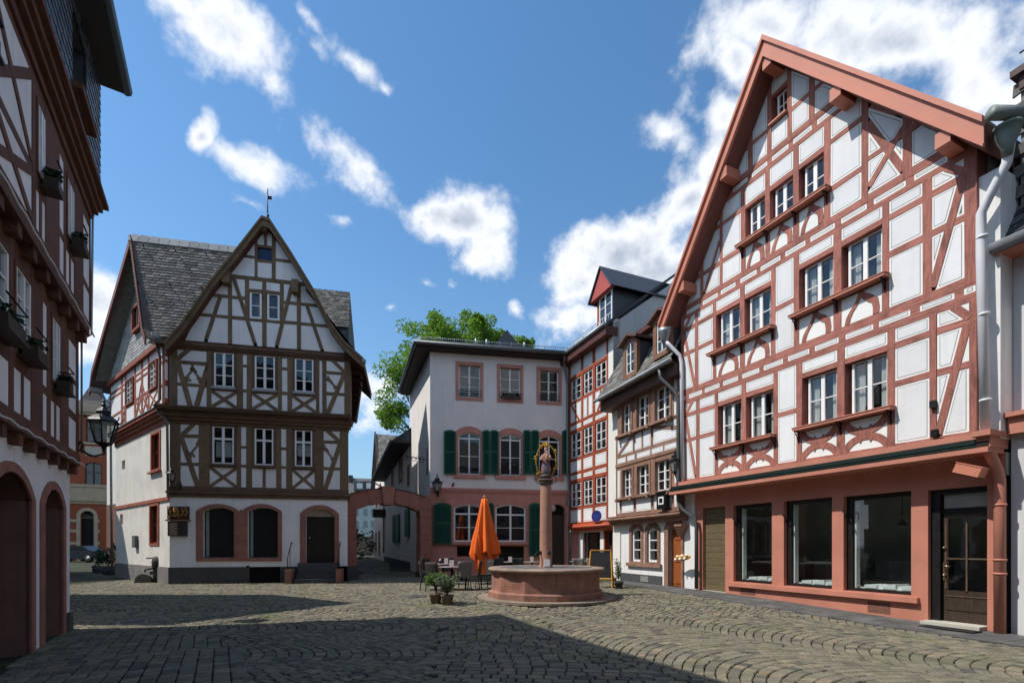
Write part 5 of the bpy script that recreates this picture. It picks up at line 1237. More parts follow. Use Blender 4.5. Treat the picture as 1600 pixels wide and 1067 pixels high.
def house_C():
    root = thing('timber_house', 'white half-timbered house with taupe beams, slate mansard roof and orange wooden door', 'house', FC.M)
    Q = FC.P; O = .25; V = lambda px: FC.U(px, O)
    def zz(px, py): return Q(px, py, O)[1]
    zb = zz(1000, 803); zt = Q(1040, 566, O)[1]
    MB().box((V(951), -.05, .2), (V(962), .3, zt + .6)).build('side_strip_wall', mat('cream_plaster', (.74, .72, .66), .9, .05, 2, .1), root)
    def w(u0, u1, z0, z1):
        window(root, u0 + .10, u1 - .10, z0 + .03, z1 - .06, -O + .10, 2, 3, .045, .07, .028, curtain=[(.55, .95, .95, .05)])
        MB().ring([(u0, z0), (u1, z0), (u1, z1), (u0, z1)], [(u0 + .10, z0 + .03), (u1 - .10, z0 + .03), (u1 - .10, z1 - .06), (u0 + .10, z1 - .06)], -O - .03, -O + .2).build('window_casing', C_t[1], root)
    tf = TF(root, -O, C_t, [panel_fill, panel_edge, panel_line], None, (.04, .012), .25, w, .012)
    w1 = (zz(1036, 767), zz(1036, 716)); w2 = (zz(1037, 655), zz(1037, 600))
    ps = [(V(962.5), V(964.5)), (V(969), V(971)), (V(990), V(993.5)), (V(1017), V(1021.5)), (V(1050), V(1053)), (V(1058), V(1061))]
    zf = w1[1] + .12
    s1 = [(zb + .12, w1[0] - .12, 'p'), (w1[0], w1[1], 'w')]
    e1 = [(zb + .12, w1[0] - .1, 'p'), (w1[0], w1[1], 'p')]
    tf.storey(zb, zf, ps, [e1, s1, s1, s1, e1])
    # middle zone
    zm0, zm1 = zf + .12, zf + .34
    tf.beam(ps[0][0], ps[-1][1], zf, zm0, False, -.03)
    for (a, c) in ((964.5, 978), (980, 992), (994.5, 1016), (1018, 1036), (1038, 1058)): tf.cells.append((V(a), V(c), zm0, zm1, [], .1))
    for (a, c) in ((962.5, 964.5), (978, 980), (992, 994.5), (1016, 1018), (1036, 1038), (1058, 1061)): tf.beam(V(a), V(c), zm0, zm1, True)
    tf.beam(ps[0][0], ps[-1][1], zm1, zm1 + .12, False, .0)
    pm = [(V(962.5), V(965)), (V(988.5), V(991.5)), (V(1002.5), V(1004.5)), (V(1016.5), V(1020.5)), (V(1057), V(1061))]
    sm = [(zm1 + .12, w2[0] - .14, 'p')]
    tf.storey(zm1 + .12, w2[0] - .02, pm, [sm, sm, sm, sm])
    tf.brace((V(966), zm1 + .12), (V(988), w2[0] - .14), .13); tf.brace((V(1058), zm1 + .45), (V(1021), w2[0] - .14), .13)
    ps2 = [(V(965), V(970)), (V(988.5), V(993)), (V(1016), V(1021)), (V(1050), V(1053)), (V(1058), V(1061))]
    s2 = [(w2[0], w2[1], 'w')]
    tf.storey(w2[0] - .1, zt, ps2, [s2, s2, s2, [(w2[0], w2[1], 'p')]])
    tf.finish()
    for (a, c, zz_) in ((967, 1052, w1[0]), (967, 1052, w2[0])):
        MB().box((V(a), -O - .16, zz_ - .09), (V(c), -O + .0, zz_ - .01)).build('window_shelf', C_t[0], root)
        for px in (969, 991, 1018, 1049): MB().box((V(px) - .06, -O - .22, zz_ - .16), (V(px) + .06, -O - .005, zz_ - .05)).build('shelf_bracket', C_t[0], root)
    MB().box((V(962.5), .32, 0.2), (V(1061), 4.5, zt)).build('inner_wall', dark_room, root)
    MB().box((V(1061), -.02, 2.6), (FC.U(1084, .05), .4, zt)).build('side_strip_wall', mat('cream_plaster', (.74, .72, .66), .9, .05, 2, .1), root)
    # cornice over ground floor
    zc = zz(1000, 815); b = MB(); x0, x1 = V(952), V(1066)
    b.box((x0, -O - .12, zb - .04), (x1, .2, zb)); b.box((x0, -O - .08, zb - .2), (x1, .2, zb - .04)); b.tube([(x0, -O - .08, zb - .12), (x1, -O - .08, zb - .12)], .06, 8); b.box((x0, -O + .04, zc - .06), (x1, .2, zb - .2)); b.build('cornice', C_t[0], root)
    # ground floor
    U = lambda px: FC.U(px, 0)
    z0 = .2
    h1 = (U(988), U(1002), Q(995, 877)[1], Q(995, 829)[1], .10); h2 = (U(1012.5), U(1028), Q(1020, 878)[1], Q(1020, 829)[1], .10); dr = (U(1046), U(1066), .2, Q(1056, 828)[1], .12)
    b = MB(); wall_holes(b, U(960), U(1084) + .1, 0, zc + .1, [h1, h2, dr], 0, .3); b.build('ground_floor_wall', plaster_w, root)
    MB().box((U(960), -.03, 0), (U(1035), .05, .2 + .33)).build('plinth', stone_grey, root)
    for h in (h1, h2):
        MB().ring(opening(h[0] - .17, h[1] + .15, h[2] - .05, h[3] + .05, h[4] + .15), opening(h[0], h[1], h[2], h[3], h[4]), -.04, .1).build('window_surround', C_t[1], root)
        window(root, h[0], h[1], h[2], h[3] + h[4], .03, 1, 3, .08, .05, .035, rise=h[4])
    MB().box((h1[0] - .3, -.10, h1[2] - .18), (h2[1] + .25, .02, h1[2] - .05)).build('window_sill', C_t[0], root)
    MB().ring(opening(dr[0] - .22, dr[1] + .1, .2, dr[3] + .1, dr[4] + .2), opening(dr[0], dr[1], .2, dr[3], dr[4]), -.06, .15).build('door_surround', C_t[1], root)
    d = MB(); d.box((dr[0], .14, .22), (dr[1], .2, dr[3] + .15)); cu = (dr[0] + dr[1]) / 2
    for k in range(3): d.box((dr[0] + .12, .12, .32 + k * .75), (dr[1] - .12, .14, .95 + k * .75))
    d.build('door', orange_wood, root)
    MB().box((U(1002), -.04, .27), (U(1014), -.03, .48)).build('vent_grille', mat('grille_grey', (.25, .24, .22), .6, .3, 40, .4), root)
    b = MB(); 
    for k in range(6): b.prism([(U(1066) - .02, zc - .25 - .07 * k), (U(1066) + .32 - .05 * k, zc - .25 - .07 * k), (U(1066) + .35 - .05 * k, zc - .18 - .07 * k), (U(1066) - .02, zc - .18 - .07 * k)], -.32 + .04 * k, .0)
    b.build('stone_console', C_t[1], root)
    # mansard roof
    e0 = Q(940, 622, .75); e1 = Q(1046, 561, .75)
    zE = (e0[1] + e1[1]) / 2; uA, uB = V(950), V(1066)
    zT = Q(1005, 508, -.35)[1]
    zT = zE + 2.25; run = 1.3
    def f3(a_, b_, c_): l = math.hypot(run, zT - zE); return (a_, -.75 + b_ * run / l - c_ * (zT - zE) / l, zE + b_ * (zT - zE) / l + c_ * run / l)
    l = math.hypot(run, zT - zE)
    b = MB(); b.add([f3(uA - .1, 0, 0), f3(uB, 0, 0), f3(uB, l, 0), f3(uA + .35, l, 0)], [(0, 1, 2, 3)]); b.add([(uA - .1, -.75, zE - .02), (uB, -.75, zE - .02), (uB, .1, zE - .05), (uA - .1, .1, zE - .05)], [(3, 2, 1, 0)]); b.build('roof', slate, root)
    slates(root, f3, [(uA - .1, 0), (uB, 0), (uB, l), (uA + .35, l)], .26, .16, slate)
    MB().box((uA - .1, -.55, zE - .45), (uB, .2, zE - .06)).build('eave_board', mat('dark_taupe_board', (.10, .055, .04), .6, .2), root)
    MB().tube([(uA - .2, -.80, zE - .02), (uB + .1, -.80, zE - .02)], .07, 8).build('gutter', mat('pale_lead', (.33, .35, .36), .6, .15), root)
    b = MB(); b.prism([(uA + .3, zT - .03), (uB, zT - .03), (uB, zT + .12), (uA + .3, zT + .12)], -.75 + run - .35, 3.5); b.build('upper_cornice', mat('dark_red_cornice', (.12, .035, .025), .6, .2), root)
    b = MB(); b.add([(uA + .3, .2, zT + .13), (uB, .2, zT + .13), (uB, 3.8, zT + 1.6), (uA + .3, 3.8, zT + 1.6)], [(0, 1, 2, 3)]); b.build('roof', slate_dark, root)
    # dormers
    for (pa, pb_, ya, yb) in ((979, 997, 585, 524), (1027, 1048, 552, 492)):
        pc = (pa + pb_) / 2; uc = FC.U(pc, .55); hw = .42; z0_ = FC.P(pc, ya, .6)[1]; z1_ = z0_ + 1.15; yf = -.62
        uc = min(uc, uB - .5)
        b = MB(); b.prism(opening(uc - hw, uc + hw, z0_, z1_, .18), yf + .05, 1.5); b.build('dormer', slate_dark, root)
        MB().ring(opening(uc - hw - .03, uc + hw + .03, z0_ - .08, z1_, .22), opening(uc - hw + .14, uc + hw - .14, z0_ + .08, z1_ - .05, .12), yf - .04, yf + .1).build('dormer_front', mat('dormer_brown', (.22, .11, .06), .6, .2), root)
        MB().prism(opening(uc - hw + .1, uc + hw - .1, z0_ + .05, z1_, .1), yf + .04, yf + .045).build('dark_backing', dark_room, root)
        window(root, uc - hw + .14, uc + hw - .14, z0_ + .08, z1_ + .07, yf - .0, 2, 3, .045, .05, .025, rise=.12)
        b = MB(); b.strip([(uc - hw - .2, z1_ + .08), (uc - .3, z1_ + .2), (uc, z1_ + .34), (uc + .3, z1_ + .2), (uc + hw + .2, z1_ + .08)], .09, yf - .2, 1.5); b.build('dormer_hood', mat('dormer_hood_board', (.12, .06, .045), .6, .2), root)
    MB().box((V(1054), 2.6, zT + 1.0), (V(1054) + .6, 3.2, zT + 2.4)).build('chimney', slate_dark, root)
    # downpipe with swan neck
    p = MB(); u_ = V(1054); p.tube([(u_ - .15, -.75, zE - .1), (u_ - .15, -.7, zE - .4), (u_ + .25, -.45, zE - .95), (u_ + .35, -.38, zE - 1.2), (u_ + .35, -.38, 3.1), (u_ + .45, -.3, 2.8), (u_ + .85, -.15, 2.5), (u_ + .9, -.12, 2.2), (u_ + .9, -.12, .25)], .06, 10); p.build('drainpipe', mat('dark_zinc_pipe', (.10, .11, .11), .5, .15, metal=.4), root)
    # notice lamp box
    u_, v_ = Q(1041, 782, .35); b = MB(); b.box((-.24, -.16, -.27), (.24, .0, .27), 0).box((-.14, -.165, -.12), (.14, -.155, .14), 1).box((-.09, -.17, -.07), (.09, -.16, .09), 0).box((-.28, -.19, .27), (.28, .0, .32), 0)
    o = b.build('showcase', [iron, white_wood], None, FC.sub(V(1041), -O - .06, v_)); tag(o, 'small black square showcase box on the taupe-timbered house beside the lantern', 'showcase')
    # bread-shaped door sign on a pole
    u_, v_ = Q(1068, 871, .4); b = MB(); b.lathe([(.0, -.42), (.05, -.36), (.09, -.2), (.11, 0), (.09, .2), (.05, .36), (0, .42)], (0, 0, 0), 10, 0, sy=.5)
    for k in range(6): b.lathe([(.0, -.04), (.05, 0), (.0, .04)], (.05 * (-1) ** k, -.05, -.28 + k * .11), 8, 1)
    o = b.build('carved_sign', [mat('gilt_wood', (.50, .28, .08), .5, .2), white_wood], None, FC.sub(FC.U(1068, .3), -.35, v_) @ Matrix.Rotation(R(84), 4, 'Y')); tag(o, 'long gilt and white carved sign jutting out level beside the orange wooden door', 'sign')
    return root
house_C()
# ------------------------------------------------------------------ dark red timbered house on the left edge
def house_L():
    root = thing('timber_house', 'tall shaded half-timbered house with dark red beams cut by the left edge', 'house', FL.M)
    V = FL.U; Q = FL.P
    U1 = lambda px: FL.U(px, .12); U2 = lambda px: FL.U(px, .28)
    z1 = 3.08
    # ground floor with deep arched doorways
    def hole(pa, pb_, zs, r): return (V(pa), V(pb_), -.05, zs, r)
    h2 = (V(67.5), V(96.5), -.05, 2.27, .30); w_ = h2[1] - h2[0]
    c1 = V(22); h1 = (c1 - .62, V(46.5), -.05, h2[3] + .0, .3); h1 = (V(46.5) - 1.55, V(46.5), -.05, 2.27, .34)
    h0 = (h1[0] - 3.0, h1[0] - 1.5, -.05, 2.27, .34)
    b = MB(); wall_holes(b, 0, LL, -.1, z1 + .1, [h0, h1, h2], 0, .55, 0, 1); b.add([(LL, 0, -.1), (LL, .55, -.1), (LL, .55, 3), (LL, 0, 3)], [(0, 1, 2, 3)]); b.build('ground_floor_wall', [plaster_A, mat('maroon_reveal', (.19, .10, .08), .8, .2, 2, .3, stain=(.12, .05, .04))], root)
    for h in (h0, h1, h2):
        MB().ring(opening(h[0] - .2, h[1] + .18, -.05, h[3] + .02, h[4] + .12), opening(h[0], h[1], -.05, h[3], h[4]), -.03, .05).build('door_surround', stone_red, root)
        b = MB(); b.prism(opening(h[0], h[1], -.05, h[3], h[4]), .5, .54); b.build('door', brown_wood, root)
        b = MB(); b.tube([(h[0] + .06, .1, 0), (h[0] + .06, .1, h[3])], .02, 6); b.build('jamb_rail', white_pipe, root)
    MB().box((V(103), -.05, -.1), (LL + .03, .3, .35)).build('plinth', stone_grey, root)
    back = pL1 + Vector((-.853, -.522)) * 6
    b = MB(); b.box((0, .56, -.1), (LL - .02, 6.5, 3.0), 0).box((0, .2, 3.0), (LL - .02, 6.5, 5.75)).box((0, .0, 5.75), (LL, 6.5, 8.35)).build('inner_wall', slate_dark, root)
    # jetty beams
    def jet(zb, off, h):
        MB().box((0, -off - .03, zb), (LL + .02, .5, zb + h)).build('jetty_beam', L_t[0], root)
        n = int(LL / .62)
        for k in range(n): u_ = LL - .12 - k * .62; MB().box((u_ - .08, -off + .0, zb - .17), (u_ + .08, .4, zb)).build('joist_end', L_t[0], root)
    jet(3.14, .12, .20); jet(5.68, .26, .20)
    b = MB(); 
    for k in range(60): pass
    b.tube([(LL - i * .31, -.22, 3.13 + .03 * (i % 2)) for i in range(40)], .014, 5); b.tube([(LL - i * .31, -.36, 5.68 + .03 * (i % 2)) for i in range(40)], .014, 5); b.build('light_cable', white_pipe, root)
    lineM = [plaster_A, yellow_line, plaster_A]
    def win(off):
        def f(u0, u1, z0, z1_):
            window(root, u0 + .05, u1 - .05, z0 + .05, z1_ - .05, -off - .012, 2, 3, .06, .07); MB().ring([(u0, z0), (u1, z0), (u1, z1_), (u0, z1_)], [(u0 + .05, z0 + .05), (u1 - .05, z0 + .05), (u1 - .05, z1_ - .05), (u0 + .05, z1_ - .05)], -off - .02, -off + .2).build('window_casing', L_t[1], root)
            bx = MB(); bx.box((u0 + .16, -off - .20, z0 - .10), (u1 - .16, -off - .04, z0 + .07)); bx.box((u0 + .1, -off - .22, z0 - .13), (u1 - .1, -off - .0, z0 - .10)); o = bx.build('window_box', brown_wood, root)
            lf = MB()
            for k in range(26): leaves(lf, (random.uniform(u0 + .2, u1 - .2), -off - .13, z0 + .12), (.08, .10, .08), 6, .035)
            l_ = lf.build('box_plant', leaf_dark, o); l_['kind'] = 'stuff'
            MB().tube([(u0 + .1, -off - .2, z0 + .28), (u1 - .1, -off - .2, z0 + .28)], .012, 5).tube([(u1 - .1, -off - .2, z0 + .28), (u1 - .1, -off, z0 + .28)], .012, 5).build('window_guard', iron, root)
        return f
    # storey 1
    tf = TF(root, -.12, L_t, lineM, None, (.0, .022), .3, win(.12), .012)
    pp = [U1(a) for a in (108, 94.5, 77.5, 65.5, 47, 23, -2)]
    edge = LL + .05
    posts = [(U1(122) if False else edge - .15, edge)]
    U = U1
    cols = [(14, 21), (48.5, 67), (73.5, 79), (94, 107), (119, 126)]
    P_ = [(U(a), U(b_)) for a, b_ in cols]; P_[-1] = (U(119), edge)
    z0, z1_ = 3.32, 5.62
    wn_ = [(3.38, 3.95, 'v'), (4.25, 5.35, 'w')]; pn = [(3.38, 3.95, 'p'), (4.1, 4.62, 'p'), (4.72, 5.35, 'p')]; pv = [(3.38, 3.95, 'p'), (4.08, 5.35, 'p')]
    # towards the viewer the pattern goes on
    first = P_[0][0]; ext = []; u_ = first; k = 0
    while u_ > 1.2:
        wd_ = (.95, .5, 1.2, .5)[k % 4]; ext.insert(0, (u_ - wd_ - .22, u_ - wd_)); u_ -= wd_ + .22; k += 1
    specs = [[wn_, pn, wn_, pv][(len(ext) - 1 - i) % 4] for i in range(len(ext))]
    tf.storey(z0, z1_, ext + P_, specs[:] + [wn_, pv, wn_, pn][:len(P_) - 1])
    tf.finish()
    # storey 2
    U = U2
    tf = TF(root, -.28, L_t, lineM, None, (.0, .022), .3, win(.28), .012)
    cols = [(52, 56), (71, 76), (87, 92), (103, 106), (116, 131), (144, 148)]
    cols = [(50, 56), (71, 93), (100, 103), (116, 130)]
    P_ = [(U(a), U(b_)) for a, b_ in cols] + [(edge + .0, edge + .12)]
    z0, z1_ = 5.88, 8.25
    wn_ = [(5.95, 6.5, 'v'), (6.72, 7.75, 'w')]; pn = [(5.95, 6.5, 'p'), (6.62, 7.2, 'p'), (7.3, 7.8, 'p')]; px_ = [(5.95, 6.6, 'x'), (6.72, 7.9, 'x')]
    first = P_[0][0]; ext = []; u_ = first; k = 0
    while u_ > 1.2:
        wd_ = (1.5, 1.0, .6, 1.3)[k % 4]; ext.insert(0, (u_ - wd_ - .2, u_ - wd_)); u_ -= wd_ + .2; k += 1
    specs = [[px_, wn_, pn, px_][(len(ext) - 1 - i) % 4] for i in range(len(ext))]
    tf.storey(z0, z1_, ext + P_, specs + [wn_, pn, wn_, pn])
    tf.finish()
    MB().tube([(edge + .04, -.34, 8.2), (edge + .06, -.32, 8.0), (edge + .06, -.30, 5.75), (edge + .02, -.16, 5.6), (edge + .02, -.16, 3.4)], .018, 6).build('lightning_rod', zinc, root)
    # cornice
    b = MB()
    for (za, zb, o) in ((8.0, 8.14, .32), (8.14, 8.24, .40), (8.24, 8.36, .46), (8.36, 8.44, .54)): b.box((0, -o, za), (LL + .12 + (o - .36), .6, zb))
    b.build('cornice', L_t[0], root)
    # slate storey with openings, then the upper eave
    h = [(U2(147) - .0, U2(147) + 0, 9, 9, 0)]
    yS = -.42
    def f3(a_, b_, c_): return (a_, yS - c_, 8.5 + b_)
    hs_ = [(LL - 2.15, LL - 1.15, 8.95, 10.2), (LL - 5.2, LL - 4.2, 8.85, 9.9)]
    b = MB(); wall_holes(b, 0, LL + .1, 8.5, 10.75, [(a, c, d, e, 0) for a, c, d, e in hs_], yS + .02, .4, poly=[(0, 8.5), (LL + .1, 8.5), (LL + .1, 10.75), (0, 10.75 - .11 * LL)]); b.add([(LL + .1, yS + .02, 8.5), (LL + .1, 5, 8.5), (LL + .1, 5, 10.75), (LL + .1, yS + .02, 10.75)], [(0, 1, 2, 3)]); b.build('slate_wall', slate_dark, root)
    cuts = [(LL - 9, hs_[1][0]), (hs_[1][1], hs_[0][0]), (hs_[0][1], LL + .1)]
    TP = .11  # eave and wall top fall towards the viewer, shaped to pull in the ground shadow
    for a, c in cuts: slates(root, f3, [(a, 0), (c, 0), (c, 2.2 - TP * (LL - c)), (a, 2.2 - TP * (LL - a))], .24, .15, slate_dark)
    for (a, c, d, e) in hs_:
        slates(root, f3, [(a, 0), (c, 0), (c, d - 8.5), (a, d - 8.5)], .24, .15, slate_dark); slates(root, f3, [(a, e - 8.5), (c, e - 8.5), (c, 2.2 - TP * (LL - c)), (a, 2.2 - TP * (LL - a))], .24, .15, slate_dark)
        window(root, a + .04, c - .04, d + .03, e - .03, yS + .2, 2, 3, .05, .06); MB().box((a - .05, yS - .16, d - .1), (c + .05, yS + .1, d)).build('window_sill', L_t[0], root)
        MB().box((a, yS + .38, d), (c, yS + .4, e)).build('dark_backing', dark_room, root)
    D_ = .11 * LL; x1_ = LL + .12; b = MB(); b.add([(0, -.8, 10.72 - D_), (x1_, -.8, 10.72), (x1_, .8, 10.72), (0, .8, 10.72 - D_), (0, -.8, 10.8 - D_), (x1_, -.8, 10.8), (x1_, .8, 10.8), (0, .8, 10.8 - D_)], [(0, 3, 2, 1), (4, 5, 6, 7), (0, 1, 5, 4), (1, 2, 6, 5)]); b.build('soffit', mat('grey_soffit_board', (.055, .055, .055), .8, .2), root)
    b = MB(); b.tube([(0, -.84, 10.82 - D_), (LL + .15, -.84, 10.82)], .1, 8); b.build('gutter', mat('dark_zinc_pipe', (.10, .11, .11), .5, .15, metal=.4), root)
    b = MB(); b.add([(0, -.87, 10.82 - D_), (LL + .22, -.87, 10.82), (LL + .22, 2.6, 12.3), (0, 2.6, 12.3 - D_), (0, 6.5, 10.8 - D_), (LL + .22, 6.5, 10.8)], [(0, 1, 2, 3), (3, 2, 5, 4)]); b.add([(LL + .22, -.9, 10.8), (LL + .22, 6.5, 10.8), (LL + .22, 2.6, 12.3)], [(0, 1, 2)]); b.add([(LL + .1, .0, 8.3), (LL + .1, 6.5, 8.3), (LL + .1, 6.5, 10.8), (LL + .1, 0, 10.8)], [(0, 1, 2, 3)]); b.build('roof', slate_dark, root)
    return root
house_L()

# neighbours along the alley, outside the frame on the left
def plain_house(name, label, x0, x1, y0, y1, ze, zr, yp, mt):
    root = thing(name, label, 'house', T(0, 0, 0)); b = MB()
    b.box((x0, y0, -.2), (x1, y1, ze)); b.build('wall', mt, root)
    r = MB(); r.add([(x1 + .3, y0 - .3, ze - .1), (x1 + .3, y1 + .3, ze - .1), (x1 + .3, yp, zr), (x0, y0 - .3, ze - .1), (x0, y1 + .3, ze - .1), (x0, yp, zr)], [(0, 1, 2), (0, 2, 5, 3), (1, 4, 5, 2)]); r.build('roof', slate, root)
    for zz_ in (1.2, 4.0):
        for k in range(2): MB().box((x1 - .02, y0 + 1.2 + 2 * k, zz_), (x1 + .04, y0 + 2.2 + 2 * k, zz_ + 1.4)).build('window', brown_wood, root)
    return root
plain_house('gabled_house', 'narrow gabled house on the alley behind the dark red timbered house', -19, -12.8, 9.2, 13.2, 8.2, 12.3, 11.4, slate_dark)
plain_house('gabled_house', 'low wide house farther up the alley beyond the narrow gabled one', -34, -24.5, 16.5, 26.5, 8.5, 12, 21, slate_dark)

# ------------------------------------------------------------------ street behind the alley: brick building with a turret roof
def house_O():
    Y = 46.; F = Fac(116, Y, 190, Y + 1.5); root = thing('brick_building', 'orange brick building with pointed dark roof and arched cream doorway at the alley end', 'building', F.M)
    Q = F.P; V = F.U
    br = mat('orange_brick', (.27, .075, .035), .85, .2, 6, .3, 30); cr = mat('cream_stone', (.42, .34, .24), .85, .15, 3, .2)
    ze = Q(140, 645)[1]; u0, u1 = -.8, V(168)
    z1 = Q(140, 783)[1]; z2 = Q(140, 762)[1]
    hs_ = [(V(134), V(159), Q(140, 691)[1], Q(140, 657)[1], 0.15), (V(132.5), V(159), Q(140, 760)[1], Q(140, 726)[1], .25)]
    b = MB(); wall_holes(b, u0, u1, z2 + .3, ze, hs_, 0, .25); b.build('brick_wall', br, root)
    k = 0
    for h in hs_:
        window(root, h[0], h[1], h[2], h[3] + h[4], .1, 2, [1, 1], .09, .12, rise=h[4], transom=h[3] - .7, mt=brown_wood); MB().box((h[0] - .15, -.1, h[2] - .18), (h[1] + .15, .05, h[2])).build('window_sill', cr, root)
    MB().box((V(133), -.03, Q(140, 712)[1]), (V(159), .02, Q(140, 697)[1])).build('stucco_panel', mat('grey_cream_stucco', (.42, .38, .32), .9, .2, 5, .3), root)
    MB().box((u0, -.35, z2 + .05), (u1, .3, z2 + .3)).box((u0, -.25, z1), (u1, .3, z2 + .05)).box((u0, -.1, z1 - .25), (u1, .3, z1)).build('balcony_band', cr, root)
    dr = (V(126), V(147), .0, Q(137, 808)[1], .62)
    b = MB(); wall_holes(b, u0, V(167), -.3, z1 - .2, [dr], 0, .4, 0); b.build('ground_floor_wall', br, root)
    MB().ring(opening(dr[0] - .3, dr[1] + .3, -.2, dr[3], dr[4] + .3), opening(dr[0], dr[1], -.2, dr[3], dr[4]), -.08, .05).build('arch_surround', cr, root)
    MB().prism(clip_poly(ccw(opening(dr[0], dr[1], -.2, dr[3], dr[4])), [(dr[0], dr[3] - .1), (dr[1], dr[3] - .1), (dr[1], 9), (dr[0], 9)]), .3, .35).build('fanlight', mat('grey_cream_stucco', (.42, .38, .32), .9, .2, 5, .3), root)
    MB().box((dr[0], .32, -.2), (dr[1], .36, dr[3] - .1)).build('door', mat('blue_black_door', (.01, .012, .018), .5, .2), root)
    for zz_ in (Q(120, 848)[1], Q(120, 829)[1], Q(120, 813)[1]):
        MB().box((u0, -.06, zz_ - .15), (dr[0] - .3, .02, zz_ + .12)).build('stone_band', cr, root); MB().box((dr[1] + .3, -.06, zz_ - .15), (V(156), .02, zz_ + .12)).build('stone_band', cr, root)
    b = MB(); b.box((u0 - .2, -.5, ze), (u1 + .1, .4, ze + .55)); b.box((u0 - .2, -.3, ze - .25), (u1 + .1, .4, ze)); b.build('cornice', cr, root)
    # curved turret roof
    cx_, zt = V(143), Q(143, 581)[1]; rd = (V(168) - V(118)) / 2 + .1; zb = ze + .5; hgt = zt - zb
    prof = [(rd * r_, zb + hgt * t_) for r_, t_ in ((1, 0), (.86, .09), (.68, .22), (.48, .42), (.3, .62), (.15, .82), (.04, 1))]
    MB().lathe([(r_ * 1.42, z_) for r_, z_ in prof], (cx_, rd * .8, 0), 4, 0, False, math.pi / 4).build('roof', mat('brown_black_slate', (.06, .05, .045), .6, .3, 8, .3), root)
    b = MB(); b.lathe([(.1, -.2), (.16, .1), (.05, .4), (.22, .7), (.05, .9), (.03, 2.0)], (cx_, rd * .8, zt), 8); b.build('finial', mat('dark_zinc_pipe', (.10, .11, .11), .5, .15, metal=.4), root)
    MB().box((u0, .3, -.2), (u1, 6, ze + .5)).build('inner_wall', dark_room, root)
    return root
house_O()
F = Fac(167, 38, 188, 36.5)
# unseen wing added behind the brown-timbered house to shade the lane
w_ = MB(); f_ = [(-.356 * 25.6, 25.6), (-.352 * 62, 62), (-.352 * 62 - 6, 62), (-.352 * 25.6 - 5, 25.6)]
o = thing('shade_wing', 'unseen long wing added behind the brown-timbered house to shade the lane', 'house')
w_.add([(x, y, -.1) for x, y in f_] + [(x, y, 12.) for x, y in f_], [(0, 1, 5, 4), (1, 2, 6, 5), (2, 3, 7, 6), (3, 0, 4, 7)]).build('wall', plaster_side, o)
MB().add([(f_[0][0], 25.6, 12), (f_[1][0], 62, 12), (f_[1][0] - 3, 62, 13.6), (f_[0][0] - 3, 25.6, 13.6), (f_[3][0], 25.6, 12), (f_[2][0], 62, 12)], [(0, 1, 2, 3), (3, 2, 5, 4), (0, 3, 4), (1, 5, 2)]).build('roof', slate, o)
# houses closing the square behind the viewer
def back_row(name, label, M_, w, h, mt):
    root = thing(name, label, 'house', M_); b = MB(); hs_ = []
    n = int(w / 2.6)
    for f_ in range(3):
        for k in range(n): u_ = 1 + k * 2.6; hs_.append((u_, u_ + 1.2, 1. + f_ * 3.2, 2.8 + f_ * 3.2, 0))
    wall_holes(b, 0, w, -.3, h, hs_, 0, .2); b.box((0, .21, -.3), (w, 7, h)); b.build('wall', mt, root)
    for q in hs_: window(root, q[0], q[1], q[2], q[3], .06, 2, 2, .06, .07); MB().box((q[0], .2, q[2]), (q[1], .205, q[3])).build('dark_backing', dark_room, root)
    MB().add([(-.3, -.5, h), (w + .3, -.5, h), (w + .3, 3.5, h + 4), (-.3, 3.5, h + 4), (-.3, 7.5, h), (w + .3, 7.5, h)], [(0, 1, 2, 3), (3, 2, 5, 4)]).build('roof', slate, root)
back_row('plain_house', 'row house closing the square behind the viewer', T(10, -9, 0, R(180)), 13, 10.5, plaster_side)
back_row('plain_house', 'broad row house behind the viewer to the right', T(23, -9.5, 0, R(180)), 13, 11.5, stone_D)
root = thing('plain_house', 'narrow grey-cream house front squeezed between the brick building and the alley side', 'house', F.M)
MB().box((0, 0, F.P(175, 788)[1]), (F.L, 5, F.P(175, 635)[1])).build('plaster_wall', plaster_side, root)
MB().box((0, -.03, -.2), (F.L, 5, F.P(175, 788)[1])).build('brown_base', mat('brown_red_base', (.16, .07, .045), .85, .2, 2, .2), root)
MB().prism([(-.2, F.P(175, 635)[1]), (F.L + .2, F.P(175, 635)[1]), (F.L + .2, F.P(175, 600)[1])], -.2, 5).build('roof', slate_dark, root)

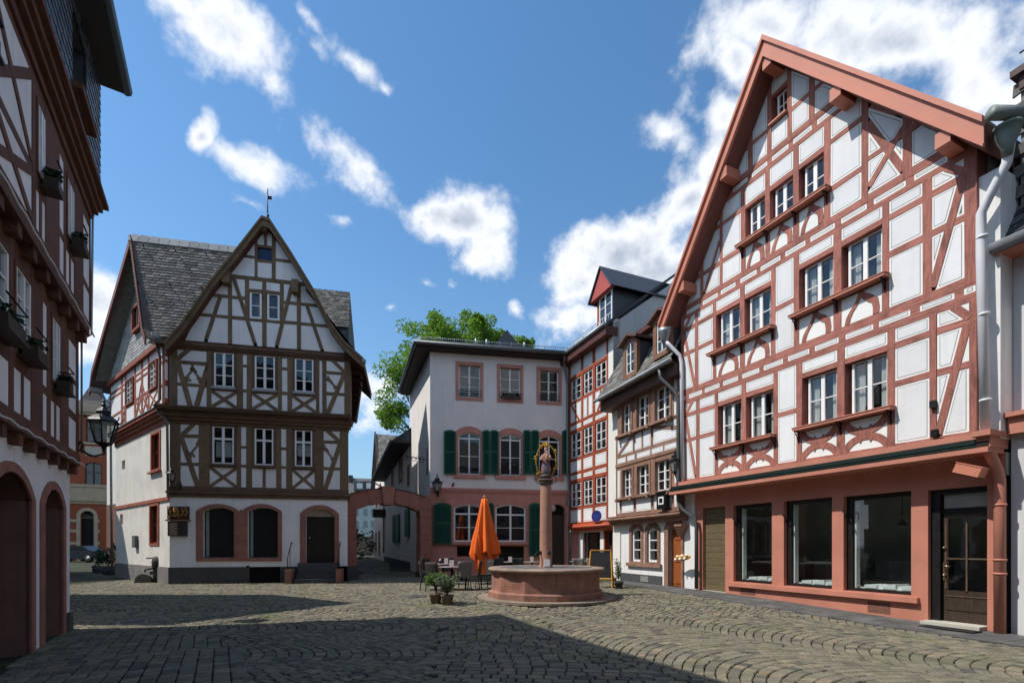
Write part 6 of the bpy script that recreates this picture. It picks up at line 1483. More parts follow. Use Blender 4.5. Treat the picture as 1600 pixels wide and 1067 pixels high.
# ------------------------------------------------------------------ stone arch over the lane
def arch():
    F = Fac(537, 20.3, 675, 22.2); M_ = F.M; Q = F.P; V = F.U
    root = thing('stone_arch', 'low red sandstone arch spanning the lane between the two houses', 'arch', M_)
    z0 = Q(547, 884)[1]; zt = Q(547, 795)[1]
    a0, a1, b0, b1 = V(537), V(557.5), V(656.5), V(674)
    def blocks(u0, u1, zs):
        for i in range(len(zs) - 1): j = random.uniform(-.012, .012); MB().prism(inset([(u0 + j, zs[i]), (u1 + j, zs[i]), (u1 + j, zs[i + 1]), (u0 + j, zs[i + 1])], .007), random.uniform(-.012, .006), .55).build('stone_block', stone_red, root)
        MB().box((u0 + .015, .02, zs[0]), (u1 - .015, .54, zs[-1])).build('mortar_core', mat('mortar', (.12, .09, .075), .95, .2), root)
    zl = [Q(547, y)[1] for y in (884, 855, 842, 822, 805, 772)]; blocks(a0, a1, zl)
    zr = [Q(665, y)[1] for y in (893, 860, 842, 824, 808, 795, 774)]; blocks(b0, b1, zr)
    MB().box((a0 - .06, -.07, 0), (a1 + .06, .6, z0)).build('plinth_block', stone_grey, root); MB().box((b0 - .04, -.04, 0), (b1 + .02, .6, zr[0])).build('plinth_block', stone_grey, root)
    inn = arch_pts(a1, b0, Q(557, 797)[1], Q(606, 787)[1] - Q(557, 797)[1], 24)[::-1]
    h0 = Q(557, 772)[1]; top_ = Q(606, 766)[1]
    out = arch_pts(a1 - .25, b0 + .25, h0, Q(606, 764)[1] - h0, 24)[::-1]
    for (i, j) in ((0, 5), (5, 10), (14, 19), (19, 24)):
        MB().prism(inset(out[i:j + 1] + inn[i:j + 1][::-1], .0), -.005 - .01 * (i % 2), .52).build('voussoir', stone_red, root)
    MB().prism([(V(598.7), Q(606, 788.5)[1]), (V(613.4), Q(606, 788.5)[1]), (V(616.5), Q(606, 760)[1]), (V(595.6), Q(606, 760)[1])], -.09, .58).build('keystone', mat('keystone_sandstone', (.36, .16, .115), .85, .15, 4, .3), root)
    MB().prism(out[10:15] + inn[10:15][::-1], .02, .5).build('voussoir', stone_red, root)
    b = MB()
    for i in range(24): p, q = out[i], out[i + 1]; b.prism([p, q, (q[0], q[1] + .04), (p[0], p[1] + .04)], -.04, .56)
    b.build('coping', stone_grey, root)
arch()

# ------------------------------------------------------------------ lane houses
def lane():
    Vx = 530.
    def Zl(px): return 22.7 * 142 / (px - Vx)
    # low extension of the shuttered house
    F = Fac(601, Zl(601), 641, Zl(641)); root = thing('low_house', 'low white lane house with dark green shutters attached to the green-shuttered house', 'house', F.M)
    Q = F.P; V = F.U; ze = 7.75
    wl_ = [(V(632), V(636.5), 2.4, 4.6), (V(620.5), V(625), 2.4, 4.6)]
    hs_ = [(V(626), V(629), 2.5, 5.0, 0), (V(612), V(615.5), 2.5, 5.0, 0), (V(638), V(640.3), Q(639, 675)[1] - 1.2, Q(639, 675)[1] + .0, 0)]
    up = [(V(624), V(629), 6.0, 7.6), (V(612), V(615), 6.0, 7.5), (V(637.5), V(640.5), 5.3, 6.5)]
    MB().box((0, 0, -.2), (F.L + .3, 5, ze)).build('wall', plaster_D, root)
    MB().box((0, -.05, -.2), (F.L, .1, .65)).build('plinth', stone_grey, root)
    b = MB(); b.prism([(-.3, ze - .12), (F.L + .5, ze - .12), (F.L + .5, ze + .0), (-.3, ze)], -1.1, .2).build('soffit', mat('black_brown_soffit', (.03, .02, .018), .7, .2), root)
    def f3(a_, b_, c_): l = math.hypot(4, 3.0); return (a_, -1.1 + b_ * 4 / l - c_ * .6, ze + b_ * 3.0 / l + c_ * .8)
    b = MB(); b.add([f3(-.3, 0, 0), f3(F.L + .5, 0, 0), f3(F.L + .5, 5, 0), f3(-.3, 5, 0)], [(0, 1, 2, 3)]); b.add([f3(-.3, 0, 0), f3(-.3, 5, 0), (-.3, 5, ze)], [(0, 1, 2)]); b.build('roof', slate_dark, root)
    MB().tube([(-.3, -1.15, ze), (F.L + .5, -1.15, ze)], .08, 8).build('gutter', zinc, root); MB().tube([(-.25, -1.1, ze - .1), (-.1, -.5, ze - .5), (.1, -.1, ze - .8), (.1, -.1, 1)], .06, 8).build('drainpipe', zinc, root)
    for (a, c, d, e) in up: MB().ring([(a, d), (c, d), (c, e), (a, e)], [(a + .15, d + .15), (c - .15, d + .15), (c - .15, e - .15), (a + .15, e - .15)], -.06, .01).build('window_surround', stone_red, root); MB().box((a + .15, -.03, d + .15), (c - .15, -.005, e - .15)).build('window', mat('maroon_frame', (.13, .035, .025), .5, .1), root)
    for (pa, pb_) in ((635, 643), (619.5, 625.5), (615, 618)):
        u0 = V(pa); u1 = V(min(pb_, 641)); s = MB().box((u0, -.12, Q(pa, 838)[1] if pa > 630 else 1.9), (u1, -.04, Q(pa, 806)[1] if pa < 630 else 3.9)).build('shutter', green_sh, root)
    # tall gabled house beyond, gable end to the lane
    F2 = Fac(585, Zl(585) + 0, 600.5, Zl(600.5)); r2 = thing('gabled_house', 'tall white lane house with grey slate roof and gable towards the lane', 'house', F2.M)
    Q = F2.P; ze = Q(600, 741)[1]; L_ = F2.L; zr = ze + 5.2
    MB().prism([(0, -.2), (L_, -.2), (L_, ze), (L_ / 2, zr), (0, ze)], 0, 9).build('wall', plaster_D, r2)
    b = MB(); 
    sl_ = (zr - ze) / (L_ / 2)
    def g3(a_, b_, c_): l = math.hypot(1, sl_); return (L_ + .3 - b_ / l + c_ * sl_ / l, a_, ze - .3 * sl_ + b_ * sl_ / l + c_ / l)
    l = math.hypot(L_ / 2 + .3, (L_ / 2 + .3) * sl_)
    b = MB(); b.add([g3(-.4, 0, 0), g3(9, 0, 0), g3(9, l, 0), g3(-.4, l, 0), (-.3, -.4, ze - .3 * sl_), (-.3, 9, ze - .3 * sl_)], [(0, 1, 2, 3), (3, 2, 5, 4)]); b.build('roof', slate, r2)
    slates(r2, g3, [(-.4, 0), (7, 0), (7, l), (-.4, l)], .34, .22, slate)
    for (t0, z0, z1) in ((.35, 9.2, 11), (.25, 6, 8), (.65, 6, 8), (.2, 1, 3.2), (.55, .6, 3.2)): u_ = L_ * t0; MB().ring([(u_, z0), (u_ + 1, z0), (u_ + 1, z1), (u_, z1)], [(u_ + .15, z0 + .15), (u_ + .85, z0 + .15), (u_ + .85, z1 - .15), (u_ + .15, z1 - .15)], -.08, .01).build('window_surround', stone_red, r2); MB().box((u_ + .15, -.03, z0 + .15), (u_ + .85, -.004, z1 - .15)).build('window', brown_wood, r2)
    MB().prism([(-.4, ze - .7), (L_ / 2, zr), (L_ / 2, zr + .25), (-.5, ze - .5)], -.45, -.3).prism([(L_ + .4, ze - .7), (L_ / 2, zr), (L_ / 2, zr + .25), (L_ + .5, ze - .5)], -.45, -.3).build('barge_board', brown_wood, r2)
    # sign on the lane wall and lamps
    o = MB().box((-.5, -1.1, -.35), (.5, .0, .35)).box((-.4, -1.11, -.1), (.4, -1.1, .1), 1).build('hanging_sign', [brown_wood, mat('sign_faded_cream', (.3, .26, .2), .7, .2)], None, F.sub(.6, 0, 4.6)); tag(o, 'square brown sign board hanging over the lane seen through the arch', 'sign')
    # far building closing the lane
    F3_ = Fac(532, 78, 592, 80); r3 = thing('apartment_building', 'pale green distant building with dormers seen above and through the arch', 'building', F3_.M)
    Q = F3_.P; V = F3_.U; ze = Q(560, 776)[1]
    MB().box((-1, 0, -.5), (F3_.L + 1, 8, ze)).build('wall', mat('pale_green_render', (.50, .58, .54), .9, .05, 1, .05), r3)
    b = MB(); b.add([(-1, -.4, ze), (F3_.L + 1, -.4, ze), (F3_.L + 1, 2.2, Q(560, 744)[1]), (-1, 2.2, Q(560, 744)[1])], [(0, 1, 2, 3)]); b.box((-1, 2.2, ze), (F3_.L + 1, 8, Q(560, 744)[1])); b.build('roof', mat('far_grey_roof', (.15, .15, .15), .8, .1), r3)
    for px in (562, 577): u_, v_ = Q(px, 757); d_ = MB().box((u_ - .9, .1, v_ - .9), (u_ + .9, 2.2, v_ + .6)).build('dormer', mat('far_grey_roof', (.15, .15, .15), .8, .1), r3); MB().box((u_ - .45, .05, v_ - .6), (u_ + .45, .09, v_ + .25)).box((u_ - .04, .03, v_ - .7), (u_ + .04, .05, v_ + .35)).build('window', white_wood, d_)
    MB().box((V(545), 1.5, Q(545, 776)[1]), (V(552), 3, Q(545, 740)[1])).build('chimney', stone_grey, r3)
    for px in (557, 571, 583):
        for py in (800, 819): u_, v_ = Q(px, py); MB().box((u_ - .35, -.03, v_ - .6), (u_ + .35, .02, v_ + .6)).build('window', mat('far_window', (.28, .33, .34), .5, .1), r3)
    MB().box((V(545), -.05, -.3), (V(592), .0, Q(560, 838)[1])).build('shop_base', mat('far_shopfront', (.20, .15, .10), .6, .6, 4, .0), r3)
    # ivy covered wall at the far left of the lane
    b = MB(); p0 = pt(572, 853, 58)
    for k in range(30): leaves(b, (p0.x + random.uniform(-.8, 1.2), 58 + random.uniform(-6, 6), random.uniform(.3, 3.4)), (.7, .9, .8), 14, .22)
    tag(b.build('ivy_bush', leaf_dark), 'dark ivy bush on the right side of the lane seen through the arch', 'bush')
lane()

# ------------------------------------------------------------------ big tree behind the shuttered house
def tree():
    Yt = 37.; root = thing('plane_tree', 'large bright green tree rising behind the green-shuttered house', 'tree', T(*pt(690, 853, Yt)[:2], 0))
    b0 = root.matrix_world.translation
    tr = MB(); tr.tube([(0, 0, 0), (.1, 0, 4), (0, .1, 8), (.3, 0, 11), (.5, 0, 14)], [.5, .42, .34, .24, .12], 10)
    cl = [(612, 640, 2.6), (625, 600, 2.6), (632, 560, 2.9), (650, 540, 2.8), (640, 620, 2.5), (668, 528, 2.4), (690, 520, 2.3), (704, 532, 2.2), (742, 512, 2.0), (752, 526, 2.0), (775, 528, 1.8), (790, 535, 1.7), (820, 536, 1.2), (722, 545, 2.5), (660, 580, 3.0), (690, 570, 3), (740, 560, 3), (609, 655, 1.8), (680, 507, 1.2), (745, 500, 1.2), (647, 655, 2)]
    lf = MB()
    for (px, py, r) in cl:
        r *= .78
        p = pt(px, py, Yt + random.uniform(-1.5, 1.5)) - Vector((b0.x, b0.y, 0))
        tr.tube([(.1, 0, 6 + random.uniform(0, 3)), (p.x * .5, p.y * .5, (p.z + 8) / 2), (p.x, p.y, p.z)], [.16, .1, .04], 6)
        for q in range(9):
            v = Vector((random.gauss(0, 1), random.gauss(0, 1), random.gauss(0, 1))).normalized() * r * random.uniform(.25, .85)
            leaves(lf, p + v, (r * .38, r * .38, r * .30), 150, .11, hollow=0)
    lf = lf.build('crown', leaf_tree, root); tr.build('trunk', mat('tree_bark', (.09, .07, .05), .9, .3, 5, .5), root)
tree()
# ------------------------------------------------------------------ ground
joint = mat('joint_earth', (.020, .018, .014), .95, .3, 8, .4, 50, col2=(.075, .095, .012), c2=.54, c2s=.7)
cob_ramp = [(0, (.085, .083, .08)), (.12, (.125, .118, .10)), (.4, (.165, .150, .120)), (.6, (.19, .172, .136)), (.8, (.155, .15, .128)), (.93, (.23, .20, .15)), (1, (.22, .165, .13))]
cob_ramp = [(p, (r_, g_ * .985, b_ * .88)) for p, (r_, g_, b_) in cob_ramp]
cobble = mat('cobble_basalt', (.13, .12, .105), .82, .22, 5, .2, 45, attr=cob_ramp, col2=(.12, .135, .055), c2=.62, c2s=.8, spec=.2)
slabm = mat('worn_asphalt_slab', (.085, .083, .08), .85, .25, 4, .45, 70, col2=(.15, .15, .145), c2=.55, c2s=1.6)
# one sheet for the terrain, following the slight rise of the square
xs = [-300, -60, -30] + [x * 2 for x in range(-12, 13)] + [30, 60, 300]; ys = [-60, -10] + [y for y in range(-5, 27)] + [34, 45, 60, 90, 200, 600]
b = MB(); b.add([(x, y, gz(x, y) - .034) for y in ys for x in xs], [(j * len(xs) + i, j * len(xs) + i + 1, (j + 1) * len(xs) + i + 1, (j + 1) * len(xs) + i) for j in range(len(ys) - 1) for i in range(len(xs) - 1)], 0, True)
ground = b.build('ground', joint); ground['kind'] = 'structure'

def inside(x, y):
    v = Vector((x, y))
    if abs(x) > 1.08 * y + 1.2: return False
    for f, m_, lim in ((FE, .0, 0), (FC, .0, 0), (FB, 0, 0), (FD, 0, 0)):
        q = v - f.a; u = q.dot(f.d); d = q.dot(f.n)
        if -.3 < u < f.L + 6 * (f is FE) and d < .02: return False
    q = v - FE.a; 
    if q.dot(FE.n) < 1.25 and -2.5 < q.dot(FE.d) < 16: return False      # slab pavement in front of the big gable
    q = v - FC.a
    if q.dot(FC.n) < 1.0 and -1 < q.dot(FC.d) < FC.L + 1: return False
    q = v - FA.a; q2 = v - FAs.a
    if q.dot(FA.n) < .02 and q2.dot(FAs.n) < .02 and q.dot(FA.d) < FA.L: return False
    q = v - FL.a
    if q.dot(FL.n) < 0 and q.dot(FL.d) < LL: return False
    return True
FOUNT = at(853, 931)
stones = []   # x, y, angle, length, width
rng = random.Random(3)
def put(x, y, a, l, w):
    if math.hypot(x - FOUNT.x, y - FOUNT.y) < 1.98: return
    if inside(x, y): stones.append((x, y, a, l, w))
# fields of courses: straight rows along the left house, rows in the middle, arcs elsewhere
def region(x, y):
    if x < -3.2 - .62 * (y - 5.7) and y < 9.0 - .25 * (x + 7): return 'L'
    if y < 9.3 and -1.0 - .12 * (y - 6) < x < 1.7 - .25 * (y - 6): return 'C'
    if y < 10.8 and x >= 1.7 - .25 * (y - 6): return 'R'
    return 'F'
def arcs(th, Wf, sag, pitch, lmin, lmax, reg, ju, jv, u0=0.):
    ca, sa_ = math.cos(th), math.sin(th)
    for col in range(-ju, ju):
        xc = col * Wf + u0
        for j in range(-jv, jv):
            base = j * pitch + (.5 * pitch if col % 2 else 0); t = -Wf / 2 + rng.uniform(-.08, 0)
            while t < Wf / 2 - .04:
                l = rng.uniform(lmin, lmax)
                dydx = -8 * sag * (t + l / 2) / (Wf * Wf); dx = l / math.sqrt(1 + dydx * dydx); tm = t + dx / 2; v = base + sag * (1 - (2 * tm / Wf) ** 2)
                u = xc + tm; x, y = u * ca - v * sa_, u * sa_ + v * ca
                if 3.6 < y < 27 and abs(x) < 16 and (region(x, y) == reg or (reg in 'LC' and region(x - .1, y) == reg)): put(x, y, math.atan(dydx) + th, l - .018, pitch * math.cos(math.atan(dydx)) - .015)
                t += dx
arcs(R(-84), 2.3, .75, .18, .15, .22, 'F', 14, 130, -.35)
arcs(R(30), 2.7, .62, .17, .15, .24, 'R', 12, 110, 1.0)
arcs(R(-3), 4.0, .06, .165, .17, .27, 'C', 4, 70)
arcs(math.atan2(dL.y, dL.x) + R(0), 6.0, .02, .19, .18, .28, 'L', 8, 200)
# the lane
for j in range(0, 190):
    y = 27 + j * .17; x = pt(553, 853, y).x - 1.0
    while x < pt(601, 853, y).x + .3:
        l = rng.uniform(.2, .3)
        if y < 58: stones.append((x, y, 0, l - .015, .155))
        x += l
def stone_mesh(l, w, rg):
    j = lambda s: rg.uniform(-s, s); h0, h1 = -.05, 0.
    lo = [(-l / 2, -w / 2), (l / 2, -w / 2), (l / 2, w / 2), (-l / 2, w / 2)]; lo = [(a + j(.008), b_ + j(.008)) for a, b_ in lo]
    c = .010; mid = lo; top = [(a - math.copysign(c, a), b_ - math.copysign(c, b_)) for a, b_ in lo]; hh = rg.uniform(-.005, .005); tz = [hh + j(.003) for _ in range(4)]
    vs = [(a, b_, -.045) for a, b_ in lo] + [(a, b_, t - .012) for (a, b_), t in zip(mid, tz)] + [(a, b_, t) for (a, b_), t in zip(top, tz)]
    fs = [(8, 9, 10, 11)] + [(4 + i, 4 + (i + 1) % 4, 8 + (i + 1) % 4, 8 + i) for i in range(4)] + [(i, (i + 1) % 4, 4 + (i + 1) % 4, 4 + i) for i in range(4)]
    return vs, fs
stones.sort(key=lambda s: s[1] + .0 * abs(s[0]))
vis = [s for s in stones if abs(s[0]) < 1.06 * s[1] and s[1] > 5.4]; near = set(id(s) for s in vis[:300])
bank = []
for k in range(10):
    vs, fs = stone_mesh(1., .72, random.Random(k)); vs = [(x, y, z) for x, y, z in vs]
    me = bpy.data.meshes.new('cobblestone')
    l_, w_ = .19, .138; vs, fs = stone_mesh(l_, w_, random.Random(k)); me.from_pydata(vs, [], fs); me.materials.append(cobble); at_ = me.attributes.new('rnd', 'FLOAT', 'FACE'); at_.data.foreach_set('value', [k * .1] * len(fs)); bank.append(me)
b = MB(); rg = random.Random(11)
for s in stones:
    x, y, a, l, w = s; z0 = gz(x, y)
    if id(s) in near:
        o = bpy.data.objects.new('cobblestone', rg.choice(bank)); COL.objects.link(o); o.parent = ground; o.location = (x, y, z0 + rg.uniform(-.003, .003)); o.rotation_euler = (0, 0, a); o.scale = (l / .19, w / .138, 1); continue
    c_, s_ = math.cos(a), math.sin(a); vs, fs = stone_mesh(l, w, rg)
    b.add([(x + p[0] * c_ - p[1] * s_, y + p[0] * s_ + p[1] * c_, z0 + p[2]) for p in vs], fs, 0, rnd=rg.uniform(.01, .99))
o = b.build('cobblestone_paving', cobble, ground); o['kind'] = 'stuff'
print('stones', len(stones))
# slab pavement along the right-hand houses
def slabs(F, u0, u1, depth, rows):
    u = u0; rg = random.Random(5)
    while u < u1:
        l = rg.uniform(.7, 1.3)
        for r_ in range(rows):
            d0, d1 = depth * r_ / rows, depth * (r_ + 1) / rows
            c = F.W(u + l / 2, -(d0 + d1) / 2, 0); z_ = gz(c.x, c.y) + .006 + rg.uniform(0, .004)
            q = MB(); vs = []
            for (uu, dd) in ((u, d1), (u + l, d1), (u + l, d0), (u, d0)):
                p = F.W(uu + (.006 if uu == u else -.006), -dd + (.006 if dd == d1 else -.006), 0); vs.append((p.x, p.y, gz(p.x, p.y) + .012))
            q.add(vs + [(x, y, z - .06) for x, y, z in vs], [(0, 1, 2, 3), (0, 4, 5, 1), (1, 5, 6, 2), (2, 6, 7, 3), (3, 7, 4, 0)])
            q.build('paving_slab', slabm, ground)
        u += l
slabs(FE, -.3, FE.L + 4, 1.22, 2); slabs(FC, 1.0, FC.L, .98, 1)
# pink stone apron round the fountain
b = MB(); n = 24; b.lathe([(1.5, -.05), (1.97, -.05), (1.97, .012), (1.5, .014)], (FOUNT.x, FOUNT.y, FOUNT.z), 32, 0, False); o = b.build('fountain_apron', mat('worn_pink_apron', (.25, .19, .145), .9, .2, 4, .3, col2=(.19, .175, .12), c2=.5), ground)
# manhole and drain cover
p = at(207, 972); b = MB(); b.box((-.22, -.16, -.02), (.22, .16, .02), 0); b.ring([(-.26, -.2), (.26, -.2), (.26, .2), (-.26, .2)], [(-.22, -.16), (.22, -.16), (.22, .16), (-.22, .16)], -.0, .0)
o = MB().box((-.25, -.18, -.02), (.25, .18, .012), 1).box((-.20, -.13, .0), (.20, .13, .016), 0).build('drain_cover', [stone_grey, mat('pale_cover_frame', (.22, .21, .19), .7, .2)], None, T(p.x, p.y, p.z, .5)); tag(o, 'small rectangular drain cover with pale rim in the shaded cobbles', 'drain cover')
p = at(648, 931); o = MB().lathe([(.0, 0), (.0, .012), (.30, .012), (.34, .012), (.34, -.02)], (0, 0, 0), 24).build('manhole_cover', mat('rusty_cast_iron', (.09, .085, .075), .6, .3, 14, .5, 30), None, T(p.x, p.y, p.z)); tag(o, 'round cast iron manhole cover left of the potted plants', 'manhole cover')
c = FE.W(FE.U(1512), -.55, 0); o = MB().box((-.42, -.16, 0), (.42, .16, .022)).build('door_mat', mat('black_mat', (.015, .015, .015), .95, .3, 30, .5), None, FE.sub(FE.U(1505), -.50, gz(c.x, c.y) + .014)); tag(o, 'black doormat on the pavement before the glazed shop door', 'doormat')

# ------------------------------------------------------------------ fountain
def fountain():
    c = FOUNT; root = thing('fountain', 'many-sided red sandstone fountain basin in the middle of the square', 'fountain', T(c.x, c.y, c.z))
    rot = R(6); R8 = 1.60; NS = 12
    def octa(prof, mi=0): return MB().lathe(prof, (0, 0, 0), NS, mi, False, rot)
    MB().lathe([(R8 + .06, 0), (R8 + .06, .16), (R8 + .01, .20), (R8 - .3, .20), (R8 - .3, 0)], (0, 0, 0), NS, 0, False, rot).build('base_step', stone_F, root)
    # side panels, one stone each
    h0, h1 = .20, .74; ri = R8 - .04
    for k in range(NS):
        a0, a1 = rot + k * math.pi / 6, rot + (k + 1) * math.pi / 6
        o0, o1 = Vector((math.cos(a0), math.sin(a0))) * ri, Vector((math.cos(a1), math.sin(a1))) * ri; i0, i1 = o0 * .86, o1 * .86; g = (o1 - o0).normalized() * .004
        o0 = o0 + g; o1 = o1 - g
        q = MB(); q.add([(*o0, h0), (*o1, h0), (*o1, h1), (*o0, h1), (*i0, h0), (*i1, h0), (*i1, h1), (*i0, h1)], [(0, 1, 2, 3), (5, 4, 7, 6), (3, 2, 6, 7), (1, 5, 6, 2), (4, 0, 3, 7)])
        pn = q.build('side_panel', stone_F, root)
        # worn incised lettering on the panel left of the front
        mid = (o0 + o1) / 2; nrm = mid.normalized(); tdir = Vector((-nrm.y, nrm.x))
        ang_ = math.degrees(math.atan2(nrm.y, nrm.x)) % 360
        M_ = Matrix(((tdir.x, -nrm.x, 0, mid.x), (tdir.y, -nrm.y, 0, mid.y), (0, 0, 1, 0), (0, 0, 0, 1)))
        if 225 < ang_ < 240:
            q = MB(); rg = random.Random(2)
            for row, (w_, y_) in enumerate(((.12, .56), (.26, .49), (.32, .43), (.30, .375), (.22, .32))):
                x = -w_
                while x < w_:
                    l = rg.uniform(.02, .04); q.box((x, -.002, y_ - .012), (x + l * .35, .002, y_ + .014)); q.box((x, -.002, y_ - .012 + rg.choice((0, .012, .02))), (x + l * .8, .002, y_ - .008 + rg.choice((0, .012, .018)))); x += l + .016
            q.build('incised_lettering', mat('lettering_shadow', (.17, .07, .055), .9, .1), pn, M_)
        if 255 < ang_ < 270:
            MB().box((-.09, -.006, .62), (.05, .0, .70)).build('metal_plaque', mat('plaque', (.26, .20, .16), .5, .1), pn, M_)
    MB().lathe([(R8 - .33, .70), (R8 - .02, .735), (R8 + .055, .76), (R8 + .06, .80), (R8 + .02, .835), (R8 - .12, .84), (R8 - .30, .83), (R8 - .34, .78)], (0, 0, 0), 40, 0, True).build('rim', mat('fountain_rim_stone', (.34, .24, .18), .8, .2, 4, .3, col2=(.22, .17, .13), c2=.5), root)
    MB().lathe([(0, .60), (R8 - .3, .60)], (0, 0, 0), 32, 0, False).build('water', mat('dark_water', (.02, .022, .02), .06, .1, 3, .3, 12), root)
    # iron grating over the water
    g = MB()
    for k in range(-10, 11):
        x = k * .12; yy_ = math.sqrt(max(0, 1.3 ** 2 - x * x))
        if yy_ > .1: g.box((x - .008, -yy_, .795), (x + .008, yy_, .815)); g.box((-yy_, x - .008, .80), (yy_, x + .008, .82))
    g.lathe([(1.27, .79), (1.31, .79), (1.31, .83), (1.27, .83)], (0, 0, 0), 32); o = g.build('grating', mat('galvanised_grating', (.20, .20, .20), .5, .2, 8, .1, metal=.5), root); o['kind'] = 'stuff'
    # column
    zc = EYE + (HY - 757) / FPX * c.y - c.z
    r0, r1 = .175, .150
    MB().lathe([(.21, .3), (.21, .84), (.19, .88), (r0, .93), (r0 + .005, 1.6), (r1 + .006, zc - .06), (r1, zc - .04), (r1 + .0, zc)], (0, 0, 0), 24).build('column', stone_col, root)
    MB().lathe([(.15, zc), (.19, zc + .02), (.20, zc + .05), (.17, zc + .07), (.21, zc + .09), (.225, zc + .12), (.20, zc + .15), (0, zc + .15)], (0, 0, 0), 24).build('capital', mat('dark_capital', (.10, .07, .055), .7, .3, 8, .3), root)
    s = MB()
    for k in range(4):
        a = k * math.pi / 2 + .5; s.tube([(.16 * math.cos(a), .16 * math.sin(a), 1.25), (.26 * math.cos(a), .26 * math.sin(a), 1.28), (.42 * math.cos(a), .42 * math.sin(a), 1.14)], [.03, .022, .016], 8); s.lathe([(.04, -.05), (.055, 0), (.04, .05)], (.17 * math.cos(a), .17 * math.sin(a), 1.25), 8)
    s.build('water_spout', iron, root)
    b = MB(); b.box((-.06, -.22, .86), (.1, -.15, 1.06)); b.build('small_notice', white_wood, root)
    # statue with a gilded wreath
    S0 = zc + .15; st = thing('statue', 'small painted crowned figure with child in gilded oval wreath atop the fountain column', 'statue', T(c.x, c.y, c.z + S0, R(-8)))
    b = MB(); b.lathe([(0, 0), (.13, .0), (.17, .06), (.14, .13), (.06, .16), (0, .16)], (0, 0, 0), 14); b.build('cloud_base', mat('dark_base_paint', (.05, .04, .03), .6, .3, 8, .3), st)
    def fold(i, k): return 1 + .10 * math.sin(k * 1.9 + i * .7)
    b = MB(); b.lathe([(.10, .13), (.125, .18), (.13, .26), (.12, .36), (.105, .46), (.095, .54), (.10, .60), (.105, .66), (.085, .72), (.04, .755), (.03, .79)], (0, 0, 0), 20, 0, True, 0, 1.0, .75, fold)
    b.build('blue_robe', mat('robe_blue_grey', (.10, .14, .20), .6, .3, 9, .3, 40, col2=(.32, .10, .06), c2=.48, c2s=7), st)
    sk = mat('painted_skin', (.50, .32, .24), .5, .1, 10, .1)
    h = MB(); h.lathe([(.025, -.03), (.034, 0), (.048, .04), (.052, .08), (.045, .115), (.02, .135), (0, .14)], (0, -.005, .785), 14, 0, True, 0, .9, 1.0)
    h.lathe([(0, -.012), (.009, 0), (0, .014)], (0, -.056, .85), 6); h.tube([(-.015, -.05, .832), (.015, -.05, .832)], .005, 5, 1)
    for x in (-.017, .017): h.lathe([(0, -.005), (.006, 0), (0, .005)], (x, -.048, .868), 6, 2)
    h.build('head', [sk, mat('painted_lips', (.3, .06, .05)), iron], st)
    a = MB(); a.tube([(-.09, 0, .68), (-.15, -.05, .57), (-.08, -.13, .56)], [.04, .035, .025], 8); a.tube([(.09, 0, .68), (.14, -.06, .57), (.05, -.14, .55)], [.04, .035, .025], 8); a.build('sleeves', mat('robe_rose', (.42, .20, .15), .6, .3, 9, .2), st)
    hd = MB()
    for sx in (-1, 1):
        hx, hy, hz_ = (.07 * sx - .0, -.145, .555); hd.lathe([(0, -.018), (.016, -.008), (.018, .008), (0, .018)], (hx, hy, hz_), 8)
        for f_ in range(4): hd.tube([(hx - sx * .008, hy - .005, hz_ + .012 - f_ * .008), (hx - sx * .028, hy - .012, hz_ + .012 - f_ * .008), (hx - sx * .036, hy - .004, hz_ + .01 - f_ * .008)], .0038, 5)
        hd.tube([(hx, hy, hz_ + .014), (hx - sx * .012, hy - .012, hz_ + .028)], .0045, 5)
    hd.build('hands', sk, st)
    ch = MB(); ch.lathe([(.04, 0), (.05, .05), (.045, .11), (.03, .15), (.018, .165)], (.04, -.11, .56), 12, 0, True); ch.lathe([(.018, 0), (.036, .035), (.03, .07), (0, .082)], (.04, -.115, .72), 12, 1, True); ch.tube([(.075, -.12, .68), (.11, -.15, .7)], .014, 6, 1); ch.tube([(.03, -.15, .59), (.0, -.19, .54)], .018, 6, 1)
    ch.build('child_figure', [mat('child_gold_robe', (.45, .26, .10), .5, .2), sk], st)
    cr = MB(); cr.lathe([(.042, 0), (.046, .02), (.05, .05), (.046, .052), (.04, .02)], (0, 0, .90), 12)
    for k in range(6): t = k * math.pi / 3; cr.tube([(.048 * math.cos(t), .048 * math.sin(t), .94), (.055 * math.cos(t), .055 * math.sin(t), .985), (.02 * math.cos(t), .02 * math.sin(t), 1.01)], .008, 5)
    cr.lathe([(0, 0), (.015, .012), (0, .025)], (0, 0, 1.0), 8); cr.build('crown', gold, st)
    wr = MB(); el = [(.29 * math.sin(t * math.pi / 16), .05, .53 + .48 * math.cos(t * math.pi / 16)) for t in range(33)]; wr.tube(el, .016, 6, caps=False); rg = random.Random(4)
    for t in range(0, 32):
        p = el[t]; k = 3.2 if t % 5 == 0 else 1.3
        for q in range(4 if k > 2 else 2):
            aa = rg.uniform(0, 6.28); d = .028 * k; wr.tube([(p[0], p[1], p[2]), (p[0] + d * math.cos(aa) * .6, p[1] - .02, p[2] + d * math.sin(aa) * .6), (p[0] + d * math.cos(aa), p[1], p[2] + d * math.sin(aa))], [.008, .02, .004], 5)
        if k > 2: wr.lathe([(0, -.035), (.035, 0), (0, .035)], p, 8)
    wr.build('gilded_wreath', gold, st)
    sc_ = MB()
    for s_ in (-1, 1): sc_.tube([(s_ * .18, 0, -.12), (s_ * .28, 0, -.08), (s_ * .30, 0, .04), (s_ * .2, 0, .1), (s_ * .14, .0, .05)], .012, 6)
    sc_.tube([(-.19, 0, -.12), (.19, 0, -.12)], .01, 6).build('iron_scroll', iron, st)
fountain()

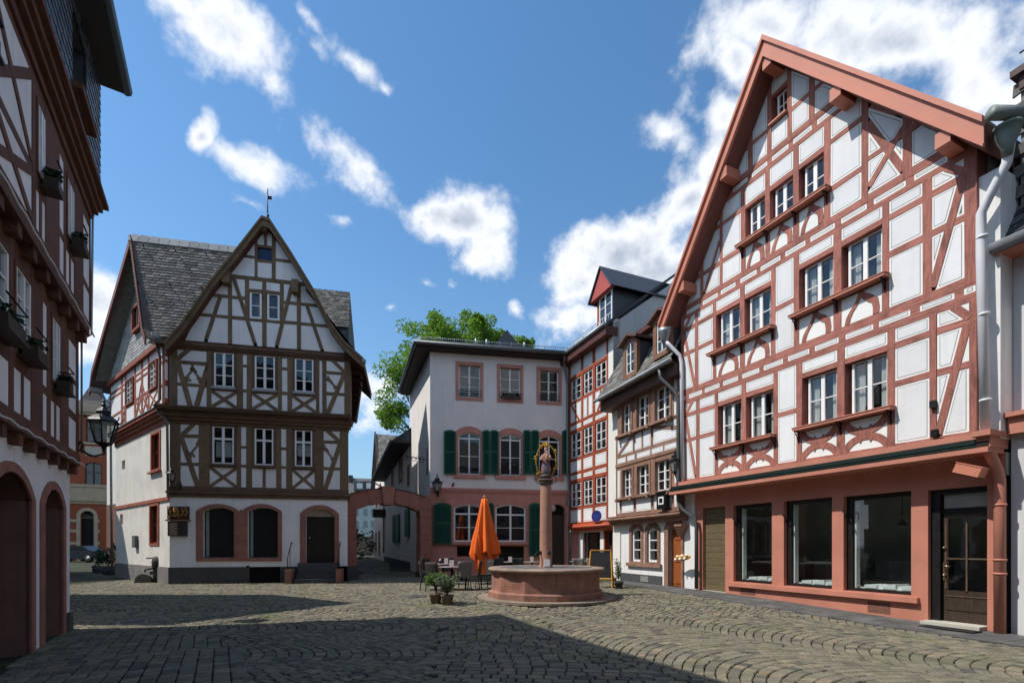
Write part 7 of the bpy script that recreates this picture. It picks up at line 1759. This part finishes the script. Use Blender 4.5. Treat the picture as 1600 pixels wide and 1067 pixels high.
# ------------------------------------------------------------------ lanterns
def lantern(name_label, M_, s=1., arm=None, n=6, top=1.0):
    root = thing('wall_lantern', name_label, 'lantern', M_, 'old style wall lanterns')
    fr = MB(); rb, rt, h = .13 * s, .24 * s, .42 * s
    for k in range(n):
        a = 2 * math.pi * k / n; fr.tube([(rb * math.cos(a), rb * math.sin(a), 0), (rt * math.cos(a), rt * math.sin(a), h)], .014 * s, 5)
        a2 = 2 * math.pi * (k + 1) / n
        fr.tube([(rt * math.cos(a), rt * math.sin(a), h), (rt * math.cos(a2), rt * math.sin(a2), h)], .016 * s, 5); fr.tube([(rb * math.cos(a), rb * math.sin(a), 0), (rb * math.cos(a2), rb * math.sin(a2), 0)], .014 * s, 5)
        fr.tube([(rt * math.cos(a), rt * math.sin(a), h), (rt * 1.22 * math.cos(a), rt * 1.22 * math.sin(a), h + .05 * s), (rt * 1.25 * math.cos(a), rt * 1.25 * math.sin(a), h + .10 * s)], .012 * s, 5)
    fr.lathe([(.0, -.14 * s), (.03 * s, -.12 * s), (.05 * s, -.06 * s), (rb, -.01 * s), (rb, .02 * s)], (0, 0, 0), n, 0, False); fr.build('frame', iron, root)
    rf = MB(); rf.lathe([(rt * 1.2, h), (rt * 1.0, h + .05 * s), (rt * .62, h + .12 * s), (rt * .5, h + .14 * s), (rt * .5, h + .19 * s), (rt * .55, h + .20 * s), (rt * .25, h + .27 * s), (.03 * s, h + .30 * s), (.045 * s, h + .34 * s), (.02 * s, h + .38 * s), (.03 * s, h + .41 * s), (0, h + .46 * s)], (0, 0, 0), n, 0, False); rf.build('roof_cap', iron, root)
    lg = mat('lantern_glass', (.42, .45, .45), .25, .15, 4, .05)
    for k in range(n):
        a, a2 = 2 * math.pi * k / n, 2 * math.pi * (k + 1) / n; r0, r1 = rb * .96, rt * .96
        MB().add([(r0 * math.cos(a), r0 * math.sin(a), 0), (r0 * math.cos(a2), r0 * math.sin(a2), 0), (r1 * math.cos(a2), r1 * math.sin(a2), h), (r1 * math.cos(a), r1 * math.sin(a), h)], [(0, 1, 2, 3)]).build('glass_pane', lantern_glass, root)
    MB().lathe([(.0, 0), (.03 * s, .02 * s), (.05 * s, .16 * s), (.03 * s, .24 * s), (0, .26 * s)], (0, 0, .08 * s), 10).build('bulb', white_wood, root)
    if arm: 
        b = MB()
        for pts, r in arm: b.tube(pts, r, 7)
        b.build('bracket', iron, root)
    return root
lantern_glass = bpy.data.materials.new('lantern_pane'); lantern_glass.use_nodes = True
_t = lantern_glass.node_tree; _t.nodes.clear(); _o = _t.nodes.new('ShaderNodeOutputMaterial'); _m = _t.nodes.new('ShaderNodeMixShader'); _a = _t.nodes.new('ShaderNodeBsdfTransparent'); _a.inputs[0].default_value = (.75, .78, .78, 1); _b = _t.nodes.new('ShaderNodeBsdfPrincipled'); _b.inputs['Base Color'].default_value = (.5, .5, .48, 1); _b.inputs['Roughness'].default_value = .15
_m.inputs[0].default_value = .35; _t.links.new(_a.outputs[0], _m.inputs[1]); _t.links.new(_b.outputs[0], _m.inputs[2]); _t.links.new(_m.outputs[0], _o.inputs[0])
# big one on the left house: hangs on a scrolled arm from the corner
pc = FL.W(LL - .05, -.18, 0); Yl = pc.y + .45
P0 = pt(162, 693, Yl); base = pt(120, 700, pc.y)
d = base - P0; M0 = T(P0.x, P0.y, P0.z)
def relp(t, dz, dx=0): return (d.x * t + dx, d.y * t, d.z * t + dz)
lantern('largest black lantern, on a scrolled arm from the corner of the dark red timbered house', M0, .95 * .65 / .6, [([(0, 0, -.12), (0.02, 0, -.2), relp(.35, -.22), relp(.6, -.16), relp(.85, -.04), relp(1.05, -.06)], .022), ([relp(.85, -.04), relp(.75, .06), relp(.88, .12), relp(.98, .02)], .016), ([relp(1.03, .16), relp(1.03, -.28)], .03)])
# corner lantern of the brown-timbered house
pA = FA.W(FA.U(269), -.35, 0); q = pt(267.5, 751, pA.y)
lantern('small black lantern on the corner of the brown-timbered house above the relief board', T(q.x, q.y, q.z), .62, [([(0, 0, -.08), (.02, .05, -.22), (.18, .1, -.26), (.25, .22, -.1)], .018), ([(.2, .2, -.32), (.2, .2, .0)], .025), ([(.1, .1, -.24), (.16, .1, -.1), (.22, .14, -.16)], .014)])
qD = FD.W(FD.U(683), -.38, 0); q = pt(683, 768, qD.y)
lantern('black lantern on the pink band of the green-shuttered house right of the arch', T(q.x, q.y, q.z), .95, [([(0, 0, -.12), (0, .2, -.2), (0, .38, -.1)], .02), ([(0, .37, -.2), (0, .37, .1)], .028)])
qC = FC.W(FC.U(1055, .3), -.75, 0); q = pt(1055, 737, qC.y)
lantern('black lantern between the taupe house and the big salmon gable', T(q.x, q.y, q.z), .85, [([(0, 0, -.1), (.1, .1, -.25), (.3, .2, -.2), (.5, .3, -.12)], .02), ([(.3, .2, -.2), (.36, .2, -.06), (.44, .25, -.1)], .016), ([(.5, .32, -.3), (.5, .32, .1)], .03)])
q = pt(621, 788, 30)
lantern('tiny dark lantern in the lane seen under the arch', T(q.x, q.y, q.z), .7, [([(0, 0, -.1), (.4, .1, .3), (.9, .3, .4)], .02)])

# ------------------------------------------------------------------ umbrella
def umbrella():
    p = at(757, 912); Y = p.y; root = thing('parasol', 'closed bright orange parasol standing left of the fountain column', 'parasol', T(p.x, p.y, p.z))
    ztop = EYE + (HY - 778) / FPX * Y - p.z; zbot = EYE + (HY - 868) / FPX * Y - p.z
    def prof(off=0):
        return [(.015, ztop), (.10, ztop - .03), (.16, ztop - .35), (.23, ztop - .75), (.31, ztop - 1.2), (.40, ztop - 1.6), (.45, zbot + .15), (.46, zbot)]
    om = mat('orange_canvas', (.78, .14, .015), .8, .08, 4, .12, 60)
    b = MB(); pr = prof(); n = 64; vs = []; fs = []
    for i, (r, z) in enumerate(pr):
        t = i / (len(pr) - 1)
        for k in range(n):
            a = 2 * math.pi * k / n; w = 1 + (.05 + .26 * t) * math.sin(8 * a + .5 * math.sin(3 * t)) + .07 * t * math.sin(5 * a + 1)
            zz_ = z + (t ** 2) * (.13 * math.sin(8 * a + .8) + .05 * math.sin(3 * a)); vs.append((r * w * math.cos(a), r * w * math.sin(a) * .9, zz_))
    for i in range(len(pr) - 1):
        for k in range(n): k2 = (k + 1) % n; fs.append((i * n + k, i * n + k2, (i + 1) * n + k2, (i + 1) * n + k))
    b.add(vs, fs, 0, True); b.build('canopy', om, root)
    # longest flap hanging lower at the left
    b = MB(); vs = []; fs = []; rows = 12
    for i in range(rows + 1):
        t = i / rows; z = zbot + .75 - t * 1.42; hw = .07 + .12 * math.sin(min(1, t * 1.2) * 1.9); cx_ = -.18 + .05 * t
        for k in range(9): s = -1 + 2 * k / 8; vs.append((cx_ + s * hw, -.30 - .07 * math.cos(s * 4.5) - .02 * t, z + .06 * abs(s) * t))
    for i in range(rows):
        for k in range(8): fs.append((i * 9 + k, i * 9 + k + 1, (i + 1) * 9 + k + 1, (i + 1) * 9 + k))
    b.add(vs, fs, 0, True); b.build('loose_flap', om, root)
    MB().tube([(0, 0, 0), (0, 0, ztop + .02)], .028, 10).lathe([(.25, 0), (.28, .03), (.26, .07), (.04, .09)], (0, 0, 0), 16).build('pole', mat('pole_grey', (.12, .11, .10), .5, .2), root)
    MB().lathe([(0, 0), (.04, .02), (.05, .05), (.03, .09), (0, .10)], (0, 0, ztop), 10).build('finial', mat('turned_wood_knob', (.45, .28, .10), .4, .1), root)
    MB().tube([(.15 * math.cos(k), .14 * math.sin(k), ztop - .78) for k in [i * .5 for i in range(14)]], .012, 5).build('tie_band', om, root)
umbrella()

# ------------------------------------------------------------------ cafe furniture
wick = mat('dark_wicker', (.035, .030, .026), .6, .3, 40, .6, 90); wick_l = mat('grey_wicker', (.17, .165, .15), .6, .3, 40, .6, 90); tabm = mat('grey_tabletop', (.20, .18, .17), .5, .15, 5, .1)
def chair(m_):
    root = thing('cafe_chair', 'x', 'chair', T(0, 0, 0), 'wicker cafe chairs round the tables')
    b = MB(); b.box((-.23, -.22, .41), (.23, .22, .46)); b.build('seat', m_, root)
    b = MB(); vs = []; fs = []
    for i in range(7):
        t = i / 6
        for k in range(7): s = -1 + 2 * k / 6; vs.append((s * (.22 + .02 * t), .20 + .07 * t - .05 * s * s, .42 + .50 * t))
    for i in range(6):
        for k in range(6): fs.append((i * 7 + k, i * 7 + k + 1, (i + 1) * 7 + k + 1, (i + 1) * 7 + k))
    n = len(vs); vs += [(x, y + .03, z) for x, y, z in vs]; fs += [tuple(reversed([q + n for q in f])) for f in fs]
    fs += [(42 + k, 43 + k, n + 43 + k, n + 42 + k) for k in range(6)] + [(7 * i, 7 * i + 7, n + 7 * i + 7, n + 7 * i) for i in range(6)] + [(7 * i + 6, n + 7 * i + 6, n + 7 * i + 13, 7 * i + 13) for i in range(6)]
    b.add(vs, fs, 0, True); b.build('backrest', m_, root)
    for sx in (-1, 1):
        for sy in (-1, 1): MB().tube([(sx * .20, sy * .19, .42), (sx * .215, sy * .23, 0)], .017, 7).build('leg', iron if m_ is wick else m_, root)
    return root
def dup(root, M_, label):
    r = root.copy(); COL.objects.link(r); r.matrix_world = M_; r['label'] = label
    for ch in list(root.children):
        c = ch.copy(); COL.objects.link(c); c.parent = r
        for g in ch.children:
            d_ = g.copy(); COL.objects.link(d_); d_.parent = c
    return r
cd = chair(wick); cl_ = chair(wick_l)
def place(proto, used, px, py, rz, lab):
    p = at(px, py); M_ = T(p.x, p.y, p.z, R(rz))
    if not used[0]: proto.matrix_world = M_; proto['label'] = lab; used[0] = True
    else: dup(proto, M_, lab)
u1_, u2_ = [False], [False]
place(cd, u1_, 668, 921, 100, 'dark wicker chair at the far left end of the cafe tables, seen from the side')
place(cd, u1_, 681, 924, 150, 'dark wicker chair behind the bushy potted plant')
place(cl_, u2_, 722, 921, -150, 'grey wicker chair facing the square beside the orange parasol')
place(cd, u1_, 740, 920, -95, 'dark wicker chair just left of the parasol flap')
place(cd, u1_, 757, 918, -60, 'dark wicker chair right of the parasol, next to the fountain rim')
place(cd, u1_, 672, 910, 60, 'dark wicker chair at the back left by the arch pier')
place(cd, u1_, 700, 908, 10, 'dark wicker chair behind the round table with menu cards')
place(cd, u1_, 775, 907, -20, 'dark wicker chair behind the left part of the fountain basin')
place(cd, u1_, 812, 907, 20, 'dark wicker chair between the two menu cards behind the fountain')
place(cl_, u2_, 906, 909, 10, 'grey wicker chair behind the fountain, left of the pair at its right end')
place(cl_, u2_, 922, 909, -25, 'grey wicker chair behind the fountain, beside the chalkboard')
def table(px, py, lab, cards, r=.42):
    p = at(px, py); root = thing('cafe_table', lab, 'table', T(p.x, p.y, p.z), 'round cafe tables')
    MB().lathe([(0, .72), (r, .72), (r + .01, .735), (r, .75), (0, .75)], (0, 0, 0), 24, 0, False).build('tabletop', tabm, root); MB().tube([(0, 0, .02), (0, 0, .72)], .035, 10).build('stem', iron, root); MB().lathe([(0, .0), (.24, 0), (.24, .02), (.04, .05), (0, .05)], (0, 0, 0), 16).build('foot', iron, root)
    for i, (dx, dy) in enumerate(cards):
        o = MB().add([(-.07, -.035, 0), (.07, -.035, 0), (.075, 0, .21), (-.075, 0, .21), (-.07, .035, 0), (.07, .035, 0)], [(0, 1, 2, 3), (5, 4, 3, 2)]).build('menu_card', mat('menu_card_pink_grey', (.50, .42, .42), .7, .1, 6, 0), None, T(p.x + dx, p.y + dy, p.z + .751, .2 * i)); tag(o, lab_cards.pop(0), 'menu card', 'folded menu cards on the cafe tables')
lab_cards = ['folded menu card on the front table directly behind the potted plants', 'folded menu card on the rear left table beside the candle', 'folded menu card standing above the fountain rim, left one', 'folded menu card standing above the fountain rim, next to the column']
table(706, 921, 'round grey cafe table nearest the potted plants', [(.0, -.05)])
table(692, 912, 'round grey cafe table farther back by the arch pier', [(.12, .0)])
table(722, 906, 'round grey cafe table behind the grey wicker chair', [])
table(797, 905, 'round grey cafe table behind the left half of the fountain', [(0, 0)]); table(832, 905, 'round grey cafe table just left of the fountain column', [(-.03, 0)]); table(905, 903, 'round grey cafe table behind the right half of the fountain', [])
p = at(690, 912); tag(MB().lathe([(.035, 0), (.035, .12), (.0, .12)], (0, 0, 0), 12, 0).lathe([(.03, .12), (.03, .17), (0, .19)], (0, 0, 0), 12, 1).build('table_candle', [mat('dark_blue_cup', (.01, .015, .08), .2, .1), white_wood], None, T(p.x - .05, p.y, p.z + .751)), 'small blue and white candle on the rear left cafe table', 'candle')

# ------------------------------------------------------------------ potted plants
potm = mat('weathered_terracotta', (.17, .12, .085), .85, .25, 7, .3, 40)
def pot(px, py, s, lab, kind):
    p = at(px, py); root = thing('potted_plant', lab, 'plant', T(p.x, p.y, p.z, 0, s), 'potted plants in the square')
    MB().lathe([(0, 0), (.15, 0), (.19, .26), (.215, .26), (.22, .31), (.19, .31), (.18, .27), (0, .27)], (0, 0, 0), 20).build('pot', potm if kind != 2 else mat('dark_pot', (.05, .05, .05), .7, .2), root)
    f = MB(); st = MB()
    if kind == 0:
        st.tube([(0, 0, .27), (.02, 0, .6)], .02, 6)
        for k in range(26): a = random.uniform(0, 6.28); rr = random.uniform(.1, .38); q = (rr * math.cos(a), rr * math.sin(a) * .8, .72 + random.uniform(-.1, .16)); leaves(f, q, (.14, .13, .12), 60, .036, hollow=0); st.tube([(.02, 0, .5), q], .007, 4)
        f = f.build('foliage', leaf_pot, root)
    else:
        for k in range(15 if kind == 1 else 8):
            a = random.uniform(0, 6.28); rr = random.uniform(.05, .42 if kind == 1 else .25); h = random.uniform(.45, .85) if kind == 1 else random.uniform(.5, 1.25)
            pts = [(0, 0, .27), (rr * .4 * math.cos(a), rr * .4 * math.sin(a), .27 + h * .5), (rr * math.cos(a), rr * math.sin(a), .27 + h * .85)]; st.tube(pts, .006, 4)
            for t in (.35, .6, .8, 1): i = t * 2; j = min(1, int(i)); q = Vector(pts[j]).lerp(Vector(pts[j + 1]), i - j); leaves(f, q, (.10, .10, .09), 16 if kind == 1 else 11, .048, hollow=0)
        f = f.build('foliage', leaf_grey, root)
    f['kind'] = 'stuff' if False else 'part'; del f['kind']
    st.build('stems', mat('tree_bark', (.09, .07, .05), .9, .3, 5, .5), root)
pot(681, 942, .82, 'bushy bright green plant in a terracotta pot, left of the two pots', 0)
pot(699, 944, .80, 'loose grey-green leafy plant in the right one of the two pots', 1)
pot(967, 919, .72, 'tall spindly plant in a dark pot beside the chalkboard', 2)
pot(893, 893, .85, 'thin shrub in a pot behind the fountain near the drainpipe', 2)
pot(692, 893, .9, 'thin plant against the pink wall behind the left cafe tables', 2)

# chalkboard easel
p = at(938, 917); root = thing('chalkboard', 'black A-frame chalkboard with yellow wooden frame right of the fountain', 'chalkboard', T(p.x + .02, p.y, p.z, R(-14)))
yw = mat('yellow_wood', (.50, .24, .035), .55, .15, 3, .15); hgt = 1.25; w_ = .40
for sgn, nm in ((-1, 'front_frame'), (1, 'rear_frame')):
    b = MB(); f = lambda x, z: (x, sgn * (.30 * (1 - z / hgt)), z)
    def bar(x0, z0, x1, z1, t=.035):
        a, c = f(x0, z0), f(x1, z1); b.tube([a, c], t * .62, 4, smooth=False)
    bar(-w_, 0, -w_ + .06, hgt, .05); bar(w_, 0, w_ - .06, hgt, .05); bar(-w_ + .06, hgt, w_ - .06, hgt, .05); bar(-w_ + .02, .30, w_ - .02, .30, .05); b.build(nm, yw, root)
b = MB(); b.add([(-w_ + .03, -.225, .33), (w_ - .03, -.225, .33), (w_ - .08, -.012, hgt - .04), (-w_ + .08, -.012, hgt - .04)], [(0, 1, 2, 3)]); b.build('board', mat('chalkboard_black', (.010, .010, .010), .6, .3, 6, .05), root)
# red flowers by the shop door
p = at(959, 908); b = MB(); 
for k in range(10): leaves(b, (random.uniform(-.12, .12), random.uniform(-.1, .1), random.uniform(.15, .42)), (.1, .1, .1), 12, .035, mi=k % 3 == 0)
fp = MB().lathe([(0, 0), (.1, 0), (.13, .16), (0, .16)], (0, 0, 0), 12, 0).build('flower_pot', potm, None, T(p.x, p.y, p.z)); fl = b.build('flowers', [leaf_dark, mat('red_petals', (.45, .03, .03), .6, .1)], fp)
tag(fp, 'small pot of red flowers at the foot of the rust red shop door', 'flowers')
# weeds at the wall foot
p = at(1081, 917); b = MB(); leaves(b, (0, 0, .1), (.16, .1, .12), 60, .03, hollow=0); tag(b.build('weed', leaf_pot, None, T(p.x, p.y, p.z)), 'tuft of weeds at the foot of the drainpipe beside the plank shutter', 'weed')
# old guard stone with iron post at the alley corner
p = at(249, 909); root = thing('iron_pump', 'old dark pump with a T-shaped bar and half-round stone at the alley corner', 'pump', T(p.x, p.y, p.z, R(25)))
dkm = mat('rough_dark_bronze', (.035, .032, .028), .7, .4, 7, .6, 30)
MB().lathe([(.20, 0), (.21, .3), (.20, .55), (.235, .62), (.25, .8), (.22, .93), (.14, 1.0), (0, 1.02)], (0, 0, 0), 16, wob=lambda i, k: 1 + .06 * math.sin(k * 2.3 + i)).build('pump_body', dkm, root)
MB().tube([(-.42, 0, .93), (.18, 0, .97)], .025, 8).tube([(.12, 0, .95), (.12, 0, 1.12)], .02, 6).tube([(-.15, -.1, .55), (-.42, -.12, .5), (-.44, -.12, .40)], .03, 8).build('handle_bar', iron, root)
b = MB()
for k in range(14): a = k * 1.13; b.tube([(.19 * math.cos(a), .19 * math.sin(a), .62 + .02 * k), (.26 * math.cos(a + .3), .26 * math.sin(a + .3), .60 + .02 * k), (.2 * math.cos(a + .6), .2 * math.sin(a + .6), .66 + .02 * k)], .018, 5)
b.build('cast_ornament', dkm, root)
MB().prism([(-.78, 0)] + [(-.50 + .28 * math.cos(math.pi * (1 - t / 8)), .34 * math.sin(math.pi * t / 8)) for t in range(9)] + [(-.22, 0)], -.12, .14).build('guard_stone', mat('worn_guard_stone', (.13, .12, .10), .9, .3, 6, .4), root)
MB().box((-.3, -.06, .30), (-.1, .1, .42)).build('trough', stone_grey, root)
# dark shrubs and a parked car at the end of the alley
for (px, py, s, lab) in ((155, 884, 1.0, 'dark clipped shrub in the shaded alley, the left of two'), (173, 887, 1.15, 'dark clipped shrub in the shaded alley against the cream side wall')):
    p = at(px, py); p = pt(px, 0, 26 if px < 160 else 24.5); b = MB(); b.lathe([(0, 0), (.28, 0), (.32, .35), (0, .35)], (0, 0, 0), 12, 1)
    for k in range(16): leaves(b, (random.uniform(-.18, .18), random.uniform(-.18, .18), .45 + k * .05), (.2, .2, .16), 26, .06, hollow=0)
    tag(b.build('shrub', [leaf_dark, stone_grey], None, T(p.x, p.y, gz(0, p.y), 0, s)), lab, 'shrub', 'dark shrubs in the alley')
def car():
    Yc = 43; p = pt(123, 0, Yc); root = thing('parked_car', 'dark parked car half hidden by the house corner at the alley end', 'car', T(p.x, p.y, .2, R(8)))
    cp = mat('dark_car_paint', (.015, .016, .02), .25, .1, 3, 0, spec=.6)
    prof = [(-2.1, .35), (-2.1, .75), (-1.9, .92), (-1.1, 1.0), (-.6, 1.42), (.8, 1.44), (1.4, 1.02), (2.05, .9), (2.1, .4), (1.75, .28), (-1.75, .28)]
    b = MB(); b.prism(prof, -.85, .85); b.build('body', cp, root)
    MB().prism([(-.98, 1.02), (-.56, 1.37), (.76, 1.39), (1.25, 1.04)], -.86, .86).build('side_window', mat('car_glass', (.01, .012, .014), .08, .1, 3, 0), root)
    for x in (-1.35, 1.35):
        for y in (-.8, .8): w = MB().lathe([(0, -.1), (.33, -.1), (.34, 0), (.33, .1), (0, .1)], (0, 0, 0), 18).build('wheel', mat('tyre', (.015, .015, .015), .8, .2), root, Matrix.Translation((x, y, .33)) @ Matrix.Rotation(R(90), 4, 'X')); MB().lathe([(0, -.115), (.2, -.115), (.2, .115), (0, .115)], (0, 0, 0), 12).build('rim', zinc, w)
    for y in (-.6, .6): MB().box((-2.12, y - .15, .62), (-2.08, y + .15, .76)).build('headlight', white_wood, root)
car()
